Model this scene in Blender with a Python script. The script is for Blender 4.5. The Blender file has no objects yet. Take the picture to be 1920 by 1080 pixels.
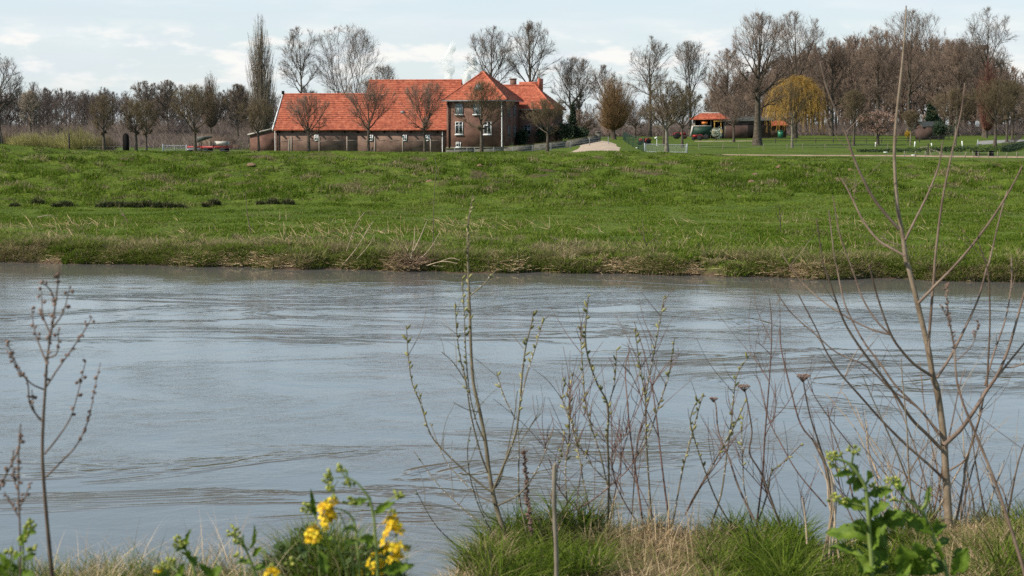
import bpy, math, random
import numpy as np
from mathutils import Vector

# ------------------------------------------------------------------ camera, sky, sun, exposure
SC = bpy.context.scene
COL = SC.collection
F = 3000.0                       # focal length in photo pixels (1920 wide)
CAMZ = 5.0
PITCH = math.atan(305.0 / F)
cam_d = bpy.data.cameras.new('camera')
cam = bpy.data.objects.new('camera', cam_d)
COL.objects.link(cam)
cam.location = (0, 0, CAMZ)
cam.rotation_euler = (math.pi / 2 - PITCH, 0, 0)
cam_d.sensor_width = 36.0
cam_d.lens = 36.0 * F / 1920.0
cam_d.clip_start = 0.1
cam_d.clip_end = 9000
cam_d.dof.use_dof = True
cam_d.dof.focus_distance = 18.0
cam_d.dof.aperture_fstop = 8.0
SC.camera = cam

SUN_AZ = math.radians(180 + 68)   # clockwise from +Y
SUN_EL = math.radians(43)
sdir = Vector((math.sin(SUN_AZ) * math.cos(SUN_EL), math.cos(SUN_AZ) * math.cos(SUN_EL), math.sin(SUN_EL)))
sun_d = bpy.data.lights.new('sun', 'SUN')
sun_d.energy = 5.0
sun_d.angle = math.radians(0.5)
sun_d.color = (1.0, 0.92, 0.80)
sun = bpy.data.objects.new('sun', sun_d)
COL.objects.link(sun)
sun.rotation_euler = sdir.to_track_quat('Z', 'Y').to_euler()
sun.location = (-60, -30, 80)

W = bpy.data.worlds.new('World')
SC.world = W
W.use_nodes = True
wt = W.node_tree
wt.nodes.clear()


def wn(t, **k):
    n = wt.nodes.new(t)
    for a, b in k.items():
        setattr(n, a, b)
    return n


def wmath(op, a, b=None, c=None):
    n = wn('ShaderNodeMath', operation=op)
    for i, v in enumerate((a, b, c)):
        if v is None:
            continue
        if isinstance(v, (int, float)):
            n.inputs[i].default_value = v
        else:
            wt.links.new(v, n.inputs[i])
    return n.outputs[0]


sky = wn('ShaderNodeTexSky', sky_type='NISHITA')
sky.sun_disc = False
sky.sun_elevation = SUN_EL
sky.sun_rotation = SUN_AZ
sky.altitude = 30
sky.air_density = 1.0
sky.dust_density = 0.6
sky.ozone_density = 1.6
tc = wn('ShaderNodeTexCoord')
sep = wn('ShaderNodeSeparateXYZ')
wt.links.new(tc.outputs['Generated'], sep.inputs[0])
zc_ = sep.outputs[2]


def wnoise(sx, sz, detail, rough, off=0.0):
    mp = wn('ShaderNodeMapping')
    mp.inputs['Scale'].default_value = (sx, sx, sz)
    mp.inputs['Location'].default_value = (off, off * 0.7, off * 0.3)
    wt.links.new(tc.outputs['Generated'], mp.inputs[0])
    n = wn('ShaderNodeTexNoise')
    n.inputs['Scale'].default_value = 1.0
    n.inputs['Detail'].default_value = detail
    n.inputs['Roughness'].default_value = rough
    wt.links.new(mp.outputs[0], n.inputs['Vector'])
    return n.outputs['Fac']


def wsmooth(v, a, b, lo=0.0, hi=1.0):
    n = wn('ShaderNodeMapRange', interpolation_type='SMOOTHSTEP')
    wt.links.new(v, n.inputs['Value'])
    n.inputs['From Min'].default_value = a
    n.inputs['From Max'].default_value = b
    n.inputs['To Min'].default_value = lo
    n.inputs['To Max'].default_value = hi
    return n.outputs[0]


def wmix(fac, a, b):
    n = wn('ShaderNodeMix', data_type='RGBA')
    if isinstance(fac, (int, float)):
        n.inputs[0].default_value = fac
    else:
        wt.links.new(fac, n.inputs[0])
    for s, v in ((6, a), (7, b)):
        if isinstance(v, tuple):
            n.inputs[s].default_value = v
        else:
            wt.links.new(v, n.inputs[s])
    return n.outputs[2]


# thin milky veil, streaky high cloud, small cumulus low over the horizon
veil = wsmooth(zc_, 0.15, 0.72, 0.74, 0.05)
c1 = wmix(veil, sky.outputs[0], wmix(wsmooth(zc_, 0.03, 0.25), (7.6, 8.5, 8.9, 1), (5.4, 8.5, 11.0, 1)))
streak = wmath('MULTIPLY', wsmooth(wnoise(9, 60, 4, 0.55, 3.1), 0.42, 0.75), wsmooth(zc_, 0.0, 0.3, 0.6, 0.06))
c2 = wmix(streak, c1, (8.2, 8.6, 8.9, 1))
band = wmath('MULTIPLY', wsmooth(zc_, 0.012, 0.035), wsmooth(zc_, 0.052, 0.066, 1.0, 0.0))
puff = wmath('MULTIPLY', wsmooth(wnoise(26, 78, 6, 0.55, 7.7), 0.47, 0.64), band)
under = wmath('MULTIPLY', wsmooth(wnoise(17, 75, 5, 0.5, 1.3), 0.44, 0.7, 0.0, 0.55), wsmooth(zc_, 0.06, 0.09, 1.0, 0.0))
c3 = wmix(under, c2, (6.9, 7.55, 8.2, 1))
c4 = wmix(wmath('MULTIPLY', puff, 0.75), c3, (9.6, 9.3, 8.9, 1))
bg = wn('ShaderNodeBackground')
bg.inputs['Strength'].default_value = 0.088
wt.links.new(c4, bg.inputs['Color'])
out = wn('ShaderNodeOutputWorld')
wt.links.new(bg.outputs[0], out.inputs[0])

SC.view_settings.view_transform = 'Standard'
SC.view_settings.look = 'None'
SC.view_settings.exposure = 0.3
SC.view_settings.gamma = 1.0
SC.render.engine = 'CYCLES'
SC.cycles.max_bounces = 6
SC.cycles.transparent_max_bounces = 8
SC.cycles.volume_bounces = 6
SC.cycles.use_denoising = False

# ------------------------------------------------------------------ helpers
cp, sp = math.cos(PITCH), math.sin(PITCH)


def P(px, py, Y):
    """photo pixel at a ground distance -> world point"""
    d = (px - 960.0) / F
    v = (540.0 - py) / F
    dy = cp + v * sp
    dz = -sp + v * cp
    t = Y / dy
    return np.array((d * t, Y, CAMZ + dz * t))


def XY(px, Y):
    return (px - 960.0) / F * Y * 1.0, Y


MAT = {}


def mat(name, cols, scale=3.0, rough=0.8, bump=0.0, bscale=None, attr=None, trans=0.0, spec=0.3, stretch=(1, 1, 1), detail=4, pos=None):
    """procedural principled material; cols = list of linear colours on a noise (or attribute) ramp"""
    if name in MAT:
        return MAT[name]
    m = bpy.data.materials.new(name)
    m.use_nodes = True
    nt = m.node_tree
    b = nt.nodes['Principled BSDF']
    b.inputs['Roughness'].default_value = rough
    b.inputs['Specular IOR Level'].default_value = spec
    L = nt.links
    tcn = nt.nodes.new('ShaderNodeTexCoord')
    mp = nt.nodes.new('ShaderNodeMapping')
    mp.inputs['Scale'].default_value = stretch
    L.new(tcn.outputs['Object'], mp.inputs[0])
    ns = nt.nodes.new('ShaderNodeTexNoise')
    ns.inputs['Scale'].default_value = scale
    ns.inputs['Detail'].default_value = detail
    ns.inputs['Roughness'].default_value = 0.6
    L.new(mp.outputs[0], ns.inputs['Vector'])
    rp = nt.nodes.new('ShaderNodeValToRGB')
    e = rp.color_ramp.elements
    n = len(cols)
    lo, hi = (0.0, 1.0) if attr else (0.3, 0.7)
    while len(e) < n:
        e.new(0.5)
    for i, c in enumerate(cols):
        e[i].position = (pos[i] if pos else lo + (hi - lo) * (i / max(1, n - 1)))
        e[i].color = (*c, 1)
    if attr:
        at = nt.nodes.new('ShaderNodeAttribute')
        at.attribute_name = attr
        L.new(at.outputs['Fac'], rp.inputs[0])
    else:
        L.new(ns.outputs['Fac'], rp.inputs[0])
    L.new(rp.outputs[0], b.inputs['Base Color'])
    if bump > 0:
        bn = nt.nodes.new('ShaderNodeBump')
        bn.inputs['Strength'].default_value = 1.0
        bn.inputs['Distance'].default_value = bump
        n2 = nt.nodes.new('ShaderNodeTexNoise')
        n2.inputs['Scale'].default_value = bscale or scale * 3
        n2.inputs['Detail'].default_value = 5
        L.new(mp.outputs[0], n2.inputs['Vector'])
        L.new(n2.outputs['Fac'], bn.inputs['Height'])
        L.new(bn.outputs[0], b.inputs['Normal'])
    if trans > 0:
        tr = nt.nodes.new('ShaderNodeBsdfTranslucent')
        L.new(rp.outputs[0], tr.inputs['Color'])
        mx = nt.nodes.new('ShaderNodeMixShader')
        mx.inputs[0].default_value = trans
        L.new(b.outputs[0], mx.inputs[1])
        L.new(tr.outputs[0], mx.inputs[2])
        L.new(mx.outputs[0], nt.nodes['Material Output'].inputs['Surface'])
    MAT[name] = m
    return m


def np_mesh(name, V, faces, material=None, parent=None, attr=None, smooth=False):
    """V (n,3); faces = list of int arrays (m,k)"""
    me = bpy.data.meshes.new(name)
    V = np.ascontiguousarray(V, dtype=np.float32)
    faces = [np.asarray(f, dtype=np.int32) for f in faces if len(f)]
    nl = sum(f.size for f in faces)
    nf = sum(len(f) for f in faces)
    me.vertices.add(len(V))
    me.vertices.foreach_set('co', V.ravel())
    me.loops.add(nl)
    me.loops.foreach_set('vertex_index', np.concatenate([f.ravel() for f in faces]))
    me.polygons.add(nf)
    tot = np.concatenate([np.full(len(f), f.shape[1], dtype=np.int32) for f in faces])
    st = np.concatenate(([0], np.cumsum(tot)[:-1])).astype(np.int32)
    me.polygons.foreach_set('loop_start', st)
    me.polygons.foreach_set('loop_total', tot)
    if smooth:
        me.polygons.foreach_set('use_smooth', np.ones(nf, dtype=bool))
    me.update(calc_edges=True)
    if attr:
        for k, v in attr.items():
            a = me.attributes.new(k, 'FLOAT', 'POINT')
            a.data.foreach_set('value', np.ascontiguousarray(v, dtype=np.float32))
    if material:
        me.materials.append(material)
    o = bpy.data.objects.new(name, me)
    COL.objects.link(o)
    if parent is not None:
        o.parent = parent
    return o


class MB:
    """collects shapes into one mesh"""

    def __init__(s):
        s.V, s.F, s.n, s.A = [], {}, 0, []

    def add(s, V, *faces, a=None):
        V = np.asarray(V, dtype=np.float64).reshape(-1, 3)
        for f in faces:
            f = np.asarray(f, dtype=np.int64)
            if f.size:
                s.F.setdefault(f.shape[1], []).append(f + s.n)
        s.V.append(V)
        if a is not None:
            s.A.append(np.broadcast_to(np.asarray(a, dtype=np.float64), (len(V),)))
        s.n += len(V)
        return s

    def box(s, c, size, rz=0.0, rx=0.0, ry=0.0, taper=1.0):
        h = np.array(size) / 2.0
        v = np.array([(x, y, z) for z in (-1, 1) for y in (-1, 1) for x in (-1, 1)], dtype=float) * h
        v[4:, :2] *= taper
        if rx:
            cc, ss = math.cos(rx), math.sin(rx)
            v = v @ np.array([[1, 0, 0], [0, cc, ss], [0, -ss, cc]])
        if ry:
            cc, ss = math.cos(ry), math.sin(ry)
            v = v @ np.array([[cc, 0, -ss], [0, 1, 0], [ss, 0, cc]])
        if rz:
            cc, ss = math.cos(rz), math.sin(rz)
            v = v @ np.array([[cc, ss, 0], [-ss, cc, 0], [0, 0, 1]])
        f = [(0, 2, 3, 1), (4, 5, 7, 6), (0, 1, 5, 4), (2, 6, 7, 3), (0, 4, 6, 2), (1, 3, 7, 5)]
        return s.add(v + np.array(c), f)

    def tube(s, pts, rad, sides=6, a=None):
        pts = np.asarray(pts, dtype=float)
        n = len(pts)
        rad = np.broadcast_to(np.asarray(rad, dtype=float), (n,))
        t = np.gradient(pts, axis=0)
        t /= np.linalg.norm(t, axis=1, keepdims=True) + 1e-12
        up = np.array((0.31, 0.93, 0.17))
        u = np.cross(t, up)
        u /= np.linalg.norm(u, axis=1, keepdims=True) + 1e-9
        w = np.cross(t, u)
        an = np.arange(sides) * 2 * math.pi / sides
        ring = pts[:, None, :] + rad[:, None, None] * (np.cos(an)[None, :, None] * u[:, None, :] + np.sin(an)[None, :, None] * w[:, None, :])
        i = np.arange(n - 1)[:, None] * sides
        j = np.arange(sides)[None, :]
        k = (j + 1) % sides
        f = np.stack([i + j, i + k, i + sides + k, i + sides + j], -1).reshape(-1, 4)
        s.add(ring.reshape(-1, 3), f, a=a)
        return s

    def lathe(s, c, prof, sides=12, axis='z'):
        an = np.arange(sides) * 2 * math.pi / sides
        R = []
        for r, z in prof:
            R.append(np.stack([r * np.cos(an), r * np.sin(an), np.full(sides, z)], -1))
        V = np.concatenate(R)
        if axis == 'x':
            V = V[:, [2, 0, 1]]
        if axis == 'y':
            V = V[:, [0, 2, 1]]
        i = np.arange(len(prof) - 1)[:, None] * sides
        j = np.arange(sides)[None, :]
        k = (j + 1) % sides
        f = np.stack([i + j, i + k, i + sides + k, i + sides + j], -1).reshape(-1, 4)
        cap = np.array([np.arange(sides)[::-1], np.arange(sides) + (len(prof) - 1) * sides])
        if sides == 4:
            f = np.concatenate([f, cap])
            return s.add(V + np.array(c), f)
        return s.add(V + np.array(c), f, cap)

    def poly(s, pts):
        pts = np.asarray(pts, dtype=float)
        return s.add(pts, [list(range(len(pts)))])

    def prism(s, bottom, top):
        """solid between two equal loops"""
        b = np.asarray(bottom, float)
        t = np.asarray(top, float)
        n = len(b)
        side = [(i, (i + 1) % n, n + (i + 1) % n, n + i) for i in range(n)]
        caps = [list(range(n))[::-1], [n + i for i in range(n)]]
        if n == 4:
            return s.add(np.concatenate([b, t]), side + caps)
        return s.add(np.concatenate([b, t]), side, caps)

    def build(s, name, material=None, parent=None, smooth=False, attrname='rnd'):
        V = np.concatenate(s.V) if s.V else np.zeros((0, 3))
        at = {attrname: np.concatenate(s.A)} if s.A and sum(len(x) for x in s.A) == len(V) else None
        return np_mesh(name, V, [np.concatenate(v) for v in s.F.values()], material, parent, at, smooth)


def tag(o, label=None, cat=None, group=None, kind=None):
    if label:
        o['label'] = label
    if cat:
        o['category'] = cat
    if group:
        o['group'] = group
    if kind:
        o['kind'] = kind
    return o


def thing(name, label, cat, loc=(0, 0, 0), rz=0.0, group=None):
    o = bpy.data.objects.new(name, None)
    COL.objects.link(o)
    o.location = [float(v) for v in loc]
    o.rotation_euler = (0, 0, rz)
    o.empty_display_size = 0.2
    return tag(o, label, cat, group)


def copy_tree(o, parent=None):
    c = o.copy()
    COL.objects.link(c)
    if parent is not None:
        c.parent = parent
    for ch in list(o.children):
        copy_tree(ch, c)
    return c


# value noise
_rs = np.random.RandomState(5)
_LAT = _rs.rand(256, 256)


def vnoise(x, y):
    x = np.asarray(x, float)
    y = np.asarray(y, float)
    xi = np.floor(x).astype(int)
    yi = np.floor(y).astype(int)
    fx = x - xi
    fy = y - yi
    fx = fx * fx * (3 - 2 * fx)
    fy = fy * fy * (3 - 2 * fy)
    a = _LAT[xi & 255, yi & 255]
    b = _LAT[(xi + 1) & 255, yi & 255]
    c = _LAT[xi & 255, (yi + 1) & 255]
    d = _LAT[(xi + 1) & 255, (yi + 1) & 255]
    return (a * (1 - fx) + b * fx) * (1 - fy) + (c * (1 - fx) + d * fx) * fy


def fbm(x, y, o=4):
    s = 0
    amp = 0.5
    for k in range(o):
        s = s + amp * vnoise(x * 2 ** k + 17.3 * k, y * 2 ** k + 9.1 * k)
        amp *= 0.5
    return s / (1 - 0.5 ** o)


def sstep(x, a, b):
    t = np.clip((x - a) / (b - a), 0, 1)
    return t * t * (3 - 2 * t)


# ------------------------------------------------------------------ terrain
PXK = np.array([-900, 0, 60, 150, 460, 830, 960, 1060, 1130, 1200, 1300, 1500, 1700, 1920, 2800], float)
CRY = np.array([270, 271, 277, 283, 287, 287, 287, 286, 286, 287, 291, 297, 302, 306, 310], float)
ZC = CAMZ - (CRY - 235) * 106 / 3000.0
ROWY = np.array([70, 78, 82, 94, 106, 111, 125, 160, 200, 260, 400, 700, 5000], float)
o1 = np.ones_like(PXK)
TAB = np.stack([
    0.72 * o1, 0.88 * o1, 1.05 * o1, 1.05 + (ZC - 1.05) * 0.62, ZC, ZC - 0.03,
    np.array([3.1, 3.1, 3.0, 2.9, 2.75, 2.6, 2.55, 2.70, 2.80, 2.78, 2.72, 2.71, 2.71, 2.68, 2.6]),
    np.array([2.6, 2.6, 2.5, 2.4, 2.1, 1.8, 1.8, 2.3, 2.85, 2.85, 2.78, 2.76, 2.76, 2.72, 2.7]),
    np.array([2.4, 2.4, 2.3, 2.1, 1.7, 1.6, 1.85, 2.4, 3.1, 3.1, 3.08, 3.06, 3.06, 3.05, 3.0]),
    np.array([2.6, 2.6, 2.5, 2.4, 2.2, 2.2, 2.3, 2.9, 3.2, 3.22, 3.22, 3.22, 3.22, 3.22, 3.2]),
    np.array([3.1] * 9 + [3.4] * 6), np.array([3.5] * 15), np.array([4.0] * 15)])


def shoreY(x):
    x = np.asarray(x, float)
    xc = np.clip(x, -45, 45)
    return 54.3 - 0.2 * xc + 2.2 * (fbm(x * 0.28 + 3, x * 0 + 2.5, 3) - 0.5) + 0.8 * (vnoise(x * 1.1, x * 0 + 7.7) - 0.5)


NEX = np.array([-8, -2.5, -0.62, -0.30, -0.08, 0.3, 1.05, 1.25, 1.5, 1.9, 8])
NEY = np.array([4.35, 4.35, 4.5, 5.0, 6.2, 6.35, 6.3, 6.15, 6.3, 6.4, 6.4])


def zt(x, Y):
    x = np.asarray(x, float)
    Y = np.asarray(Y, float)
    x, Y = np.broadcast_arrays(x, Y)
    # near bank
    e = np.interp(x, NEX, NEY)
    near = 3.35 + 0.33 * (1 - sstep(x, -0.45, -0.14)) + 0.06 * (fbm(x * 1.7, Y * 1.7, 3) - 0.5) * 2
    d = np.clip(Y - e, 0, None)
    near = near - 0.5 * d - 0.25 * sstep(d, 0, 0.6)
    near = np.maximum(near, -1.3)
    # far side
    px = 960 + F * x / np.maximum(Y, 20)
    cols = np.zeros((len(ROWY),) + x.shape)
    for i in range(len(ROWY)):
        cols[i] = np.interp(px, PXK, TAB[i])
    idx = np.clip(np.searchsorted(ROWY, Y) - 1, 0, len(ROWY) - 2)
    t = np.clip((Y - ROWY[idx]) / (ROWY[idx + 1] - ROWY[idx]), 0, 1)
    lo = np.take_along_axis(cols, idx[None], 0)[0]
    hi = np.take_along_axis(cols, (idx + 1)[None], 0)[0]
    far = lo * (1 - t) + hi * t
    s = Y - shoreY(x)
    bank = np.interp(s, [-6, -1.2, -0.15, 0.0, 0.5, 1.3, 3.0, 16], [-1.3, -0.8, -0.15, 0.03, 0.34, 0.46, 0.54, 0.72])
    far = np.where(Y < 70, np.minimum(bank, far), far)
    rough = sstep(Y, 54, 58) * (1 - sstep(Y, 108, 118))
    slope = sstep(Y, 78, 84) * (1 - sstep(Y, 103, 109))
    meadow = sstep(Y, 54, 56) * (1 - sstep(Y, 66, 74))
    b = (fbm(x * 0.22, Y * 0.55, 4) - 0.5) * 0.20 * rough
    b = b + slope * ((fbm(x * 0.38 + 4, Y * 0.95, 4) - 0.5) * 0.75 + (fbm(x * 1.1 + 31, Y * 1.7, 2) - 0.5) * 0.26)
    b = b + meadow * (fbm(x * 0.9 + 8, Y * 0.7, 3) - 0.5) * 0.28
    far = far + b * np.clip(s, 0, 1)
    return np.where(Y < 25, near, far)


def ground(px, Y):
    x = (px - 960.0) / F * Y
    return np.array((x, Y, float(zt(x, Y))))


# terrain sheet: one object out to the horizon
ys = np.concatenate([np.arange(-6, 3.9, 1.5), np.arange(4.0, 7.4, 0.08), np.arange(7.4, 16, 0.6), np.arange(18, 48, 3.0),
                     np.arange(49, 76, 0.26), np.arange(76, 112, 0.24), np.arange(112, 135, 0.8), np.arange(135, 262, 3.0),
                     np.array([270, 300, 340, 400, 470, 560, 700, 900, 1300, 1700])])
us = np.concatenate([np.array([-1.6, -1.2, -0.9, -0.7, -0.55, -0.47]), np.linspace(-0.42, 0.42, 420), np.array([0.47, 0.55, 0.7, 0.9, 1.2, 1.6])])
U, YY = np.meshgrid(us, ys)
wid = np.where(YY < 30, 9.0 + np.maximum(YY, 0) * 0.9, np.maximum(YY, 30) * 0.98 + 6.5)
XX = U * wid
ZZ = zt(XX, YY)
nr, nc = XX.shape
ii = np.arange(nr - 1)[:, None] * nc + np.arange(nc - 1)[None, :]
faces = np.stack([ii, ii + 1, ii + nc + 1, ii + nc], -1).reshape(-1, 4)


def terrain_material():
    m = bpy.data.materials.new('meadow_ground')
    m.use_nodes = True
    nt = m.node_tree
    L = nt.links
    b = nt.nodes['Principled BSDF']
    b.inputs['Roughness'].default_value = 0.95
    b.inputs['Specular IOR Level'].default_value = 0.1
    tcn = nt.nodes.new('ShaderNodeTexCoord')

    def nz(scale, detail, stretch=(1, 1, 1), rough=0.6):
        mp = nt.nodes.new('ShaderNodeMapping')
        mp.inputs['Scale'].default_value = stretch
        L.new(tcn.outputs['Object'], mp.inputs[0])
        n = nt.nodes.new('ShaderNodeTexNoise')
        n.inputs['Scale'].default_value = scale
        n.inputs['Detail'].default_value = detail
        n.inputs['Roughness'].default_value = rough
        L.new(mp.outputs[0], n.inputs['Vector'])
        return n.outputs['Fac']

    def ramp(v, stops):
        r = nt.nodes.new('ShaderNodeValToRGB')
        e = r.color_ramp.elements
        while len(e) < len(stops):
            e.new(0.5)
        for i, (p, c) in enumerate(stops):
            e[i].position = p
            e[i].color = (*c, 1)
        L.new(v, r.inputs[0])
        return r.outputs[0]

    g = ramp(nz(0.5, 8, (0.7, 1, 1)), [(0.3, (0.060, 0.092, 0.011)), (0.5, (0.096, 0.145, 0.017)), (0.62, (0.126, 0.174, 0.027)), (0.75, (0.13, 0.14, 0.05))])
    fine = ramp(nz(7, 5), [(0.35, (0.35, 0.36, 0.32)), (0.65, (0.95, 0.92, 0.86))])
    mx = nt.nodes.new('ShaderNodeMix')
    mx.data_type = 'RGBA'
    mx.blend_type = 'MULTIPLY'
    mx.inputs[0].default_value = 0.8
    L.new(g, mx.inputs[6])
    L.new(fine, mx.inputs[7])
    # brown mud where the attribute says so (water's edge, trodden bank)
    at = nt.nodes.new('ShaderNodeAttribute')
    at.attribute_name = 'mud'
    mud = ramp(nz(3, 6), [(0.3, (0.040, 0.028, 0.019)), (0.7, (0.12, 0.082, 0.052))])
    mx2 = nt.nodes.new('ShaderNodeMix')
    mx2.data_type = 'RGBA'
    L.new(at.outputs['Fac'], mx2.inputs[0])
    L.new(mx.outputs[2], mx2.inputs[6])
    L.new(mud, mx2.inputs[7])
    L.new(mx2.outputs[2], b.inputs['Base Color'])
    bn = nt.nodes.new('ShaderNodeBump')
    bn.inputs['Distance'].default_value = 0.14
    L.new(nz(2.6, 7, (0.8, 1, 1)), bn.inputs['Height'])
    L.new(bn.outputs[0], b.inputs['Normal'])
    return m


sh = YY - shoreY(XX)
mudv = np.where(YY > 25, (1 - sstep(sh, 0.1, 0.5)), sstep(YY - np.interp(XX, NEX, NEY), 0.0, 0.5))
mudv = np.maximum(mudv, np.where(YY < 25, 0.35, 0) * fbm(XX * 3, YY * 3, 2))
scars = sstep(fbm(XX * 0.55 + 50, YY * 0.9 + 20, 3), 0.66, 0.74) * sstep(YY, 84, 90) * (1 - sstep(YY, 103, 107))
mudv = np.clip(np.maximum(mudv, scars * 0.85), 0, 1)
terrain = np_mesh('ground', np.stack([XX, YY, ZZ], -1).reshape(-1, 3), [faces], terrain_material(), attr={'mud': mudv.ravel()}, smooth=True)
tag(terrain, 'green riverside meadow rising to a grassy dike', 'ground', kind='structure')


# water
def water_material():
    m = bpy.data.materials.new('river_water')
    m.use_nodes = True
    nt = m.node_tree
    L = nt.links
    b = nt.nodes['Principled BSDF']
    b.inputs['Base Color'].default_value = (0.115, 0.110, 0.100, 1)
    b.inputs['Roughness'].default_value = 0.05
    b.inputs['IOR'].default_value = 1.333
    b.inputs['Specular IOR Level'].default_value = 0.7
    tcn = nt.nodes.new('ShaderNodeTexCoord')

    def mth(op, a, c=None):
        n = nt.nodes.new('ShaderNodeMath')
        n.operation = op
        for i, v in enumerate((a, c)):
            if v is None:
                continue
            if isinstance(v, (int, float)):
                n.inputs[i].default_value = v
            else:
                L.new(v, n.inputs[i])
        return n.outputs[0]

    def nz(scale, detail, stretch, rough=0.55, dist=0.0, off=(0, 0, 0)):
        mp = nt.nodes.new('ShaderNodeMapping')
        mp.inputs['Scale'].default_value = stretch
        mp.inputs['Location'].default_value = off
        L.new(tcn.outputs['Object'], mp.inputs[0])
        n = nt.nodes.new('ShaderNodeTexNoise')
        n.inputs['Scale'].default_value = scale
        n.inputs['Detail'].default_value = detail
        n.inputs['Roughness'].default_value = rough
        n.inputs['Distortion'].default_value = dist
        L.new(mp.outputs[0], n.inputs['Vector'])
        return n.outputs['Fac']

    def rng(v, a, c, lo, hi):
        n = nt.nodes.new('ShaderNodeMapRange')
        n.interpolation_type = 'SMOOTHSTEP'
        L.new(v, n.inputs['Value'])
        n.inputs['From Min'].default_value = a
        n.inputs['From Max'].default_value = c
        n.inputs['To Min'].default_value = lo
        n.inputs['To Max'].default_value = hi
        return n.outputs[0]

    swell = nz(0.85, 3, (0.85, 1.0, 1), 0.5, 0.6)
    ripple = nz(2.6, 7, (1.0, 1.0, 1), 0.62, 1.0)
    tiny = nz(13.0, 3, (0.8, 1.0, 1), 0.6, 0.5)
    patch = rng(nz(0.20, 5, (0.55, 1.0, 1), 0.62, 1.6, (4, 9, 0)), 0.44, 0.64, 0.15, 0.80)
    ridge = mth('ABSOLUTE', mth('SUBTRACT', nz(0.20, 5, (0.45, 1.2, 1), 0.62, 1.6, (11, 3, 0)), 0.5))
    ridge = rng(ridge, 0.0, 0.05, 1.0, 0.0)
    ridge = mth('MULTIPLY', ridge, rng(nz(0.11, 2, (0.6, 1.0, 1), 0.5, 0.4, (2, 20, 0)), 0.45, 0.6, 0.0, 1.0))
    hgt = mth('ADD', mth('MULTIPLY', swell, 0.017), mth('MULTIPLY', mth('MULTIPLY', ripple, patch), 0.016))
    hgt = mth('ADD', hgt, mth('MULTIPLY', ridge, 0.026))
    hgt = mth('ADD', hgt, mth('MULTIPLY', mth('MULTIPLY', tiny, mth('ADD', patch, 0.15)), 0.0065))
    sx = nt.nodes.new('ShaderNodeSeparateXYZ')
    L.new(tcn.outputs['Object'], sx.inputs[0])
    along_bank = mth('ADD', sx.outputs[1], mth('MULTIPLY', sx.outputs[0], 0.2))
    slack = rng(along_bank, 44.0, 52.5, 1.0, 0.22)          # slack water along the far bank
    hgt = mth('MULTIPLY', hgt, slack)
    bn = nt.nodes.new('ShaderNodeBump')
    bn.inputs['Strength'].default_value = 1.0
    bn.inputs['Distance'].default_value = 1.0
    L.new(hgt, bn.inputs['Height'])
    L.new(bn.outputs[0], b.inputs['Normal'])
    return m


wv = np.array([(-260, 6, 0), (260, 6, 0), (260, 90, 0), (-260, 90, 0)], float)
water = np_mesh('water', wv, [np.array([[0, 1, 2, 3]])], water_material())
tag(water, 'muddy swirling river reflecting pale sky', 'river', kind='structure')
# ------------------------------------------------------------------ bare trees (space colonisation)
PROF = {
    'dome': [(0, .35), (.12, .62), (.3, .88), (.5, 1.0), (.7, .93), (.85, .72), (.95, .42), (1, .12)],
    'spread': [(0, .18), (.15, .5), (.35, .82), (.58, 1.0), (.78, .92), (.92, .62), (1, .2)],
    'fan': [(0, .25), (.15, .6), (.4, .9), (.62, 1.0), (.82, .86), (.94, .55), (1, .2)],
    'oak': [(0, .55), (.2, .9), (.45, 1.0), (.65, .85), (.82, .72), (.94, .45), (1, .12)],
    'slim': [(0, .5), (.2, .85), (.45, 1.0), (.7, .8), (.88, .5), (1, .1)],
    'column': [(0, .45), (.15, .8), (.4, 1.0), (.65, .92), (.85, .6), (.95, .3), (1, .08)],
    'egg': [(0, .35), (.12, .7), (.3, .95), (.5, 1.0), (.7, .85), (.85, .6), (.95, .3), (1, .05)],
    'flat': [(0, .5), (.2, .9), (.45, 1.0), (.7, .9), (.88, .65), (1, .25)],
}


def envelope(rs, prof, n, zb, zt_, rad, lobes=5):
    """points inside a lumpy crown"""
    k = np.array(PROF[prof])
    pts = []
    ph = rs.rand(lobes) * 6.28
    zc = rs.rand(lobes)
    am = rs.uniform(.06, .22, lobes)
    while len(pts) < n:
        m = n * 2
        t = rs.rand(m)
        a = rs.rand(m) * 2 * math.pi
        r = np.interp(t, k[:, 0], k[:, 1])
        lump = np.ones(m) * .95
        for i in range(lobes):
            lump += am[i] * np.cos(a * (1 + i % 3) + ph[i]) * np.cos((t - zc[i]) * 5)
        u = rs.rand(m) ** 0.42
        keep = rs.rand(m) < r / 1.0 + .05
        p = np.stack([np.cos(a) * r * u * lump * rad, np.sin(a) * r * u * lump * rad, zb + t * (zt_ - zb)], -1)
        pts.extend(p[keep].tolist())
    return np.array(pts[:n])


def prisms(P0, P1, R0, R1, sides, a=None):
    P0 = np.asarray(P0, float)
    P1 = np.asarray(P1, float)
    ax = P1 - P0
    ax /= np.linalg.norm(ax, axis=1, keepdims=True) + 1e-9
    ref = np.where(np.abs(ax[:, 2:3]) > .8, np.array([[1., .2, 0]]), np.array([[.1, .1, 1.]]))
    u = np.cross(ax, ref)
    u /= np.linalg.norm(u, axis=1, keepdims=True) + 1e-9
    w = np.cross(ax, u)
    an = np.arange(sides) * 2 * math.pi / sides
    c = (np.cos(an)[None, :, None] * u[:, None, :] + np.sin(an)[None, :, None] * w[:, None, :])
    V = np.concatenate([P0[:, None, :] + c * R0[:, None, None], P1[:, None, :] + c * R1[:, None, None]], 1).reshape(-1, 3)
    b = np.arange(len(P0))[:, None] * (2 * sides)
    j = np.arange(sides)[None, :]
    k = (j + 1) % sides
    Fq = np.stack([b + j, b + k, b + sides + k, b + sides + j], -1).reshape(-1, 4)
    at = None if a is None else np.repeat(a, 2 * sides)
    return V, Fq, at


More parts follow.
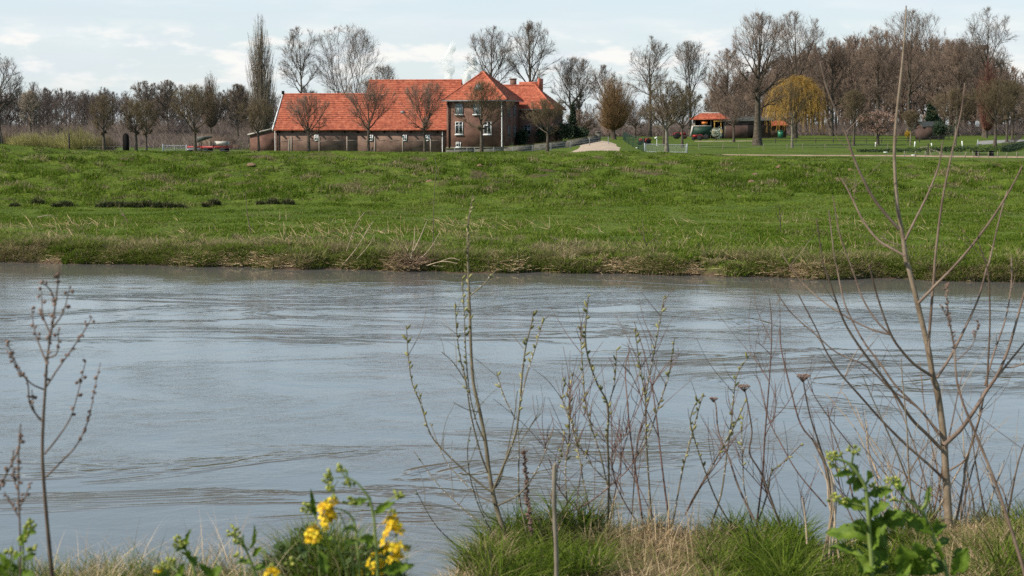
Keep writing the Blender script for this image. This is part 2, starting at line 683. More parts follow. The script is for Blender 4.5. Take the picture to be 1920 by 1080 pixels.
def spikes(P0, P1, R0, a=None):
    """fine twigs: three sided needles"""
    P0 = np.asarray(P0, float)
    P1 = np.asarray(P1, float)
    ax = P1 - P0
    ax /= np.linalg.norm(ax, axis=1, keepdims=True) + 1e-9
    ref = np.where(np.abs(ax[:, 2:3]) > .8, np.array([[1., .2, 0]]), np.array([[.1, .1, 1.]]))
    u = np.cross(ax, ref)
    u /= np.linalg.norm(u, axis=1, keepdims=True) + 1e-9
    w = np.cross(ax, u)
    an = np.arange(3) * 2 * math.pi / 3
    c = (np.cos(an)[None, :, None] * u[:, None, :] + np.sin(an)[None, :, None] * w[:, None, :])
    R0 = np.broadcast_to(np.asarray(R0, float), (len(P0),))
    V = np.concatenate([P0[:, None, :] + c * R0[:, None, None], P1[:, None, :]], 1).reshape(-1, 3)
    b = np.arange(len(P0))[:, None] * 4
    Ft = np.concatenate([np.concatenate([b + i, b + (i + 1) % 3, b + 3], 1) for i in range(3)])
    at = None if a is None else np.repeat(a, 4)
    return V, Ft, at


LEAD = {'dome': (.55, 12, 74), 'spread': (.30, 8, 76), 'fan': (.28, 24, 80), 'oak': (.42, 8, 66), 'slim': (.8, 36, 74), 'egg': (.72, 14, 74), 'flat': (.22, 10, 62), 'column': (.85, 55, 80)}


def bare_tree(seed, H, rad, zb, prof='dome', rt=None, n=800, stems=1, spread=0.0, up=0.1, twigs=3, twl=0.05, tip=0.012, wander=.07,
              bend=.22, dens=1.0):
    """a winter tree grown limb by limb: leader, limbs, branches, branchlets, twigs, all kept inside a lumpy crown outline
    -> (thick V,F), MB of the fine wood, foot at the origin"""
    rs = np.random.RandomState(seed)
    rt = rt or H * .022
    pk = np.array(PROF[prof])
    ph = rs.rand(6) * 6.283
    lead, e0, e1 = LEAD[prof]

    def inside(p):
        t = (p[..., 2] - zb) / (H - zb)
        a = np.arctan2(p[..., 1], p[..., 0])
        lump = 1 + .14 * np.sin(2 * a + ph[0] + 3 * t) + .10 * np.sin(3 * a + ph[1] - 5 * t) + .08 * np.sin(5 * a + ph[2] + 9 * t)
        r = np.interp(t, pk[:, 0], pk[:, 1], left=0, right=0) * rad * lump
        return (np.hypot(p[..., 0], p[..., 1]) < r) & (t < 1.0) & (t > -.06)

    def reach(o, d, Lmax):
        ts = np.linspace(.06, 1, 18)
        ok = inside(o[:, None, :] + d[:, None, :] * (Lmax[:, None] * ts[None])[..., None])
        ok = np.cumprod(ok, 1)
        k = ok.sum(1)
        return Lmax * np.where(k > 0, ts[np.maximum(k - 1, 0)], .04)

    def paths(o, d, L, K, upb, wob):
        """curved paths (m,K,3)"""
        m = len(o)
        t = np.linspace(0, 1, K)
        P_ = o[:, None, :] + d[:, None, :] * (L[:, None] * t[None])[..., None]
        P_[..., 2] += (upb * L)[:, None] * (t ** 2 - .35 * t)[None]
        w = np.cumsum(rs.normal(0, 1, (m, K, 3)), 1)
        w -= w[:, :1]
        P_ += w * (L * wob)[:, None, None]
        return P_

    thickP, thinP = [], []

    def emit(P_, r0, r1, cut):
        K = P_.shape[1]
        t = np.linspace(0, 1, K)
        R = r0[:, None] + (r1 - r0)[:, None] * (t ** .8)[None]
        A, B = P_[:, :-1].reshape(-1, 3), P_[:, 1:].reshape(-1, 3)
        Ra, Rb = R[:, :-1].ravel(), R[:, 1:].ravel()
        B2 = B + (B - A) * .06
        k = Ra > cut
        thickP.append((A[k], B2[k], Ra[k], Rb[k]))
        thinP.append((A[~k], B2[~k], Ra[~k], Rb[~k]))

    cut = rt * .3
    base_L = []
    for s in range(stems):
        off = (s - (stems - 1) / 2) * spread
        K = 12
        top = zb + (H - zb) * (min(.97, lead + .3) if prof not in ('fan', 'spread', 'flat') else lead + .12)
        t = np.linspace(0, 1, K)
        tr = np.stack([off * (.3 + .7 * t) + np.sin(t * 4.2 + ph[3] + s) * .010 * H * t, np.sin(t * 3.1 + ph[4] + s) * .010 * H * t, t * top], -1)
        rr = rt * (1 - .18 * t * top / zb * .8) if top < zb * 1.6 else rt * np.interp(t * top, [0, zb, top], [1, .72, .10])
        rr = np.maximum(rr, tip) * (1 + .5 * np.exp(-t * top / (rt * 2.2)))
        thickP.append((tr[:-1], tr[1:] + (tr[1:] - tr[:-1]) * .04, rr[:-1], rr[1:]))
        m = int((13 if lead > .4 else 11) * dens / (1 if stems == 1 else 1.4))
        f = (np.arange(m) + rs.rand(m) * .8) / m
        z = zb * .92 + (H - zb) * lead * f
        z = np.minimum(z, top * .985)
        o = np.stack([np.interp(z, tr[:, 2], tr[:, 0]), np.interp(z, tr[:, 2], tr[:, 1]), z], -1)
        ro = np.interp(z, tr[:, 2], rr)
        az = (np.arange(m) * 2.39996 + rs.normal(0, .35, m) + ph[5] + s)
        el = np.radians(e0 + (e1 - e0) * f ** .8 + rs.normal(0, 7, m))
        d = np.stack([np.cos(az) * np.cos(el), np.sin(az) * np.cos(el), np.sin(el)], -1)
        base_L.append((o, d, ro))
        if prof in ('fan', 'spread', 'flat'):
            d2 = np.array([[rs.normal(0, .15), rs.normal(0, .15), 1.0]])
            base_L.append((tr[-1:], d2 / np.linalg.norm(d2), rr[-1:]))
        else:
            base_L.append((tr[-2:-1], np.array([[rs.normal(0, .1), rs.normal(0, .1), 1.0]]), rr[-2:-1]))
    o = np.concatenate([b[0] for b in base_L])
    d = np.concatenate([b[1] for b in base_L])
    ro = np.concatenate([b[2] for b in base_L])
    par_r = ro
    Lm = np.full(len(o), H)
    L = reach(o, d, Lm) * rs.uniform(.86, 1.0, len(o))
    r0 = np.minimum(par_r * .72, rt * (.16 + .62 * L / (H * .6)))
    P1 = paths(o, d, L, 8, np.full(len(o), bend), wander * .16)
    emit(P1, r0, np.full(len(o), tip * 1.5), cut)
    tw_o, tw_d, tw_l = [], [], []

    def children(P_, L, r0, r1, cnt, tmin, ang, lf, K, rmul, upb, up_pull):
        m, Kp = P_.shape[:2]
        idx = np.repeat(np.arange(m), cnt)
        k = np.tile(np.arange(cnt), m)
        t = tmin + (1 - tmin) * (k + rs.rand(len(idx)) * .9) / cnt
        t = np.clip(t, 0, .985)
        g = t * (Kp - 1)
        i0 = np.minimum(g.astype(int), Kp - 2)
        fr = (g - i0)[:, None]
        o = P_[idx, i0] * (1 - fr) + P_[idx, i0 + 1] * fr
        d = P_[idx, i0 + 1] - P_[idx, i0]
        d /= np.linalg.norm(d, axis=1, keepdims=True) + 1e-9
        a = rs.normal(0, 1, d.shape)
        a -= (a * d).sum(1, keepdims=True) * d
        a /= np.linalg.norm(a, axis=1, keepdims=True) + 1e-9
        th = np.radians(ang + rs.normal(0, 9, len(o)))[:, None]
        nd = d * np.cos(th) + a * np.sin(th)
        nd[:, 2] += up_pull
        nd /= np.linalg.norm(nd, axis=1, keepdims=True)
        Lm = L[idx] * lf * (1.05 - .55 * t) * rs.uniform(.65, 1.25, len(o))
        Ln = reach(o, nd, Lm)
        ok = Ln > Lm * .2
        o, nd, Ln, idx, t = o[ok], nd[ok], Ln[ok], idx[ok], t[ok]
        rp = r0[idx] + (r1 - r0[idx]) * t ** .8
        rc = np.maximum(np.minimum(rp * rmul, r0[idx] * rmul * .8), tip)
        return o, nd, Ln, rc, paths(o, nd, Ln, K, np.full(len(o), upb), wander * .2)

    c2, c3, c4 = int(round(9 * dens)), int(round(7 * dens)), twigs + 2
    o2, d2, L2, rr2, P2 = children(P1, L, r0, tip * 1.5, c2, .2, 40, .62, 6, .62, bend * .7, up)
    emit(P2, rr2, np.full(len(o2), tip * 1.1), cut)
    o3, d3, L3, rr3, P3 = children(P2, L2, rr2, tip * 1.1, c3, .15, 38, .6, 4, .62, bend * .5, up)
    emit(P3, rr3, np.full(len(o3), tip * .8), cut)
    mb = MB()
    for P_, L_, cnt, lf in ((P3, L3, c4, .75), (P2, L2, 5, .32), (P1, L, 7, .14)):
        m, Kp = P_.shape[:2]
        idx = np.repeat(np.arange(m), cnt)
        t = np.clip(.12 + .9 * rs.rand(len(idx)), 0, .99)
        g = t * (Kp - 1)
        i0 = np.minimum(g.astype(int), Kp - 2)
        fr = (g - i0)[:, None]
        o = P_[idx, i0] * (1 - fr) + P_[idx, i0 + 1] * fr
        d = P_[idx, i0 + 1] - P_[idx, i0]
        d /= np.linalg.norm(d, axis=1, keepdims=True) + 1e-9
        v = d + rs.normal(0, .42, d.shape)
        v[:, 2] += .15
        v /= np.linalg.norm(v, axis=1, keepdims=True)
        ln = np.clip(L_[idx] * lf, H * twl * .45, H * twl * 1.3) * rs.uniform(.6, 1.3, len(o))
        V, Ft, a = spikes(o, o + v * ln[:, None], tip * .72, a=.35 + .65 * rs.rand(len(o)))
        mb.add(V, Ft, a=a)
        if P_ is P3:
            b2 = np.repeat(o + v * (ln * rs.uniform(.2, .7, len(o)))[:, None], 2, 0)
            v2 = np.repeat(v, 2, 0) + rs.normal(0, .45, (len(b2), 3))
            V, Ft, a = spikes(b2, b2 + v2 * (np.repeat(ln, 2) * .55)[:, None], tip * .55, a=.35 + .65 * rs.rand(len(b2)))
            mb.add(V, Ft, a=a)
    cat = lambda L_, i: np.concatenate([q[i] for q in L_])
    tV, tF, _ = prisms(cat(thickP, 0), cat(thickP, 1), cat(thickP, 2), cat(thickP, 3), 7)
    A, B, Ra, Rb = (cat(thinP, i) for i in range(4))
    bV, bF, ba = prisms(A, B, Ra, Rb, 3, a=rs.rand(len(A)) * .45)
    mb.add(bV, bF, a=ba)
    return (tV, tF), mb


BARK = mat('tree_bark', [(.045, .036, .028), (.085, .068, .052), (.135, .115, .088)], scale=5, rough=.95, spec=.1)
BARKL = mat('pale_bark', [(.10, .085, .062), (.17, .15, .115), (.26, .235, .185)], scale=4, rough=.95, spec=.1)
TW = {
    'grey': mat('twig_grey', [(.062, .050, .040), (.105, .084, .068), (.17, .135, .105)], attr='rnd', rough=.9, spec=.15),
    'brown': mat('twig_brown', [(.078, .058, .044), (.142, .103, .078), (.235, .172, .13)], attr='rnd', rough=.9, spec=.15),
    'olive': mat('twig_olive', [(.058, .045, .027), (.100, .078, .046), (.16, .125, .07)], attr='rnd', rough=.9, spec=.15),
    'red': mat('twig_red', [(.10, .045, .034), (.17, .08, .06), (.25, .13, .09)], attr='rnd', rough=.9, spec=.15),
    'gold': mat('twig_gold', [(.20, .112, .022), (.38, .225, .05), (.52, .36, .12)], attr='rnd', rough=.9, spec=.15, trans=.25),
    'rust': mat('twig_rust', [(.10, .062, .030), (.17, .107, .052), (.25, .165, .082)], attr='rnd', rough=.9, spec=.15),
    'wood': mat('twig_wood', [(.055, .043, .038), (.10, .080, .069), (.16, .13, .112)], attr='rnd', rough=.95, spec=.1),
    'pale': mat('twig_pale', [(.12, .10, .075), (.20, .165, .125), (.32, .27, .21)], attr='rnd', rough=.9, spec=.15),
}


def place_tree(name, label, px, yb, Y, yt, hw, prof='dome', tw='grey', zbf=.28, group=None, cat='tree', bark=None, seed=1, yaw=None, **k):
    g = ground(px, Y)
    top = P(px, yt, Y)[2]
    H = top - g[2]
    rad = hw / F * Y
    t = thing(name, label, cat, g - np.array((0, 0, .08)), yaw or 0.0, group)
    (tV, tF), mb = bare_tree(seed, H, rad, H * zbf, prof, **k)
    np_mesh('trunk', tV, [tF], bark or BARK, t)
    mb.build('crown', TW[tw], t)
    return t


AV = 'young avenue trees along the dike crest'
GL = 'tall trees behind the farm buildings'
GR = 'tall bare trees of the right-hand grove'

# avenue row on the dike crest
avenue = [
    (198, 115, 178, 30, 'spread', 'olive', .30, 'reddish bare tree with low forked trunk, left of the dark pointed post', dict(n=620, rt=.13)),
    (258, 116, 184, 33, 'spread', 'olive', .34, 'olive twiggy tree just right of the dark pointed post', dict(n=650, rt=.11)),
    (277, 121, 186, 30, 'spread', 'olive', .34, 'slender twiggy tree close behind its neighbour, left of the metal field gate', dict(n=600, rt=.10)),
    (368, 114, 158, 54, 'spread', 'olive', .30, 'broad round olive tree in front of the red farm trailer', dict(n=900, rt=.13)),
    (487, 115, 186, 40, 'spread', 'olive', .36, 'small dark tree in front of the brick lean-to', dict(n=650, rt=.10)),
    (580, 116, 177, 42, 'fan', 'brown', .30, 'bare upright tree before the left end of the barn', dict(n=560, rt=.13)),
    (692, 117, 150, 52, 'fan', 'brown', .32, 'bare fan-shaped tree before the middle of the barn', dict(n=640, rt=.12)),
    (797, 116, 152, 48, 'fan', 'brown', .32, 'bare fan-shaped tree before the barn, beside the farmhouse', dict(n=600, rt=.12)),
    (903, 115, 152, 62, 'spread', 'olive', .33, 'broad olive tree standing in front of the farmhouse windows', dict(n=900, rt=.14)),
    (1026, 114, 184, 56, 'spread', 'olive', .36, 'olive tree in front of the dark garden right of the farmhouse', dict(n=850, rt=.12)),
    (1249, 109, 150, 66, 'spread', 'olive', .32, 'large twiggy tree with pale trunk before the mesh gate', dict(n=950, rt=.15, bark=BARKL)),
]
for i, (px, Y, yt, hw, pf, tw, zb, lab, k) in enumerate(avenue):
    place_tree('avenue_tree', lab, px, 0, Y, yt, hw, pf, tw, zb, AV, seed=40 + i, tip=.0064, twigs=2, twl=.062, up=.16, **k)

# tall trees
tall = [
    # px, Y, yt, hw, prof, tw, zbf, seed, label, group, opts
    (2, 118, 92, 54, 'oak', 'grey', .26, 3, 'old dark oak cut by the left edge of the photo', None, dict(n=800, rt=.19, wander=.16, tip=.009)),
    (568, 240, 50, 46, 'dome', 'grey', .30, 11, 'tall open tree behind the low end of the barn, right of the poplar', GL, dict(n=620, rt=.26, tip=.017)),
    (652, 242, 48, 68, 'fan', 'grey', .22, 12, 'wide twin-stemmed tree behind the barn roof', GL, dict(n=760, rt=.26, stems=2, spread=3.0, tip=.015)),
    (722, 250, 122, 30, 'fan', 'grey', .3, 13, 'small bare tree peeping over the barn ridge', GL, dict(n=350, rt=.16, tip=.016)),
    (920, 245, 50, 50, 'dome', 'grey', .34, 14, 'left one of the two round-topped trees over the farmhouse roof', GL, dict(n=900, rt=.32, tip=.016)),
    (993, 246, 38, 60, 'egg', 'grey', .30, 15, 'taller right one of the two round-topped trees over the farmhouse roof', GL, dict(n=1000, rt=.38, tip=.016)),
    (1078, 248, 108, 58, 'spread', 'grey', .32, 16, 'wide dark tree between the farmhouse and the brown egg-shaped tree', GL, dict(n=800, rt=.32, tip=.017, stems=2, spread=1.8)),
    (1132, 285, 122, 34, 'dome', 'grey', .35, 17, 'smaller bare tree just behind the brown egg-shaped tree', GL, dict(n=450, rt=.24, tip=.018)),
    (1217, 250, 68, 44, 'oak', 'grey', .38, 18, 'tall bare tree with bare lower trunk above the mesh gate', GL, dict(n=700, rt=.28, tip=.017)),
    (1292, 252, 76, 42, 'fan', 'grey', .36, 19, 'forked bare tree rising above the red shelter roof', GL, dict(n=650, rt=.26, tip=.017)),
    (1362, 262, 92, 44, 'dome', 'brown', .3, 20, 'bare brownish tree behind the big dark-trunked tree', GR, dict(n=700, rt=.24, tip=.018)),
    (1418, 172, 24, 84, 'dome', 'brown', .30, 21, 'biggest tree with thick dark trunk left of the golden willow', GR, dict(n=1500, rt=.42, tip=.013, twigs=4)),
    (1487, 262, 22, 74, 'dome', 'brown', .28, 22, 'tall round brown tree rising behind the golden willow', GR, dict(n=1200, rt=.36, tip=.018)),
    (1556, 266, 70, 52, 'dome', 'brown', .25, 23, 'dark-trunked tree right of the golden willow', GR, dict(n=800, rt=.36, tip=.019)),
    (1642, 262, 48, 50, 'oak', 'brown', .3, 24, 'dark tree standing behind the pink blossom tree', GR, dict(n=900, rt=.34, tip=.018)),
    (1700, 275, 20, 86, 'dome', 'brown', .26, 25, 'very tall broad tree behind the dark brick hut', GR, dict(n=1200, rt=.36, tip=.018)),
    (1790, 255, 74, 70, 'dome', 'brown', .3, 26, 'dense brown-crowned tree left of the tall open plane tree', GR, dict(n=1200, rt=.3, tip=.018, twigs=4)),
    (1842, 250, 16, 62, 'oak', 'grey', .42, 27, 'tall open-crowned plane tree near the right edge of the photo', GR, dict(n=800, rt=.34, tip=.018, wander=.16)),
    (1862, 168, 148, 52, 'spread', 'olive', .34, 28, 'nearest roadside tree, left of the pale road at the far right', 'roadside trees at the far right', dict(n=800, rt=.17, tip=.012)),
    (1884, 192, 150, 44, 'spread', 'olive', .36, 29, 'middle one of the roadside trees, in front of the pale road', 'roadside trees at the far right', dict(n=650, rt=.15, tip=.013)),
    (1894, 214, 156, 46, 'spread', 'olive', .36, 30, 'farthest of the roadside trees, standing on the pale road edge', 'roadside trees at the far right', dict(n=650, rt=.15, tip=.014)),
    (1940, 205, 140, 48, 'dome', 'brown', .3, 31, 'bare tree cut by the right edge of the photo', 'roadside trees at the far right', dict(n=650, rt=.2, tip=.014)),
    (1483, 160, 150, 44, 'spread', 'olive', .34, 32, 'slim pale-stemmed tree standing before the golden willow', 'small trees on the right-hand lawn', dict(n=650, rt=.13, tip=.008, twigs=1, bark=BARKL)),
    (1598, 170, 165, 34, 'slim', 'olive', .32, 33, 'slim tree between the golden willow and the pink blossom tree', 'small trees on the right-hand lawn', dict(n=500, rt=.14, tip=.012)),
    (1704, 172, 206, 26, 'spread', 'olive', .4, 34, 'little pale-stemmed tree before the dark brick hut', 'small trees on the right-hand lawn', dict(n=320, rt=.08, tip=.011, bark=BARKL)),
    (1788, 170, 166, 48, 'spread', 'olive', .36, 35, 'pale-stemmed tree right of the dark brick hut', 'small trees on the right-hand lawn', dict(n=650, rt=.12, tip=.012, bark=BARKL)),
    (1278, 160, 168, 44, 'spread', 'olive', .34, 36, 'dark-trunked tree behind the mesh gate, left of the green trailer', 'small trees on the right-hand lawn', dict(n=600, rt=.13, tip=.011)),
    (1243, 170, 176, 40, 'spread', 'brown', .36, 37, 'tree half hidden behind the large twiggy tree at the gate', 'small trees on the right-hand lawn', dict(n=600, rt=.13, tip=.012)),
    (1374, 190, 180, 44, 'flat', 'brown', .35, 38, 'gnarled low fruit tree right of the red-roofed shelter', 'small trees on the right-hand lawn', dict(n=600, rt=.15, tip=.012, wander=.22)),
    (1190, 230, 190, 36, 'flat', 'brown', .3, 39, 'small leaning tree between the driveway and the mesh gate', 'small trees on the right-hand lawn', dict(n=500, rt=.14, tip=.014, wander=.165)),
    (1090, 232, 205, 34, 'flat', 'brown', .3, 55, 'dark crooked tree beside the sandy drive', GL, dict(n=500, rt=.2, tip=.015, wander=.165)),
]
for px, Y, yt, hw, pf, tw, zb, sd, lab, grp, k in tall:
    k['tip'] *= .78
    k['dens'] = 1.0
    place_tree('bare_tree', lab, px, 0, Y, yt, hw, pf, tw, zb, grp, seed=sd * 7, **k)

# taller individuals of the left background
for px, Y, yt, hw, sd, lab in (
        (62, 330, 170, 26, 60, 'pale thin birch in front of the left woodland edge'),
        (278, 330, 152, 34, 61, 'bare tree top above the wood, left of the broad olive tree'),
        (318, 335, 150, 28, 62, 'bare feathery tree top above the wood, left of the narrow brown tree'),
        (448, 300, 158, 34, 64, 'bare pale tree between the narrow brown tree and the poplar')):
    place_tree('bare_tree', lab, px, 0, Y, yt, hw, 'dome', 'pale' if sd == 60 else 'grey', .3, 'taller trees at the left wood edge', seed=sd, n=520, rt=.2, tip=.022)


def broom_tree(name, label, px, Y, yt, hw, prof, tw, zbf, n, rt, seed, cat='tree', group=None, tip=.014, inner=.25, curve=.6, trunk=True, up0=.9, bark=None):
    """many fine shoots sweeping up from a trunk into a crown envelope (poplar, pollard, scrub)"""
    rs = np.random.RandomState(seed)
    g = ground(px, Y)
    H = P(px, yt, Y)[2] - g[2]
    R = hw / F * Y
    zb = H * zbf
    tips = envelope(rs, prof, n, zb, H, R)
    if trunk:
        h0 = np.clip(tips[:, 2] - H * rs.uniform(.18, .5, n), zb * .7, H * .85)
        o = np.stack([rs.normal(0, R * .03, n), rs.normal(0, R * .03, n), h0], -1)
    else:
        o = np.stack([tips[:, 0] * inner + rs.normal(0, R * .1, n), tips[:, 1] * inner + rs.normal(0, R * .1, n), np.zeros(n)], -1)
    mb = MB()
    K = 5
    tt = np.linspace(0, 1, K)
    rb = tip * rs.uniform(1.2, 2.6, n)
    prev = o
    att = rs.rand(n)
    for i in range(1, K):
        t = tt[i]
        q = o + (tips - o) * np.array([1, 1, 0]) * (t ** curve)[None] * 1.0
        q[:, 2] = o[:, 2] + (tips[:, 2] - o[:, 2]) * (t ** (1 + up0 * .5))
        q += rs.normal(0, R * .018, q.shape)
        V, Fq, at = prisms(prev, q, rb * (1 - .75 * tt[i - 1]), rb * (1 - .75 * t), 3, a=att * .6)
        mb.add(V, Fq, a=at)
        m = 2
        b = np.repeat(prev + (q - prev) * rs.rand(n)[:, None], m, 0)
        dv = np.repeat(q - prev, m, 0)
        dv /= np.linalg.norm(dv, axis=1, keepdims=True) + 1e-9
        dv = dv * .8 + rs.normal(0, .4, dv.shape)
        ln = R * .22 * rs.uniform(.5, 1.3, len(b)) + .12
        sV, sF, sa = spikes(b, b + dv * ln[:, None], tip * .7, a=.3 + .7 * rs.rand(len(b)))
        mb.add(sV, sF, a=sa)
        prev = q
    t = thing(name, label, cat, g - np.array((0, 0, .08)), 0, group)
    if trunk:
        tm = MB()
        zz = np.linspace(0, H * .86, 9)
        tm.tube(np.stack([np.sin(zz * .8 + seed) * .01 * H, np.cos(zz * .7 + seed) * .01 * H, zz], -1), rt * (1 - .85 * zz / H) * (1 + .4 * np.exp(-zz / rt / 2)), 8)
        tm.build('trunk', bark or BARK, t)
        mb.build('crown', TW[tw], t)
    else:
        mb.build('branches', TW[tw], t)
    return t


broom_tree('poplar_tree', 'tall narrow Lombardy poplar left of the barn', 493, 236, 20, 33, 'column', 'pale', .12, 620, .34, 70, tip=.02)
broom_tree('bare_tree', 'narrow brown tree with pointed top above the left wood', 398, 300, 130, 24, 'egg', 'brown', .25, 420, .22, 71, tip=.02, group='taller trees at the left wood edge')
broom_tree('ornamental_tree', 'dense brown egg-shaped tree at the end of the sandy drive', 1150, 214, 142, 44, 'dome', 'rust', .24, 1150, .28, 72, tip=.013)
broom_tree('ornamental_tree', 'reddish pointed columnar tree below the tall open plane tree', 1846, 236, 104, 25, 'column', 'red', .14, 800, .2, 73, tip=.014)
for px, Y, yt, hw, sd, lab in ((55, 150, 247, 42, 80, 'yellow-green scrub willow left of the wooden post'), (100, 158, 246, 40, 81, 'yellow-green scrub willow behind the wooden post'),
                               (150, 150, 238, 44, 82, 'largest yellow-green scrub willow, right of the wooden post'), (192, 165, 250, 36, 83, 'brownish scrub willow behind the forked reddish tree'),
                               (18, 160, 246, 34, 84, 'brown scrub beside the trunk of the old dark oak')):
    broom_tree('scrub_bush', lab, px, Y, yt, hw, 'flat', 'olive' if sd > 82 else 'gold', .05, 520, .1, sd, cat='bush', group='scrub willows behind the dike', tip=.011, trunk=False, inner=.45)
# tint the scrub: greenish yellow
SCR = mat('twig_scrub', [(.10, .095, .035), (.19, .18, .06), (.29, .27, .10)], attr='rnd', rough=.9, spec=.1)
for o in bpy.data.objects:
    if o.name.startswith('branches') and o.data.materials[0] is TW['gold']:
        o.data.materials[0] = SCR


def weeping_tree():
    rs = np.random.RandomState(91)
    px, Y = 1488, 232
    g = ground(px, Y)
    H = P(px, 136, Y)[2] - g[2]
    R = 58 / F * Y
    t = thing('willow_tree', 'golden weeping willow with hanging yellow twigs', 'tree', g - np.array((0, 0, .1)))
    (tV, tF), mb = bare_tree(90, H * .96, R * .86, H * .3, 'dome', n=420, rt=.36, tip=.016, twigs=2)
    np_mesh('trunk', tV, [tF], BARK, t)
    n = 1250
    k = np.array(PROF['dome'])
    tz = rs.rand(n) ** .7
    a = rs.rand(n) * 6.283
    r = np.interp(.35 + .65 * tz, k[:, 0], k[:, 1]) * R * rs.uniform(.45, 1.05, n)
    o = np.stack([np.cos(a) * r, np.sin(a) * r, H * (.42 + .56 * tz * rs.uniform(.85, 1.0, n))], -1)
    clump = .8 + .55 * np.sin(a * 5 + 1) * np.sin(a * 3 + tz * 4)
    ln = np.minimum(H * rs.uniform(.14, .5, n) * clump, o[:, 2] - H * .1)
    prev = o
    att = rs.rand(n)
    for i in range(1, 6):
        f = i / 5
        q = o + np.stack([np.cos(a) * .45 * np.sqrt(f), np.sin(a) * .45 * np.sqrt(f), -ln * f + .25 * np.sin(f * 3.1)], -1)
        q += rs.normal(0, .05, q.shape)
        V, Fq, at = prisms(prev, q, np.full(n, .019), np.full(n, .017), 3, a=att)
        mb.add(V, Fq, a=at)
        prev = q
    mb.build('crown', TW['gold'], t)


weeping_tree()


def flake_crown(rs, cen, rad, n, size, flat=.6):
    """n small leaf-like quads scattered in lumps -> V,F,attr"""
    c = cen + rs.normal(0, 1, (n, 3)) * 0
    u = rs.normal(0, 1, (n, 3))
    u /= np.linalg.norm(u, axis=1, keepdims=True)
    u *= (rs.rand(n) ** .45)[:, None]
    c = cen + u * rad
    t1 = rs.normal(0, 1, (n, 3))
    t1 /= np.linalg.norm(t1, axis=1, keepdims=True)
    t2 = np.cross(t1, rs.normal(0, 1, (n, 3)))
    t2 /= np.linalg.norm(t2, axis=1, keepdims=True)
    s = size * rs.uniform(.6, 1.4, n)[:, None]
    V = np.stack([c - t1 * s, c + t2 * s * flat, c + t1 * s, c - t2 * s * flat], 1).reshape(-1, 3)
    Fq = np.arange(n * 4).reshape(-1, 4)
    return V, Fq, np.repeat(rs.rand(n), 4)


BLOSS = mat('pink_blossom', [(.26, .13, .085), (.42, .24, .17), (.62, .44, .36)], attr='rnd', rough=.8, trans=.3)
LEAFD = mat('ditch_shade_leaf', [(.008, .018, .008), (.018, .036, .014), (.035, .06, .022)], attr='rnd', rough=.7)
LEAFM = mat('bush_leaf', [(.03, .06, .015), (.06, .11, .03), (.11, .16, .06)], attr='rnd', rough=.7, trans=.2)
LEAFY = mat('yellow_bush_leaf', [(.22, .13, .01), (.40, .26, .02), (.5, .36, .05)], attr='rnd', rough=.7, trans=.2)
WHITEB = mat('white_blossom', [(.10, .14, .07), (.35, .38, .28), (.75, .75, .68)], attr='rnd', rough=.8, trans=.2)


def leafy(name, label, px, Y, yt, hw, material, seed, cat='bush', n=1500, size=.07, lumps=7, group=None, zlo=.12, part='foliage', stem=True, cone=False):
    rs = np.random.RandomState(seed)
    g = ground(px, Y)
    H = P(px, yt, Y)[2] - g[2]
    R = hw / F * Y
    t = thing(name, label, cat, g - np.array((0, 0, .05)), 0, group)
    mb = MB()
    for i in range(lumps):
        f = (i + .5) / lumps
        if cone:
            z = H * (zlo + (1 - zlo) * f)
            rr = R * (1 - f * .85)
            cen = np.array((rs.normal(0, R * .08), rs.normal(0, R * .08), z))
            V, Fq, a = flake_crown(rs, cen, np.array((rr, rr, H / lumps * 1.1)), int(n / lumps * (1.5 - f)), size)
        else:
            a0 = rs.rand() * 6.28
            cen = np.array((math.cos(a0) * R * .5, math.sin(a0) * R * .5, H * rs.uniform(.35, .72)))
            V, Fq, a = flake_crown(rs, cen, np.array((R * .55, R * .55, H * .33)), n // lumps, size)
        mb.add(V, Fq, a=a)
    mb.build(part, material, t)
    if stem:
        sm = MB()
        for i in range(4 if not cone else 1):
            a0 = i * 1.7
            sm.tube([(0, 0, 0), (math.cos(a0) * R * .15 * (not cone), math.sin(a0) * R * .15 * (not cone), H * .3), (math.cos(a0) * R * .4 * (not cone), math.sin(a0) * R * .4 * (not cone), H * (.6 if not cone else .9))], [.05, .035, .015], 5)
        sm.build('stem', BARK, t)
    return t


def blossom_tree():
    rs = np.random.RandomState(17)
    px, Y = 1643, 176
    g = ground(px, Y)
    H = P(px, 206, Y)[2] - g[2]
    R = 42 / F * Y
    t = thing('blossom_tree', 'low spreading tree in pink blossom behind the rail fence', 'tree', g - np.array((0, 0, .05)))
    (tV, tF), mb = bare_tree(18, H * .95, R * .95, H * .34, 'flat', n=420, rt=.17, tip=.011, wander=.16)
    np_mesh('trunk', tV, [tF], BARK, t)
    mb.build('crown', TW['brown'], t)
    fb = MB()
    k = np.array(PROF['flat'])
    for i in range(46):
        p = envelope(rs, 'flat', 1, H * .36, H, R)[0]
        V, Fq, a = flake_crown(rs, p, np.array((R * .2, R * .2, H * .07)), 50, .05)
        fb.add(V, Fq, a=a)
    fb.build('blossom', BLOSS, t)


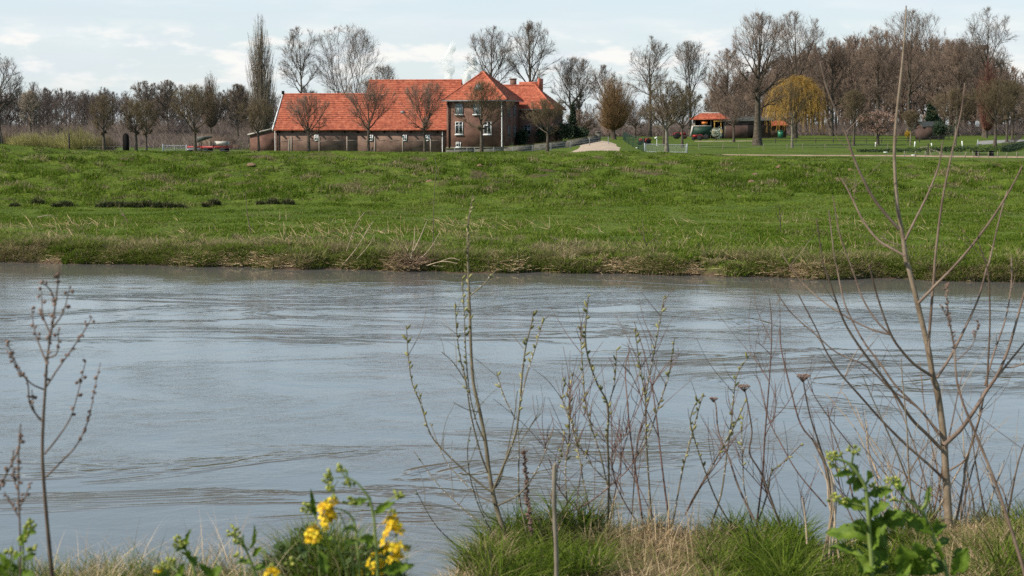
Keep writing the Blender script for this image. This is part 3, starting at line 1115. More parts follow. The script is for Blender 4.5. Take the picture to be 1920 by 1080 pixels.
blossom_tree()
leafy('conifer_tree', 'dark conifer beside the dark brick hut', 1742, 228, 196, 28, LEAFD, 5, cat='tree', n=3600, size=.14, lumps=10, cone=True, part='crown')
leafy('evergreen_bush', 'black-green bush against the right end of the brick hut', 1766, 212, 224, 22, LEAFD, 6, n=1600, size=.1)
leafy('evergreen_tree', 'dark ivy-clad trunk right of the farmhouse garden', 1073, 222, 192, 16, LEAFD, 7, cat='tree', n=2200, size=.12, lumps=12, cone=True, part='crown', zlo=.05)
for i, (px, yt, hw, lab) in enumerate(((985, 236, 18, 'dark evergreen bush against the shaded side of the farmhouse'), (1018, 228, 22, 'dark evergreen bush behind the trunk of the garden tree'),
                                       (1052, 226, 20, 'dark evergreen bush left of the ivy-clad trunk'), (1092, 236, 16, 'dark evergreen bush right of the ivy-clad trunk'))):
    leafy('evergreen_bush', lab, px, 207 + i * 2, yt, hw, LEAFD, 20 + i, n=1500, size=.12, group='dark bushes in the farmhouse garden')
leafy('round_bush', 'small round yellow-green bush by the farmhouse corner', 959, 192, 266, 4, LEAFM, 30, n=400, size=.04, stem=False)
leafy('yellow_bush', 'bright yellow forsythia bush left of the dark brick hut', 1700, 214, 243, 7, LEAFY, 31, n=700, size=.06)
leafy('flowering_bush', 'green bush flecked with white blossom before the shelter', 1341, 205, 237, 12, WHITEB, 32, n=1100, size=.06)
leafy('flowering_bush', 'pale blossoming bush at the end of the sandy drive', 1141, 236, 226, 13, BLOSS, 33, n=700, size=.06)

# ------------------------------------------------------------------ far woods (one mass each)


def wood(name, label, pxs, Ys, tops, tw, seed, protos=6, n=330, rad=3.2, tip=.017):
    rs = np.random.RandomState(seed)
    base = []
    for i in range(protos):
        (tV, tF), mb = bare_tree(seed * 10 + i, 10.0, rad, 1.1, ('dome', 'slim', 'egg')[i % 3], rt=.17, tip=tip, twigs=1, twl=.07, up=.25, dens=.72)
        mb.add(tV, tF, a=.2)
        base.append((np.concatenate(mb.V), {k: np.concatenate(v) for k, v in mb.F.items()}, np.concatenate(mb.A)))
    allb = MB()
    for px, Y, yt in zip(pxs, Ys, tops):
        V, Fd, A = base[rs.randint(protos)]
        g = ground(px, Y)
        s = (P(px, yt, Y)[2] - g[2]) / 10.0
        a = rs.rand() * 6.283
        c, sn = math.cos(a), math.sin(a)
        w = s * rs.uniform(.8, 1.15)
        Vn = np.stack([(V[:, 0] * c - V[:, 1] * sn) * w + g[0], (V[:, 0] * sn + V[:, 1] * c) * w + g[1], V[:, 2] * s + g[2] - .1], -1)
        allb.add(Vn, *Fd.values(), a=A)
    o = allb.build(name, TW[tw], None)
    return tag(o, label, 'wood', kind='stuff')


rs0 = np.random.RandomState(77)
px = np.concatenate([rs0.uniform(-260, 520, 150), rs0.uniform(-260, 520, 110)])
Yw = np.concatenate([rs0.uniform(350, 400, 150), rs0.uniform(400, 470, 110)])
wood('woodland', 'dense purplish bare wood along the left horizon', px, Yw, np.interp(px, [-260, 40, 200, 300, 520], [168, 174, 178, 180, 182]) + rs0.normal(0, 9, len(px)), 'wood', 4)
px = rs0.uniform(520, 1360, 90)
Yw = rs0.uniform(330, 430, 90)
wood('woodland', 'low bare wood behind the farm and the red shelter', px, Yw, np.interp(px, [520, 1000, 1180, 1360], [205, 200, 196, 180]) + rs0.normal(0, 7, len(px)), 'grey', 5)
px = np.concatenate([rs0.uniform(1330, 2200, 120), rs0.uniform(1330, 2200, 150)])
Yw = np.concatenate([rs0.uniform(285, 340, 120), rs0.uniform(340, 460, 150)])
wood('woodland', 'tall dense brown wood along the right horizon', px, Yw, np.interp(px, [1330, 1500, 1580, 1700, 1830, 1900, 2200], [160, 110, 90, 78, 90, 150, 140]) + rs0.normal(0, 12, len(px)), 'brown', 6, rad=3.0)
# brushy undergrowth below the woods
def undergrowth(name, label, x0, x1, Y0, Y1, n, h, tw, seed):
    rs = np.random.RandomState(seed)
    pxs = rs.uniform(x0, x1, n)
    Y = rs.uniform(Y0, Y1, n)
    x = (pxs - 960) / F * Y
    z = zt(x, Y)
    o = np.stack([x, Y, z], -1)
    v = rs.normal(0, .5, (n, 3))
    v[:, 2] = 1
    cl = vnoise(pxs * .05, Y * .05) * 1.2 + vnoise(pxs * .21, Y * .1) * .5
    q = o + v * (h * cl * rs.uniform(.4, 1.2, n))[:, None]
    V, Ft, a = spikes(o, q, .045, a=rs.rand(n))
    ob = np_mesh(name, V, [Ft], TW[tw], None, {'rnd': a})
    return tag(ob, label, 'undergrowth', kind='stuff')


undergrowth('undergrowth', 'brown brush at the foot of the left wood', -250, 520, 330, 430, 30000, 3.2, 'wood', 1)
undergrowth('undergrowth', 'brown brush at the foot of the right-hand wood', 1330, 2200, 275, 380, 34000, 2.4, 'wood', 2)
undergrowth('undergrowth', 'dark brush behind the drive and the red shelter', 1000, 1420, 258, 360, 16000, 2.4, 'wood', 3)
undergrowth('undergrowth', 'brown scrub below the left wood behind the dike', -150, 470, 210, 320, 15000, 1.2, 'wood', 7)
undergrowth('undergrowth', 'dry brown hedge behind the red farm trailer', 390, 448, 212, 220, 2500, 1.6, 'brown', 4)
# ------------------------------------------------------------------ buildings
def brick_material(name, c1, c2, mortar, scale=1.0):
    m = bpy.data.materials.new(name)
    m.use_nodes = True
    nt = m.node_tree
    L = nt.links
    b = nt.nodes['Principled BSDF']
    b.inputs['Roughness'].default_value = .95
    b.inputs['Specular IOR Level'].default_value = .1
    tcn = nt.nodes.new('ShaderNodeTexCoord')
    sp_ = nt.nodes.new('ShaderNodeSeparateXYZ')
    L.new(tcn.outputs['Object'], sp_.inputs[0])
    ad = nt.nodes.new('ShaderNodeMath')
    L.new(sp_.outputs[0], ad.inputs[0])
    L.new(sp_.outputs[1], ad.inputs[1])
    cb = nt.nodes.new('ShaderNodeCombineXYZ')
    L.new(ad.outputs[0], cb.inputs[0])
    L.new(sp_.outputs[2], cb.inputs[1])
    bt = nt.nodes.new('ShaderNodeTexBrick')
    bt.inputs['Scale'].default_value = scale
    bt.inputs['Brick Width'].default_value = .24
    bt.inputs['Row Height'].default_value = .075
    bt.inputs['Mortar Size'].default_value = .008
    bt.inputs['Color1'].default_value = (*c1, 1)
    bt.inputs['Color2'].default_value = (*c2, 1)
    bt.inputs['Mortar'].default_value = (*mortar, 1)
    L.new(cb.outputs[0], bt.inputs['Vector'])
    ns = nt.nodes.new('ShaderNodeTexNoise')
    ns.inputs['Scale'].default_value = .9
    ns.inputs['Detail'].default_value = 7
    L.new(tcn.outputs['Object'], ns.inputs['Vector'])
    rp = nt.nodes.new('ShaderNodeValToRGB')
    rp.color_ramp.elements[0].position = .3
    rp.color_ramp.elements[0].color = (.62, .6, .6, 1)
    rp.color_ramp.elements[1].position = .7
    rp.color_ramp.elements[1].color = (1.3, 1.27, 1.22, 1)
    L.new(ns.outputs['Fac'], rp.inputs[0])
    mx = nt.nodes.new('ShaderNodeMix')
    mx.data_type = 'RGBA'
    mx.blend_type = 'MULTIPLY'
    mx.inputs[0].default_value = 1
    L.new(bt.outputs['Color'], mx.inputs[6])
    L.new(rp.outputs[0], mx.inputs[7])
    L.new(mx.outputs[2], b.inputs['Base Color'])
    return m


BRICK = brick_material('grey_brown_brick', (.19, .115, .088), (.135, .085, .067), (.21, .165, .14))
BRICKR = brick_material('red_brown_brick', (.165, .082, .060), (.115, .060, .047), (.18, .13, .11))
BRICKD = brick_material('dark_brick', (.10, .062, .052), (.07, .045, .04), (.12, .095, .085))


def tile_material(name, cols):
    """clay tiles: each tile its own shade"""
    m = bpy.data.materials.new(name)
    m.use_nodes = True
    nt = m.node_tree
    L = nt.links
    b = nt.nodes['Principled BSDF']
    b.inputs['Roughness'].default_value = .75
    b.inputs['Specular IOR Level'].default_value = .25
    tcn = nt.nodes.new('ShaderNodeTexCoord')
    mp = nt.nodes.new('ShaderNodeMapping')
    mp.inputs['Scale'].default_value = (3.6, 3.6, 4.2)
    L.new(tcn.outputs['Object'], mp.inputs[0])
    vo = nt.nodes.new('ShaderNodeTexVoronoi')
    vo.inputs['Scale'].default_value = 1
    L.new(mp.outputs[0], vo.inputs['Vector'])
    s_ = nt.nodes.new('ShaderNodeSeparateColor')
    L.new(vo.outputs['Color'], s_.inputs[0])
    ns = nt.nodes.new('ShaderNodeTexNoise')
    ns.inputs['Scale'].default_value = .8
    ns.inputs['Detail'].default_value = 6
    L.new(tcn.outputs['Object'], ns.inputs['Vector'])
    ad = nt.nodes.new('ShaderNodeMath')
    ad.operation = 'MULTIPLY_ADD'
    L.new(s_.outputs[0], ad.inputs[0])
    ad.inputs[1].default_value = .55
    sc = nt.nodes.new('ShaderNodeMath')
    sc.operation = 'MULTIPLY'
    L.new(ns.outputs['Fac'], sc.inputs[0])
    sc.inputs[1].default_value = .5
    L.new(sc.outputs[0], ad.inputs[2])
    rp = nt.nodes.new('ShaderNodeValToRGB')
    e = rp.color_ramp.elements
    while len(e) < len(cols):
        e.new(.5)
    for i, c in enumerate(cols):
        e[i].position = .12 + .72 * i / (len(cols) - 1)
        e[i].color = (*c, 1)
    L.new(ad.outputs[0], rp.inputs[0])
    L.new(rp.outputs[0], b.inputs['Base Color'])
    return m


TILE = tile_material('orange_clay_tile', [(.16, .046, .028), (.33, .086, .048), (.42, .112, .060), (.49, .165, .095)])
WHITE = mat('white_paint', [(.72, .72, .70), (.82, .82, .80)], scale=4, rough=.5)
ZINC = mat('zinc', [(.16, .165, .17), (.26, .27, .28)], scale=3, rough=.45)
PLASTERB = mat('weathered_mortar', [(.24, .195, .16), (.31, .26, .215)], scale=3, rough=.9)
DARKW = mat('tarred_wood', [(.006, .006, .006), (.016, .014, .013)], scale=6, rough=.9, spec=.05, stretch=(4, 4, .6))
WOOD = mat('weathered_wood', [(.12, .10, .075), (.22, .185, .14), (.31, .27, .21)], scale=5, rough=.9, stretch=(4, 4, 1.1))
RAILW = mat('dark_rail_wood', [(.035, .030, .025), (.07, .06, .048)], scale=5, rough=.9)
METAL = mat('galvanised_metal', [(.30, .32, .33), (.44, .46, .46)], scale=4, rough=.4)
GREENM = mat('green_metal', [(.012, .035, .022), (.02, .055, .035)], scale=3, rough=.6)
GREENB = mat('green_plastic', [(.02, .12, .06), (.03, .17, .09)], scale=2, rough=.4)
REDP = mat('red_paint', [(.20, .018, .015), (.34, .03, .022)], scale=4, rough=.45)
ORANGE = mat('orange_paint', [(.50, .13, .02), (.62, .19, .03)], scale=3, rough=.45)
AMBER = mat('amber_paint', [(.36, .20, .03), (.46, .28, .05)], scale=3, rough=.5)
RUBBER = mat('black_rubber', [(.012, .012, .012), (.03, .03, .03)], scale=6, rough=.85)
STONE = mat('mossy_stone', [(.05, .05, .042), (.11, .105, .085), (.17, .16, .13)], scale=3, rough=.95, bump=.02)
GLASS = mat('window_glass', [(.012, .015, .018), (.02, .024, .028)], scale=1, rough=.06, spec=.8)
CURT = mat('window_blind', [(.22, .25, .27), (.32, .35, .37)], scale=2, rough=.6)
CONC = mat('pale_render', [(.42, .39, .34), (.55, .52, .46)], scale=2, rough=.9)


def tiled(mb, bl, br, tr, tl, rows, step=.085, thick=.12):
    """a roof slope of overlapping tile courses with real steps, bl..tl seen from outside"""
    bl, br, tr, tl = [np.asarray(p, float) for p in (bl, br, tr, tl)]
    nrm = np.cross(br - bl, tl - bl)
    nrm /= np.linalg.norm(nrm)
    V, Fq = [], []
    rs = np.random.RandomState(int(abs(bl.sum()) * 10) % 999)
    seg = 14
    for r in range(rows):
        t0, t1 = r / rows, (r + 1.0) / rows
        for s in range(seg):
            s0, s1 = s / seg, (s + 1) / seg
            q = []
            for (t, st) in ((t0, step), (t1, step * .15)):
                for ss in (s0, s1):
                    a = bl + (br - bl) * ss
                    b = tl + (tr - tl) * ss
                    q.append(a + (b - a) * t + nrm * (st + rs.uniform(-.008, .008)))
            low = [q[0] - nrm * step * 1.1, q[1] - nrm * step * 1.1]
            n = len(V)
            V += [q[0], q[1], q[3], q[2], low[0], low[1]]
            Fq += [(n, n + 1, n + 2, n + 3), (n + 4, n + 5, n + 1, n)]
    mb.add(V, Fq)
    b = np.array([bl, br, tr, tl]) - nrm * .015
    mb.prism(b - nrm * thick, b)
    return mb


def bar(mb, p, q, r, sides=6):
    return mb.tube([p, q], [r, r], sides)


def window(parent, name, u, v, w, wd, ht, face='front', cross=.45, frame_mat=None, glass=None, sill=True, label=None, fr=.07):
    """window part with frame and sill sub-parts on the plane y=v (front) of the parent"""
    g = MB()
    g.box((u, v - .02, w), (wd, .03, ht))
    o = g.build('window', glass or GLASS, parent)
    if label:
        o['label'] = label
    f = MB()
    for s in (-1, 1):
        f.box((u + s * (wd / 2 - fr / 2), v - .065, w), (fr, .06, ht))
        f.box((u, v - .065, w + s * (ht / 2 - fr / 2)), (wd - 2 * fr, .06, fr))
    f.box((u, v - .06, w), (fr * .75, .05, ht - 2 * fr))
    f.box((u, v - .063, w + ht * (cross - .22)), (wd - 2 * fr, .05, fr * .9))
    f.build('frame', frame_mat or WHITE, o)
    if sill:
        s_ = MB()
        s_.box((u, v - .10, w - ht / 2 - .07), (wd + .16, .16, .09))
        s_.build('sill', WHITE, o)
    return o


# --- farmhouse
TH = math.radians(13)
hx, hY = (838 - 960) / F * 202.3, 202.3
house = thing('farmhouse', 'two-storey brick farmhouse with orange hipped roof and skylight', 'house', (hx, hY, 1.2), -TH)
HW, HD, HE = 7.45, 8.6, 6.95        # width, depth, wall height above z=1.2
m = MB()
m.box((HW / 2, HD / 2, HE / 2), (HW, HD, HE))
m.build('wall', BRICKR, house)
ov = .42
ez = HE - .02
ap1 = np.array((HW / 2, HD * .47, HE + 3.55))
ap2 = np.array((HW / 2 + .05, HD * .53, HE + 3.55))
c = [np.array((-ov, -ov, ez)), np.array((HW + ov, -ov, ez)), np.array((HW + ov, HD + ov, ez)), np.array((-ov, HD + ov, ez))]
m = MB()
tiled(m, c[0], c[1], ap1, ap1, 17)
tiled(m, c[1], c[2], ap2, ap1, 17)
tiled(m, c[2], c[3], ap2, ap2, 17)
tiled(m, c[3], c[0], ap1, ap2, 17)
roof = m.build('roof', TILE, house)
m = MB()
for q, a in ((c[0], ap1), (c[1], ap1), (c[2], ap2), (c[3], ap2)):
    p0, p1 = q + np.array((0, 0, .06)), a + np.array((0, 0, .07))
    m.tube([p0 + (p1 - p0) * t for t in np.linspace(0, 1, 12)], [.12] * 12, 7)
m.build('hip_ridge', TILE, roof)
m = MB()
m.tube([ap1 + (-.5, .3, .0), ap1 + (.0, .3, .12), ap1 + (.45, .3, .0)], [.1, .13, .1], 6)
m.build('ridge_cap', BRICKR, roof)
# skylight on the front slope
sl = (ap1 - (c[0] + c[1]) / 2)
sln = sl / np.linalg.norm(sl)
nrm = np.cross((1, 0, 0), sln)
ctr = (c[0] + c[1]) / 2 + sl * .43 + nrm * .13 + np.array((.0, 0, 0))
ang = math.atan2(sln[2], sln[1])
m = MB()
m.box(ctr, (.84, 1.05, .12), rx=ang)
sk = m.build('skylight', RUBBER, roof)
m = MB()
m.box(ctr + nrm * .065, (.66, .86, .03), rx=ang)
m.build('pane', CURT, sk)
m = MB()
m.box((HW / 2, -ov - .05, ez - .08), (HW + 2 * ov + .1, .13, .13))
m.box((HW + ov + .05, HD / 2, ez - .08), (.13, HD + 2 * ov - .1, .13))
m.build('gutter', ZINC, house)
for u, mt in ((.32, DARKW), (HW - .28, WHITE)):
    m = MB()
    m.tube([(u, -.42, ez - .15), (u, -.12, ez - .75), (u, -.1, 3.2), (u, -.1, .6)], [.065] * 4, 7)
    m.build('downpipe', mt, house)


def hu(px):    # photo column -> position along the house front
    X0 = np.array((hx, hY))
    d = np.array((math.cos(TH), -math.sin(TH)))
    k = (px - 960) / F
    return float((k * X0[1] - X0[0]) / (d[0] - k * d[1]))


def hz(py, px=890, Y=201.5):
    return float(P(px, py, Y)[2]) - 1.2


for pxw, yc, wd, ht, gl, lab in ((861.5, 240, .98, 1.55, GLASS, None), (914.5, 240, .98, 1.55, GLASS, None), (861.5, 204, .98, 1.35, CURT, 'upper window with pale blind'), (895, 204, .98, 1.35, CURT, 'upper window with pale blind')):
    window(house, 'window', hu(pxw), 0, hz(yc), wd, ht, glass=gl, frame_mat=WHITE if gl is GLASS else ZINC, label=lab, fr=.06)
window(house, 'window', hu(860), 0, hz(271), .62, .62, label='small cellar window', fr=.06)
m = MB()
m.box((HW / 2, -.03, .55), (HW + .1, .06, 1.1))
m.build('plinth', STONE, house)
# shaded windows of the right-hand side
for v in (2.4, 5.6):
    for z in (5.6, 3.0):
        g = MB()
        g.box((HW + .02, v, z), (.03, .95, 1.4))
        o = g.build('window', GLASS, house)
        f = MB()
        for s in (-1, 1):
            f.box((HW + .06, v + s * .44, z), (.06, .08, 1.4))
            f.box((HW + .06, v, z + s * .66), (.06, .8, .08))
        f.box((HW + .055, v, z), (.05, .07, 1.24))
        f.build('frame', ZINC, o)

# --- wing behind the farmhouse
wing = thing('farmhouse_wing', 'long low brick wing with orange roof behind the right of the farmhouse', 'house', (hx, hY, 1.2), -TH)
u0, u1, v0, v1, we = 3.6, 11.6, HD + .5, HD + 8.0, 5.9
m = MB()
m.box(((u0 + u1) / 2, (v0 + v1) / 2, we / 2), (u1 - u0, v1 - v0, we))
m.build('wall', BRICKR, wing)
vm, wr = (v0 + v1) / 2, we + 3.1
c = [np.array((u0 - .3, v0 - ov, we)), np.array((u1 + ov, v0 - ov, we)), np.array((u1 + ov, v1 + ov, we)), np.array((u0 - .3, v1 + ov, we))]
a1, a2 = np.array((u0 - .3, vm, wr)), np.array((u1 - 3.0, vm, wr))
m = MB()
tiled(m, c[0], c[1], a2, a1, 16)
tiled(m, c[1], c[2], a2, a2, 16)
tiled(m, c[2], c[3], a1, a2, 16)
roof2 = m.build('roof', TILE, wing)
m = MB()
m.tube([a1 + (0, 0, .07), a2 + (0, 0, .07)], [.13, .13], 7)
m.tube([a2 + (0, 0, .07), c[1] + (0, 0, .06)], [.12, .12], 7)
m.build('ridge', TILE, roof2)
m = MB()
m.box((u0 + 2.0, vm + .2, wr + .2), (.75, .6, 1.3))
m.box((u0 + 2.0, vm + .2, wr + .92), (.85, .7, .14))
m.build('chimney', BRICKR, roof2)
m = MB()
m.prism([(u0 + 2.6, vm + 1, wr - .6), (u0 + 5.2, vm + 1, wr - .6), (u0 + 5.2, vm + 1.1, wr + .55), (u0 + 2.6, vm + 1.1, wr + .55)],
        [(u0 + 2.6, vm + 3, wr - .6), (u0 + 5.2, vm + 3, wr - .6), (u0 + 5.2, vm + 3, wr + .55), (u0 + 2.6, vm + 3, wr + .55)])
m.box((u0 + 5.3, vm + 2, wr + .2), (.3, 2.1, 1.6))
m.build('dormer', TILE, roof2)
for i in range(2):
    window(wing, 'window', 8.4 + i * 1.8, v0, 3.2, .9, 1.3, fr=.07, frame_mat=ZINC, sill=False)
m = MB()
m.box(((u0 + u1) / 2, v0 - ov - .04, we - .07), (u1 - u0, .12, .12))
m.build('gutter', ZINC, wing)

# --- barn
TB = math.radians(8)
bx, bY = (519 - 960) / F * 206.2, 206.2
barn = thing('barn', 'long brick barn with stepped orange tile roof and four small white windows', 'barn', (bx, bY, 1.0), -TB)
BL, BE = 22.1, 3.62
B1, D1, D2 = 10.75, 9.2, 13.4
m = MB()
m.box((B1 / 2, D1 / 2, BE / 2), (B1, D1, BE))
m.box((B1 + (BL + 1 - B1) / 2, D2 / 2, BE / 2), (BL + 1 - B1, D2, BE))
rk1, rk2 = BE + .02 + 4.35, BE + .02 + 6.15
for u, dd, rk in ((.12, D1, rk1), (B1 - .15, D1, rk1), (B1 + .16, D2, rk2), (BL + .8, D2, rk2)):
    m.prism([(u - .11, 0.02, BE), (u - .11, dd / 2, rk - .25), (u - .11, dd - .02, BE)], [(u + .11, 0.02, BE), (u + .11, dd / 2, rk - .25), (u + .11, dd - .02, BE)])
m.build('wall', BRICK, barn)
m = MB()
oe = .38
z0 = BE - .22


def sl_z(v, dd, rk):
    return z0 + (rk - z0) * (v + oe) / (dd / 2 + oe)


tiled(m, (-.22, -oe, z0), (B1, -oe, z0), (B1, D1 / 2, rk1), (-.22, D1 / 2, rk1), 19)
tiled(m, (B1, D1 + oe, z0), (-.22, D1 + oe, z0), (-.22, D1 / 2, rk1), (B1, D1 / 2, rk1), 19)
tiled(m, (B1 + .02, -oe, z0), (BL + 1, -oe, z0), (BL + 1, D2 / 2, rk2), (B1 + .02, D2 / 2, rk2), 26)
tiled(m, (BL + 1, D2 + oe, z0), (B1 + .02, D2 + oe, z0), (B1 + .02, D2 / 2, rk2), (BL + 1, D2 / 2, rk2), 26)
broof = m.build('roof', TILE, barn)
m = MB()
m.tube([(-.25, D1 / 2, rk1 + .05), (B1, D1 / 2, rk1 + .05)], [.13, .13], 7)
m.tube([(B1 - .05, D2 / 2, rk2 + .05), (BL + 1, D2 / 2, rk2 + .05)], [.13, .13], 7)
m.build('ridge', TILE, broof)
m = MB()
sgn = np.array((0, D1 / 2 + oe, rk1 - z0))
for v_a, v_b in ((-oe - .05, D1 / 2), (D1 + oe + .05, D1 / 2)):
    za = z0
    m.prism([(-.36, v_a, za - .12), (-.23, v_a, za - .12), (-.23, v_a, za + .2), (-.36, v_a, za + .2)],
            [(-.36, v_b, rk1 - .12), (-.23, v_b, rk1 - .12), (-.23, v_b, rk1 + .2), (-.36, v_b, rk1 + .2)])
m.build('verge_board', WHITE, broof)
m = MB()
m.box((-.28, D1 / 2, rk1 + .25), (.3, .3, .5))
m.build('finial', DARKW, broof)
m = MB()
v_ = D2 / 2 * .30
m.box((hu(752) if False else 16.2, v_, sl_z(v_, D2, rk2) + .12), (.45, .4, .28))
m.build('roof_vent', ZINC, broof)


def bu(px):
    d = np.array((math.cos(TB), -math.sin(TB)))
    k = (px - 960) / F
    return float((k * bY - bx) / (d[0] - k * d[1]))


def bz(py, px=680, Y=204.5):
    return float(P(px, py, Y)[2]) - 1.0


for pxw in (595, 697, 760, 802.5):
    window(barn, 'window', bu(pxw), 0, bz(258.5), .52, .74, cross=.3, sill=False, fr=.085)
# pale mortar bands and flat pilaster strips
for i, pxp in enumerate((522, 548, 574, 600, 626, 652, 678, 704, 730, 756, 782, 808, 831)):
    u = bu(pxp)
    if i % 2:
        m = MB()
        m.box((u, -.03, 1.3), (.14, .06, 2.6))
        m.build('pilaster', PLASTERB, barn)
    m = MB()
    m.box((u + .7, -.012, bz(263.5) + (.02 if i % 3 else -.1)), (1.25 if i != 12 else .1, .024, .05))
    m.build('mortar_band', PLASTERB, barn)
for i in range(13):
    m = MB()
    u = .5 + i * 1.72
    m.prism([(u - .07, -.55, BE - .42), (u + .07, -.55, BE - .42), (u + .07, -.55, BE - .28), (u - .07, -.55, BE - .28)],
            [(u - .07, .05, BE - .62), (u + .07, .05, BE - .62), (u + .07, .05, BE - .18), (u - .07, .05, BE - .18)])
    m.build('bracket', DARKW, barn)
m = MB()
m.tube([(.22, -.14, BE - .3), (.22, -.14, .3)], [.075, .075], 7)
m.build('downpipe', DARKW, barn)
m = MB()
m.tube([(BL - .35, -.12, BE - .4), (BL - .35, -.12, .5)], [.06, .06], 7)
m.build('downpipe', WHITE, barn)

# --- lean-to at the barn's left end
lean = thing('lean_to_shed', 'red brick lean-to with pale sloping roof edge at the left end of the barn', 'shed', (bx, bY, 1.0), -TB)
lw = 3.75
m = MB()
m.prism([(-lw, 1.0, 0), (-.26, 1.0, 0), (-.26, 1.0, 3.55), (-lw, 1.0, 2.75)], [(-lw, 7.5, 0), (-.26, 7.5, 0), (-.26, 7.5, 3.55), (-lw, 7.5, 2.75)])
m.build('wall', BRICKR, lean)
m = MB()
m.prism([(-lw - .25, .8, 2.72), (-.2, .8, 3.6), (-.2, .8, 3.76), (-lw - .25, .8, 2.88)], [(-lw - .25, 7.8, 2.72), (-.2, 7.8, 3.6), (-.2, 7.8, 3.76), (-lw - .25, 7.8, 2.88)])
m.build('roof', CONC, lean)
m = MB()
m.tube([(-.36, .9, 3.5), (-.36, .9, .1)], [.06, .06], 6)
m.build('downpipe', WHITE, lean)
g = MB()
g.box((-.75, .98, 2.1), (.16, .05, .34))
g.build('vent_slit', RUBBER, lean)

# --- dark brick hut on the right
hut = thing('brick_hut', 'small dark brick hut with grey roof on the right-hand lawn', 'shed', tuple(ground(1727, 215) - np.array((0, 0, .1))), math.radians(24))
m = MB()
m.prism([(0, 0, 0), (3.3, 0, 0), (3.3, 0, 2.0), (0, 0, 2.0)], [(0, 1.6, 0), (3.3, 1.6, 0), (3.3, 1.6, 2.0), (0, 1.6, 2.0)])
for u in (.08, 3.22):
    m.prism([(u - .08, .02, 2.0), (u - .08, .8, 2.45), (u - .08, 1.58, 2.0)], [(u + .08, .02, 2.0), (u + .08, .8, 2.45), (u + .08, 1.58, 2.0)])
m.build('wall', BRICKD, hut)
SLATE = mat('grey_slate', [(.06, .062, .058), (.11, .115, .105)], scale=5, rough=.7)
m = MB()
tiled(m, (-.2, -.25, 1.85), (3.5, -.25, 1.85), (3.5, .8, 2.5), (-.2, .8, 2.5), 5, step=.03)
tiled(m, (3.5, 1.85, 1.85), (-.2, 1.85, 1.85), (-.2, .8, 2.5), (3.5, .8, 2.5), 5, step=.03)
m.build('roof', SLATE, hut)
m = MB()
m.tube([(.2, .8, 2.4), (.2, .8, 3.5)], [.06, .04], 6)
m.build('flue', METAL, hut)

# --- red-roofed open shelter
sx = ground(1299, 226)
shel = thing('open_shelter', 'open timber shelter with low orange tile roof behind the green trailer', 'shelter', (sx[0], sx[1], sx[2]), math.radians(-4))
SW, SD, SE = 4.6, 4.2, 2.75
for u, v in ((.15, .15), (2.4, .15), (SW - .15, .15), (.15, SD - .15), (SW - .15, SD - .15)):
    m = MB()
    m.box((u, v, SE / 2), (.16, .16, SE))
    m.build('post', WOOD, shel)
m = MB()
m.box((SW / 2, SD - .02, SE / 2), (SW - .4, .08, SE))
m.build('back_wall', DARKW, shel)
c = [np.array((-.4, -.4, SE)), np.array((SW + .4, -.4, SE)), np.array((SW + .4, SD + .4, SE)), np.array((-.4, SD + .4, SE))]
a1, a2 = np.array((1.1, SD / 2, SE + .8)), np.array((SW - .9, SD / 2, SE + .8))
m = MB()
tiled(m, c[0], c[1], a2, a1, 8)
tiled(m, c[1], c[2], a2, a2, 8)
tiled(m, c[2], c[3], a1, a2, 8)
tiled(m, c[3], c[0], a1, a1, 8)
m.build('roof', TILE, shel)
m = MB()
m.tube([a1 + (0, 0, .05), a2 + (0, 0, .05)], [.11, .11], 6)
m.build('ridge', CONC, shel)
# brick outbuilding right of the shelter
ob_ = thing('outbuilding', 'low brown brick outbuilding half hidden behind the gnarled fruit tree', 'shed', tuple(ground(1350, 232)), math.radians(-3))
m = MB()
m.box((3.6, 2, 1.3), (7.2, 4, 2.6))
m.build('wall', BRICKD, ob_)
m = MB()
tiled(m, (-.2, -.3, 2.55), (7.4, -.3, 2.55), (7.4, 2, 3.1), (-.2, 2, 3.1), 7)
tiled(m, (7.4, 4.3, 2.55), (-.2, 4.3, 2.55), (-.2, 2, 3.1), (7.4, 2, 3.1), 7)
m.build('roof', SLATE, ob_)
g = MB()
g.box((4.8, -.02, 1.05), (1.9, .05, 2.0))
g.build('door', DARKW, ob_)
ob2 = thing('garden_shed', 'low dark shed with red roof edge under the golden willow', 'shed', tuple(ground(1432, 240)), 0)
m = MB()
m.box((1.6, 1.5, .95), (3.2, 3, 1.9))
m.build('wall', BRICKD, ob2)
m = MB()
tiled(m, (-.2, -.3, 1.85), (3.4, -.3, 1.85), (3.4, 3.2, 2.5), (-.2, 3.2, 2.5), 7)
m.build('roof', TILE, ob2)


# ------------------------------------------------------------------ farm vehicles and gear on the right
def wheel(mb_tyre, c, r, w):
    mb_tyre.lathe((c[0], c[1] - w / 2, c[2]), [(r * .55, 0), (r * .95, 0), (r, w * .25), (r, w * .75), (r * .95, w), (r * .55, w)], 16, 'y')


def add_wheel(parent, c, r, w, hubmat):
    t = MB()
    wheel(t, c, r, w)
    o = t.build('wheel', RUBBER, parent, smooth=False)
    h = MB()
    h.lathe((c[0], c[1] - w * .4, c[2]), [(r * .1, -.02), (r * .54, 0), (r * .54, w * .8), (r * .1, w * .82)], 12, 'y')
    h.build('rim', hubmat, o)


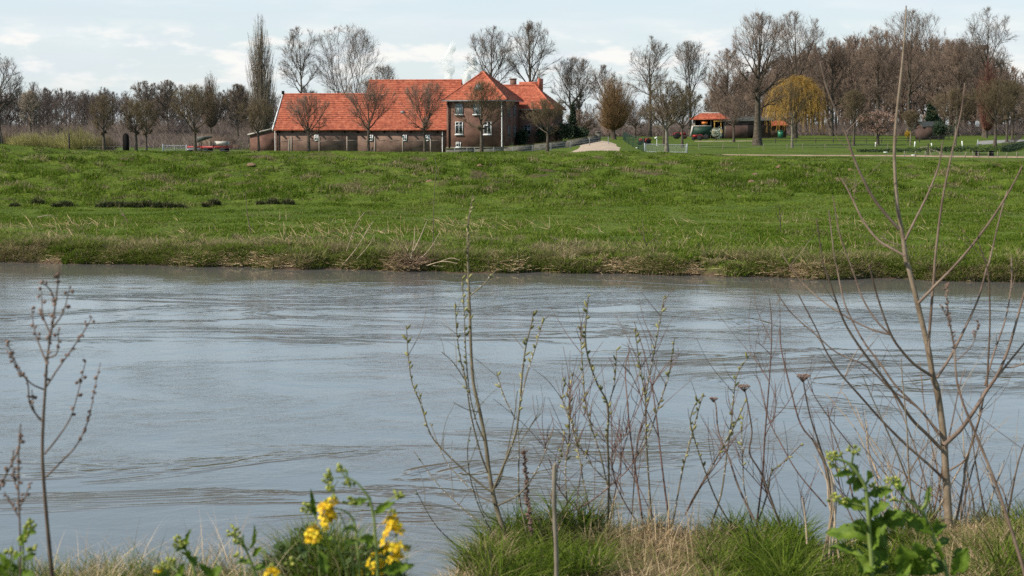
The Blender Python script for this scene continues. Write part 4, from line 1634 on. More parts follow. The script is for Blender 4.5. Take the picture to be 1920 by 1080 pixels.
g = ground(1293, 214)
tr_ = thing('covered_trailer', 'dark green covered farm trailer with pale front frame under the shelter', 'trailer', tuple(g), math.radians(-6))
m = MB()
m.prism([(.0, 0, .55), (2.75, 0, .55), (2.75, 0, 1.75), (.25, 0, 1.75)], [(.0, 1.8, .55), (2.75, 1.8, .55), (2.75, 1.8, 1.75), (.25, 1.8, 1.75)])
m.build('body', GREENM, tr_)
m = MB()
m.prism([(-.1, -.05, .4), (.14, -.05, .4), (.42, -.05, 1.85), (.18, -.05, 1.85)], [(-.1, 1.85, .4), (.14, 1.85, .4), (.42, 1.85, 1.85), (.18, 1.85, 1.85)])
m.build('front_frame', CONC, tr_)
m = MB()
m.box((1.55, .9, 1.80), (2.35, 1.9, .09))
m.build('top_rail', CONC, tr_)
for u in (.8, 2.1):
    for v in (-.02, 1.82):
        add_wheel(tr_, (u, v, .36), .36, .2, METAL)
m = MB()
m.box((-.55, .9, .5), (1.0, .1, .1))
m.build('drawbar', RAILW, tr_)


def tractor(name, label, px, Y, s, paint, rz=0.0, z=0.0, cat='tractor', cab=False):
    g = ground(px, Y)
    t = thing(name, label, cat, (g[0], g[1], g[2] + z), rz)
    m = MB()
    m.box((.75 * s, 0, .85 * s), (1.0 * s, .5 * s, .5 * s), taper=.85)
    m.build('hood', paint, t)
    m = MB()
    m.box((.25 * s, 0, .5 * s), (1.9 * s, .35 * s, .22 * s))
    m.build('chassis', RUBBER, t)
    for sd in (-1, 1):
        m = MB()
        an = np.linspace(.1, 2.9, 9)
        for i in range(8):
            a = an[i]
            b = an[i + 1]
            q = [(-.35 * s + .58 * s * math.cos(x), 0, .52 * s + .58 * s * math.sin(x)) for x in (a, b)]
            m.prism([(q[0][0], sd * .3 * s, q[0][2]), (q[1][0], sd * .3 * s, q[1][2]), (q[1][0], sd * .6 * s, q[1][2]), (q[0][0], sd * .6 * s, q[0][2])],
                    [(q[0][0], sd * .3 * s, q[0][2] + .05), (q[1][0], sd * .3 * s, q[1][2] + .05), (q[1][0], sd * .6 * s, q[1][2] + .05), (q[0][0], sd * .6 * s, q[0][2] + .05)])
        m.build('fender', paint, t)
        add_wheel(t, (-.35 * s, sd * .45 * s, .5 * s), .5 * s, .26 * s, paint)
        add_wheel(t, (1.05 * s, sd * .4 * s, .32 * s), .32 * s, .16 * s, paint)
    m = MB()
    m.box((-.3 * s, 0, .9 * s), (.4 * s, .45 * s, .1 * s))
    m.box((-.52 * s, 0, 1.1 * s), (.08 * s, .45 * s, .4 * s))
    m.build('seat', RUBBER, t)
    m = MB()
    m.tube([(.3 * s, 0, .95 * s), (.05 * s, 0, 1.25 * s)], [.03 * s, .03 * s], 6)
    m.lathe((.03 * s, 0, 1.27 * s), [(.14 * s, 0), (.17 * s, .02 * s), (.14 * s, .04 * s)], 12)
    m.build('steering_wheel', RUBBER, t)
    if cab:
        m = MB()
        for u in (-.6, .25):
            for v in (-.4, .4):
                m.box((u * s, v * s, 1.5 * s), (.06 * s, .06 * s, 1.2 * s))
        m.box((-.17 * s, 0, 2.12 * s), (1.1 * s, 1.0 * s, .08 * s))
        m.build('cab_frame', paint, t)
    return t


tractor('small_tractor', 'little red tractor parked before the green trailer', 1308, 208, .62, REDP, math.radians(160))
tractor('small_tractor', 'red tractor in the dark under the trees left of the trailer', 1271, 222, .8, REDP, math.radians(10))
tractor('garden_tractor', 'small red garden tractor by the mesh gate post', 1209, 172, .62, REDP, math.radians(200))
tractor('orange_tractor', 'amber tractor behind the blossoming bush under the shelter', 1344, 224, 1.15, AMBER, math.radians(80), cab=True)
g = ground(1319, 221)
om = thing('orange_crate', 'bright orange box standing behind the green trailer roof', 'crate', tuple(g), 0)
m = MB()
m.box((0, 0, 1.0), (.55, .55, 2.0))
m.build('stand', RAILW, om)
m = MB()
for s in (-1, 1):
    m.box((s * .33, 0, 2.18), (.06, .6, .34))
    m.box((0, s * .28, 2.18), (.6, .05, .34))
m.box((0, 0, 2.03), (.6, .5, .04))
m.build('box', ORANGE, om)

# tilted white board on a post
g = ground(1230.5, 168)
sg = thing('tilted_sign', 'small tilted white board on a thin post behind the mesh gate', 'sign', tuple(g))
m = MB()
m.tube([(0, 0, 0), (0, 0, .72)], [.035, .03], 6)
m.build('post', WHITE, sg)
m = MB()
m.box((-.1, 0, .82), (.3, .03, .16), ry=math.radians(-28))
m.build('board', WHITE, sg)

# green bin
g = ground(1461, 226)
bn_ = thing('green_bin', 'green wheeled bin under the golden willow', 'bin', tuple(g))
m = MB()
m.box((0, 0, .55), (.62, .6, .95), taper=1.12)
m.build('body', GREENB, bn_)
m = MB()
m.box((0, 0, 1.07), (.74, .72, .09))
m.build('lid', GREENB, bn_)
for s in (-1, 1):
    m = MB()
    m.lathe((s * .28, .2, .12), [(.05, -.04), (.12, -.04), (.12, .04), (.05, .04)], 10, 'x')
    m.build('wheel', RUBBER, bn_)


# white half-round tubs
def tub(px, Y, w, label):
    g = ground(px, Y)
    t = MB()
    t.lathe((0, 0, 0), [(w * .28, 0), (w * .42, w * .12), (w * .5, w * .3), (w * .46, w * .3), (w * .3, w * .08)], 16)
    o = t.build('white_tub', WHITE)
    o.location = (g[0], g[1], g[2] + .02)
    return tag(o, label, 'tub')


tub(1658, 131, .36, 'white half-round tub beyond the dirt track, left of the sapling top')
tub(1710, 121, .34, 'white round tub by the old fence posts right of the track end')
tub(1194, 150, .3, 'white tub on the grass behind the green mesh fence')


# ------------------------------------------------------------------ fences, gates, posts
def post_mb(r, h, sides=8, tip=True):
    m = MB()
    m.lathe((0, 0, -.25), [(r, 0), (r * 1.02, h * .5), (r * .95, h + .2), (r * .5 if tip else r * .9, h + .25)], sides)
    return m


def single_post(name, label, px, Y, h, r, material, tilt=0.0, group=None, cat='post', square=False):
    g = ground(px, Y)
    if square:
        m = MB()
        m.box((0, 0, h / 2 - .1), (2 * r, 2 * r, h + .2))
    else:
        m = post_mb(r, h)
    o = m.build(name, material)
    o.location = tuple(g)
    o.rotation_euler = (0, tilt, 0)
    return tag(o, label, cat, group)


single_post('wooden_post', 'leaning dark post at the far left beside the old oak', 9, 112, .95, .06, RAILW, tilt=-.12)
single_post('wooden_post', 'tall thin upright post in front of the scrub willows', 133, 112, 1.15, .06, RAILW)
single_post('wooden_post', 'leaning weathered post before the left end of the barn', 543, 112, .95, .065, WOOD, tilt=.06)
single_post('wooden_post', 'short leaning stump post at the foot of the middle barn tree', 697, 111.5, .4, .06, RAILW, tilt=.25)
# dark pointed monolith
g = ground(239, 110)
m = MB()
w2, hh = .20, 1.25
m.prism([(-w2, -.09, -.3), (w2, -.09, -.3), (w2, -.09, hh - .22), (w2 * .55, -.09, hh - .06), (0, -.09, hh), (-w2 * .55, -.09, hh - .06), (-w2, -.09, hh - .22)],
        [(-w2, .09, -.3), (w2, .09, -.3), (w2, .09, hh - .22), (w2 * .55, .09, hh - .06), (0, .09, hh), (-w2 * .55, .09, hh - .06), (-w2, .09, hh - .22)])
o = m.build('pointed_post', DARKW)
o.location = tuple(g)
tag(o, 'thick black post with pointed top on the dike crest', 'post')
for i, (pxp, Y, h, tl, lab) in enumerate(((1639, 168, .42, 0, 'white marker post behind the dirt track near the pink tree'), (1712, 165, .55, .05, 'white marker post before the brick hut'),
                                          (1744, 170, .3, -.15, 'shortest white marker post, right of the brick hut'), (1801.5, 165, .62, -.12, 'leaning white marker post under the roadside tree'), (1830, 172, .62, 0, 'upright white marker post where the pale road begins'))):
    single_post('marker_post', lab, pxp, Y, h, .045, WHITE, tl, 'white marker posts on the right-hand lawn', square=True)


def fence_line(name, label, pts, post_h, r, rails, post_mat, rail_mat, rail_r=.03, group=None, wire=False, mesh_h=None, mesh_mat=None, cat='fence', lean=0.0, seed=0):
    """pts: ground points. posts are parts; rails or wires are one part per height"""
    rs = np.random.RandomState(seed)
    g0 = np.array(pts[0])
    t = thing(name, label, cat, tuple(g0), 0, group)
    for p in pts:
        m = post_mb(r, post_h * rs.uniform(.92, 1.06))
        o = m.build('post', post_mat, t)
        o.location = tuple(np.array(p) - g0)
        o.rotation_euler = (rs.normal(0, lean), rs.normal(0, lean), 0)
    for h in rails:
        m = MB()
        q = np.array(pts) - g0 + np.array((0, 0, h))
        m.tube(q, [rail_r] * len(q), 5)
        m.build('wire' if wire else 'rail', rail_mat, t)
    if mesh_h:
        m = MB()
        q = np.array(pts) - g0
        for i in range(len(q) - 1):
            L_ = np.linalg.norm(q[i + 1] - q[i])
            nv = int(L_ / .25)
            for k in range(nv):
                a = q[i] + (q[i + 1] - q[i]) * k / nv
                m.tube([a + (0, 0, .03), a + (0, 0, mesh_h)], [.0025, .0025], 3)
            for k in range(int(mesh_h / .2) + 1):
                m.tube([q[i] + (0, 0, .05 + k * .2), q[i + 1] + (0, 0, .05 + k * .2)], [.0025, .0025], 3)
        m.build('wire_mesh', mesh_mat or METAL, t)
    return t


# low railings before the farmhouse
pts = [ground(p, 176) for p in (853, 876, 890, 926, 962, 998, 1033, 1069, 1105, 1140)]
fence_line('wire_fence', 'low wire fence with thin pale posts before the farmhouse garden', pts, .85, .04, (.25, .5, .78), ZINC, ZINC, .012, wire=True, seed=1)
# stone garden wall, rising along the drive
gw = thing('garden_wall', 'low dark stone garden wall running from the farmhouse to the drive', 'wall', tuple(ground(836, 186)))
g0 = ground(836, 186)
q = [ground(p, Y) for p, Y in ((836, 186), (890, 186), (945, 186), (1000, 187), (1060, 189), (1100, 192), (1118, 196))]
hs = [.62, .62, .66, .72, .8, .85, .85]
m = MB()
for i in range(len(q) - 1):
    a, b = q[i] - g0, q[i + 1] - g0
    m.prism([a + (0, 0, -.4), b + (0, 0, -.4), b + (0, 0, hs[i + 1]), a + (0, 0, hs[i])], [a + (0, .35, -.4), b + (0, .35, -.4), b + (0, .35, hs[i + 1]), a + (0, .35, hs[i])])
m.build('wall', STONE, gw)
m = MB()
for i in range(len(q) - 1):
    a, b = q[i] - g0, q[i + 1] - g0
    m.prism([a + (0, -.05, hs[i] + .003), b + (0, -.05, hs[i + 1] + .003), b + (0, -.05, hs[i + 1] + .07), a + (0, -.05, hs[i] + .07)], [a + (0, .4, hs[i] + .003), b + (0, .4, hs[i + 1] + .003), b + (0, .4, hs[i + 1] + .07), a + (0, .4, hs[i] + .07)])
MOSS = mat('moss', [(.05, .06, .015), (.11, .12, .03)], scale=4, rough=.95)
m.build('coping', MOSS, gw)
m = MB()
e = q[-1] - g0
m.box(e + np.array((.2, .2, .45)), (.6, .6, 1.5))
m.box(e + np.array((.2, .2, 1.24)), (.72, .72, .1))
m.build('end_pillar', STONE, gw)
# mesh gate
def mesh_gate(label, x0, x1, Y, h, rz=0):
    a, b = ground(x0, Y), ground(x1, Y)
    t = thing('mesh_gate', label, 'gate', tuple(a))
    d = b - a
    for p in (np.zeros(3), d):
        m = MB()
        m.lathe(tuple(p + (0, 0, -.2)), [(.05, 0), (.05, h + .25), (.03, h + .28)], 8)
        m.build('post', METAL, t)
    m = MB()
    i0, i1 = d * .03, d * .97
    for z in (.12, h - .02):
        bar(m, i0 + (0, 0, z), i1 + (0, 0, z), .025)
    for f in (0, .5, 1):
        p = i0 + (i1 - i0) * f
        bar(m, p + (0, 0, .12), p + (0, 0, h - .02), .022)
    m.build('frame', METAL, t)
    m = MB()
    L_ = np.linalg.norm(d)
    for k in range(int(L_ / .11)):
        p = i0 + (i1 - i0) * (k + .5) / int(L_ / .11)
        m.tube([p + (0, 0, .13), p + (0, 0, h - .03)], [.006, .006], 3)
    for k in range(6):
        m.tube([i0 + (0, 0, .2 + k * (h - .2) / 6), i1 + (0, 0, .2 + k * (h - .2) / 6)], [.006, .006], 3)
    m.build('wire_mesh', METAL, t)


mesh_gate('wide galvanised mesh gate with pale posts left of the dirt track', 1208, 1287, 128, .74)
mesh_gate('galvanised field gate left of the red farm trailer', 308, 352, 150, .75)
pts = [ground(p, Y) for p, Y in ((1168, 205), (1172, 190), (1178, 175), (1186, 160), (1196, 146), (1206, 132))]
fence_line('mesh_fence', 'green mesh fence running back along the right side of the drive', pts, 1.15, .035, (1.1,), GREENM, GREENM, .015, wire=True, mesh_h=1.1, mesh_mat=GREENM, seed=2)
# dark post and rail fence
pts = [ground(p, Y) for p, Y in ((1415, 186), (1452, 186), (1490, 186), (1527, 186), (1560, 186), (1592, 186), (1622, 186), (1650, 186), (1678, 186), (1699, 186), (1721, 190), (1741, 195), (1757, 200), (1776, 206))]
fence_line('rail_fence', 'long dark two-rail timber fence across the right-hand lawn', pts, .62, .05, (.28, .56), RAILW, RAILW, .035, seed=3)
pts = [ground(p, 150) for p in (1309, 1354, 1384, 1430, 1474, 1503, 1545, 1590, 1640, 1662)]
fence_line('wire_fence', 'thin wire fence with small grey posts above the dirt track', pts, .55, .028, (.25, .5), WOOD, ZINC, .008, wire=True, lean=.04, seed=4)
pts = [ground(p, 119) for p in (1693, 1714, 1733, 1760, 1785, 1806, 1823, 1832, 1851, 1868, 1884, 1904, 1925)]
fence_line('old_fence', 'dilapidated fence of short crooked posts at the lower right of the lawn', pts, .46, .04, (.18, .36), WOOD, ZINC, .008, wire=True, lean=.13, seed=5)
pts = [ground(p, 118) for p in (160, 190, 217, 247, 300, 330, 404, 432, 456)]
fence_line('wire_fence', 'faint wire fence with thin posts along the left dike crest', pts, .4, .02, (.2, .38), WOOD, ZINC, .006, wire=True, lean=.05, seed=6)
pts = [ground(p, Y) for p, Y in ((1875, 142), (1888, 160), (1898, 180), (1905, 205), (1912, 235))]
fence_line('mesh_fence', 'grey mesh fence climbing beside the pale road at the far right', pts, .8, .03, (.75,), RAILW, RAILW, .012, wire=True, mesh_h=.75, mesh_mat=RAILW, seed=7)
# collapsed timber by the old fence
g = ground(1737, 122)
t = thing('broken_gate', 'broken wooden gate with fallen grey rails among the old posts', 'gate', tuple(g))
m = MB()
m.tube([(0, 0, -.2), (.02, 0, .95)], [.06, .05], 7)
m.build('post', RAILW, t)
for a, b in (((.05, -.05, .55), (1.1, -.2, .18)), ((.1, -.1, .45), (.22, -.3, .0)), ((.6, -.1, .4), (1.35, -.3, -.02)), ((-.6, .1, .62), (.0, .0, .72))):
    m = MB()
    m.tube([a, b], [.035, .03], 6)
    m.build('rail', WOOD, t)
# dark table bench
g = ground(1842, 121)
t = thing('picnic_table', 'low dark plank table and bench by the old fence posts', 'table', tuple(g), math.radians(4))
m = MB()
m.box((0, 0, .42), (1.5, .5, .06))
m.build('tabletop', DARKW, t)
m = MB()
m.box((-.1, -.5, .2), (1.3, .22, .05))
m.build('bench', DARKW, t)
for s in (-1, 1):
    m = MB()
    m.box((s * .55, -.1, .17), (.08, .7, .44))
    m.build('leg', DARKW, t)
# dark leafy strip added to imitate the shadow band of the ditch bank
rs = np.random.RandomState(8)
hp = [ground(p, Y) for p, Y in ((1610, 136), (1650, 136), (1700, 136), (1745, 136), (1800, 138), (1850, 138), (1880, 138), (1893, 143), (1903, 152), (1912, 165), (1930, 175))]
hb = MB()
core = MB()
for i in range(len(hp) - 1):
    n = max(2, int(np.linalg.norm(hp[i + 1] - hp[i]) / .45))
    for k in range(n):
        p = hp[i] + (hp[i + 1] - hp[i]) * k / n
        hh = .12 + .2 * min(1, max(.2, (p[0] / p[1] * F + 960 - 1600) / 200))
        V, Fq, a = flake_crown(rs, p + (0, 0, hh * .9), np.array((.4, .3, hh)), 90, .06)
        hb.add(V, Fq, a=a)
o = hb.build('ditch_shade', LEAFD)
tag(o, 'dark leafy strip added as shade of the ditch bank below the right-hand lawn', 'shade strip')

# red farm trailer on the left
g = ground(378, 150)
t = thing('farm_trailer', 'dark red flatbed farm trailer with white load behind the broad round tree', 'trailer', tuple(g), math.radians(-5))
m = MB()
m.box((1.5, 0, .62), (2.6, 1.4, .2))
m.build('bed', REDP, t)
m = MB()
m.box((2.05, 0, 1.0), (1.15, 1.2, .32))
m.build('load', CONC, t)
for u in (.7, 2.3):
    for s in (-1, 1):
        add_wheel(t, (u, s * .72, .3), .3, .18, RUBBER)
for u in (.3, 1.42, 2.72):
    m = MB()
    m.box((u, -.68, .95), (.06, .06, .6))
    m.build('stake', RAILW, t)
m = MB()
m.box((-.15, 0, .5), (.9, .1, .1))
m.build('drawbar', RAILW, t)
g = ground(353, 150)
t = thing('red_cart', 'low red and white cart at the left of the broad round tree', 'cart', tuple(g), 0)
m = MB()
m.box((.75, 0, .62), (1.4, 1.0, .16), taper=.9)
m.build('top', REDP, t)
m = MB()
m.box((.75, 0, .45), (1.3, .9, .17))
m.build('side', WHITE, t)
for u in (.3, 1.2):
    for s in (-1, 1):
        add_wheel(t, (u, s * .5, .2), .2, .12, RUBBER)
g = ground(372, 172)
t = thing('field_shelter', 'small dark lean-to roof on posts behind the broad round tree', 'shelter', tuple(g), 0)
m = MB()
m.prism([(0, 0, 1.15), (1.35, 0, 1.6), (1.35, 0, 1.75), (0, 0, 1.72)], [(0, 1.6, 1.15), (1.35, 1.6, 1.6), (1.35, 1.6, 1.75), (0, 1.6, 1.72)])
m.build('roof', SLATE, t)
for u in (.1, 1.3):
    m = MB()
    m.box((u, .1, .6), (.12, .12, 1.3))
    m.build('post', WOOD, t)


# ------------------------------------------------------------------ tracks and road: sheets draped on the ground
def ribbon(name, label, pts, widths, material, lift=.05, n=60, cat='path'):
    pts = np.array([np.array(XY(p, Y)) for p, Y in pts])
    t = np.linspace(0, len(pts) - 1, n)
    c = np.stack([np.interp(t, range(len(pts)), pts[:, k]) for k in (0, 1)], -1)
    for _ in range(4):
        c[1:-1] = (c[:-2] + 2 * c[1:-1] + c[2:]) / 4
    w = np.interp(t, range(len(pts)), widths)
    d = np.gradient(c, axis=0)
    d /= np.linalg.norm(d, axis=1, keepdims=True)
    nn = np.stack([-d[:, 1], d[:, 0]], -1)
    K = 7
    V = []
    for k in range(K):
        s = (k / (K - 1) - .5)
        jit = (vnoise(t * 3 + 5 * k, t * 0 + 3.3) - .5) * .5 * (1 if k in (0, K - 1) else 0)
        q = c + nn * (w * (s + jit * .25))[:, None]
        V.append(np.concatenate([q, (zt(q[:, 0], q[:, 1]) + lift * (1 if 0 < k < K - 1 else -.3))[:, None]], 1))
    V = np.stack(V, 1).reshape(-1, 3)
    i = np.arange(n - 1)[:, None] * K
    j = np.arange(K - 1)[None, :]
    Fq = np.stack([i + j, i + K + j, i + K + j + 1, i + j + 1], -1).reshape(-1, 4)
    o = np_mesh(name, V, [Fq], material, smooth=True)
    return tag(o, label, cat, kind='structure')


SAND = mat('sandy_gravel', [(.25, .19, .135), (.37, .29, .21), (.46, .37, .28)], scale=1.2, rough=.95, bump=.03, bscale=9)
DIRT = mat('dirt_track', [(.20, .13, .085), (.33, .225, .155), (.42, .30, .21)], scale=.9, rough=.95, bump=.04, bscale=6)
ASPH = mat('pale_asphalt', [(.19, .18, .165), (.26, .25, .23)], scale=1.0, rough=.9)
ribbon('driveway', 'sandy farm drive beside the garden wall', [(1085, 126), (1108, 138), (1116, 156), (1120, 176), (1112, 196), (1085, 210), (1040, 216)], [6.5, 5.6, 5.0, 4.4, 3.8, 3.4, 3.0], SAND, n=50)
ribbon('dirt_track', 'brown dirt track along the dike crest', [(1090, 122), (1190, 121.5), (1260, 120), (1350, 119.5), (1500, 121), (1640, 122), (1760, 121), (1990, 120)], [1.6, 1.8, 2.0, 1.8, 1.7, 1.9, 2.4, 1.6], DIRT, n=120)
ribbon('road', 'pale road entering from the right edge', [(1832, 178), (1856, 190), (1890, 202), (1960, 212), (2150, 222)], [.8, 3.5, 7, 8, 8], ASPH, n=40, cat='road')
ribbon('footpath', 'thin sandy path across the lawn before the shelter', [(1300, 196), (1360, 197), (1410, 199)], [.7, .7, .5], SAND, n=20)


# ------------------------------------------------------------------ steam plumes far behind the farm
def steam(name, label, px, Y, lumps, seed, dens):
    """one closed lumpy body filled with thin vapour"""
    rs = np.random.RandomState(seed)
    mb = MB()
    base = P(px, 250, Y)
    k = Y / F
    sph = []
    for (dx, y, r) in lumps:
        c = P(px + dx, y, Y)
        sph.append((c, r * k))
    # marching on a ray grid is overkill: stacked wobbly rings form one continuous column
    S = 20
    rings = []
    for c, r in sph:
        a = np.arange(S) * 2 * math.pi / S
        rr = r * (1 + .22 * np.sin(3 * a + rs.rand() * 6) + .12 * np.sin(7 * a + rs.rand() * 6))
        rings.append(np.stack([c[0] + rr * np.cos(a), c[1] + rr * np.sin(a), c[2] + .0 * a], -1))
    V = np.concatenate(rings)
    n = len(rings)
    i = np.arange(n - 1)[:, None] * S
    j = np.arange(S)[None, :]
    kk = (j + 1) % S
    Fq = np.stack([i + j, i + kk, i + S + kk, i + S + j], -1).reshape(-1, 4)
    caps = np.array([np.arange(S)[::-1], np.arange(S) + (n - 1) * S])
    m = bpy.data.materials.new(name)
    m.use_nodes = True
    nt = m.node_tree
    nt.nodes.clear()
    ou = nt.nodes.new('ShaderNodeOutputMaterial')
    pv = nt.nodes.new('ShaderNodeVolumePrincipled')
    pv.inputs['Color'].default_value = (.98, .98, .98, 1)
    pv.inputs['Anisotropy'].default_value = 0.0
    ns = nt.nodes.new('ShaderNodeTexNoise')
    ns.inputs['Scale'].default_value = .075
    ns.inputs['Detail'].default_value = 3
    tcn = nt.nodes.new('ShaderNodeTexCoord')
    nt.links.new(tcn.outputs['Object'], ns.inputs['Vector'])
    mr = nt.nodes.new('ShaderNodeMapRange')
    mr.inputs['From Min'].default_value = .40
    mr.inputs['From Max'].default_value = .62
    mr.inputs['To Max'].default_value = dens
    nt.links.new(ns.outputs['Fac'], mr.inputs['Value'])
    nt.links.new(mr.outputs[0], pv.inputs['Density'])
    nt.links.new(pv.outputs[0], ou.inputs['Volume'])
    o = np_mesh(name, V, [Fq, caps], m)
    return tag(o, label, 'steam', kind='stuff')


steam('steam_plume', 'thin white steam column rising left of the farmhouse roof tip', 842, 1500, [(0, 172, 6), (0, 160, 7), (-1, 150, 8), (-2, 142, 7), (0, 134, 10), (-3, 126, 13), (-6, 118, 15), (-4, 110, 12), (-1, 103, 7), (3, 95, 8), (6, 84, 6), (8, 72, 3)], 3, .5)
steam('steam_plume', 'bright white steam column just left of the farmhouse roof tip', 872, 1500, [(-4, 172, 6), (-2, 160, 8), (2, 150, 11), (4, 142, 10), (7, 134, 12), (10, 126, 13), (12, 118, 11), (13, 110, 8), (14, 104, 3)], 4, 1.1)
# ------------------------------------------------------------------ grass of the far bank
GRASS = mat('grass_blades', [(.048, .080, .007), (.098, .152, .013), (.142, .200, .022), (.19, .215, .052), (.27, .215, .118), (.40, .31, .19)], attr='rnd', rough=.75, spec=.12, trans=.35,
            pos=[0, .25, .5, .72, .86, 1.0])
STRAWN = mat('straw_tuft', [(.07, .045, .022), (.20, .135, .07), (.36, .26, .14), (.52, .40, .25)], attr='rnd', rough=.8, spec=.2, trans=.2)
STRAW = mat('dry_straw', [(.17, .105, .055), (.36, .25, .135), (.52, .385, .22), (.64, .50, .32)], attr='rnd', rough=.8, spec=.2, trans=.2)
REED = mat('wet_reed', [(.055, .035, .022), (.14, .09, .055), (.28, .19, .115)], attr='rnd', rough=.8)


def blades(rs, x, Y, h, w, a, leanv=.5, seg=1, z=None, phi=None):
    n = len(x)
    z = zt(x, Y) if z is None else z
    th = rs.rand(n) * 6.283
    ph = rs.rand(n) * 6.283 if phi is None else phi
    o = np.stack([x, Y, z - .01], -1)
    wv = np.stack([np.cos(th), np.sin(th), th * 0], -1) * (w / 2)[:, None]
    ln = (h * leanv * rs.uniform(.2, 1.2, n))
    dv = np.stack([np.cos(ph), np.sin(ph), ph * 0], -1)
    if seg == 1:
        tip = o + dv * ln[:, None] + np.stack([x * 0, x * 0, h], -1)
        V = np.stack([o - wv, o + wv, tip], 1).reshape(-1, 3)
        Fq = np.arange(3 * n).reshape(-1, 3)
        return V, [Fq], np.repeat(a, 3)
    R = []
    for k in range(seg + 1):
        t = k / seg
        c = o + dv * (ln * t ** 2)[:, None] + np.stack([x * 0, x * 0, h * (t - .35 * (ln / (h + 1e-6)) * t ** 2)], -1)
        ww = wv * (1 - t ** 1.5 * .97)
        R += [c - ww, c + ww]
    V = np.stack(R, 1).reshape(-1, 3)
    K = 2 * (seg + 1)
    b = np.arange(n)[:, None] * K
    Fq = np.concatenate([np.concatenate([b + 2 * k, b + 2 * k + 1, b + 2 * k + 3, b + 2 * k + 2], 1) for k in range(seg)])
    return V, [Fq], np.repeat(a, K)


def scatter_view(rs, n, Y0, Y1, umax=.37, power=1.0):
    """points spread over the visible wedge, denser near the water"""
    t = rs.rand(n) ** power
    Y = Y0 + (Y1 - Y0) * t
    u = rs.uniform(-umax, umax, n)
    return u * Y, Y


rs = np.random.RandomState(101)
n = 950000
x, Y = scatter_view(rs, n, 50.0, 113.0, power=1.25)
s = Y - shoreY(x)
keep = s > .35
clump = fbm(x * .9, Y * .9, 3)
keep &= rs.rand(n) < np.clip((clump - .25) * 2.4, .12, 1) * np.clip(s / 1.2, .25, 1)
x, Y, s, clump = x[keep], Y[keep], s[keep], clump[keep]
bankf = 1 - sstep(s, 2.0, 15.0)
slope = sstep(Y, 80, 86)
h = np.where(Y > 80, (.05 + .15 * sstep(clump, .4, .8)) * (1 - .62 * sstep(Y, 97, 105)), .042 + .065 * sstep(clump, .35, .8)) * (1 + 1.3 * bankf * rs.rand(len(x))) * rs.uniform(.55, 1.35, len(x)) * (1 + .35 * slope)
w = (.018 + .0004 * Y) * rs.uniform(.7, 1.4, len(x))
dry = sstep(fbm(x * .42 + 40, Y * .55 + 7, 4), .54, .72) * (.25 + .75 * bankf) * np.where(x < 2, 1.0, .6)
drys = sstep(fbm(x * .7 + 90, Y * 1.3, 3), .58, .74) * slope
a = .12 + .42 * fbm(x * .25 + 3, Y * .4 + 3, 3) + rs.normal(0, .11, len(x)) + .05 - .13 * slope + .38 * (fbm(x * .09 + 60, Y * .16 + 11, 3) - .5)
isd = rs.rand(len(x)) < np.maximum(dry * .95, drys * .8) + .03
a = np.where(isd, rs.uniform(.72, 1.0, len(x)), a)
V, Fs, at = blades(rs, x, Y, h, w, np.clip(a, 0, 1), .7)
o = np_mesh('grass', V, Fs, GRASS, attr={'rnd': at})
tag(o, 'bright spring grass covering the far meadow and dike', 'grass', kind='stuff')

# coarse overhanging grass along the far water's edge
n = 190000
x = rs.uniform(-24, 22, n)
sv = np.where(rs.rand(n) < .25, rs.uniform(0, .5, n), rs.gamma(1.7, .8, n) + .02)
Y = shoreY(x) + sv
cl = fbm(x * .8 + 5, Y * .8, 3)
keep = rs.rand(n) < np.clip((cl - .33) * 4.5, 0, 1)
x, Y, sv, cl = x[keep], Y[keep], sv[keep], cl[keep]
h = (.14 + .30 * cl) * rs.uniform(.6, 1.4, len(x)) * np.where(sv < .8, .7, 1)
dryp = sstep(fbm(x * .5 + 12, Y * .7, 3), .42, .62) * np.where(x < 3, .85, .55)
a = np.where(rs.rand(len(x)) < dryp, rs.uniform(.75, 1, len(x)), np.clip(.38 + .45 * rs.rand(len(x)) + rs.normal(0, .1, len(x)), 0, .85))
V, Fs, at = blades(rs, x, Y, h, .035 * rs.uniform(.6, 1.5, len(x)), a, 1.5, seg=3)
o = np_mesh('grass', V, Fs, GRASS, attr={'rnd': at})
tag(o, 'coarse overhanging grass tufts along the far shoreline', 'grass', kind='stuff')

# rough tufts that break the outline of the far bank
nt_ = 420
cx = rs.uniform(-23, 21, nt_)
cs = rs.gamma(1.5, 1.1, nt_) + .1
cY = shoreY(cx) + cs
cr = rs.uniform(.16, .42, nt_)
ch = rs.uniform(.14, .38, nt_) * np.where(cs < 2.5, 1.15, .75)
dryc = rs.rand(nt_) < np.where(cx < 0, .58, .38)
nb = 110
idx = np.repeat(np.arange(nt_), nb)
aa = rs.rand(len(idx)) * 6.283
rr = np.sqrt(rs.rand(len(idx))) * cr[idx]
x = cx[idx] + np.cos(aa) * rr
Y = cY[idx] + np.sin(aa) * rr
h = ch[idx] * rs.uniform(.5, 1.25, len(idx))
a = np.where(dryc[idx] & (rs.rand(len(idx)) < .8), rs.uniform(.72, 1, len(idx)), np.clip(rs.normal(.35, .18, len(idx)) + (cx[idx] * 7 % 1 - .5) * .4, 0, .8))
V, Fs, at = blades(rs, x, Y, h, .032 * rs.uniform(.6, 1.5, len(x)), a, 1.25, seg=3, phi=aa + rs.normal(0, .5, len(x)))
o = np_mesh('grass', V, Fs, GRASS, attr={'rnd': at})
tag(o, 'rough drooping grass tussocks, green and straw-dry, along the far bank top', 'grass', kind='stuff')

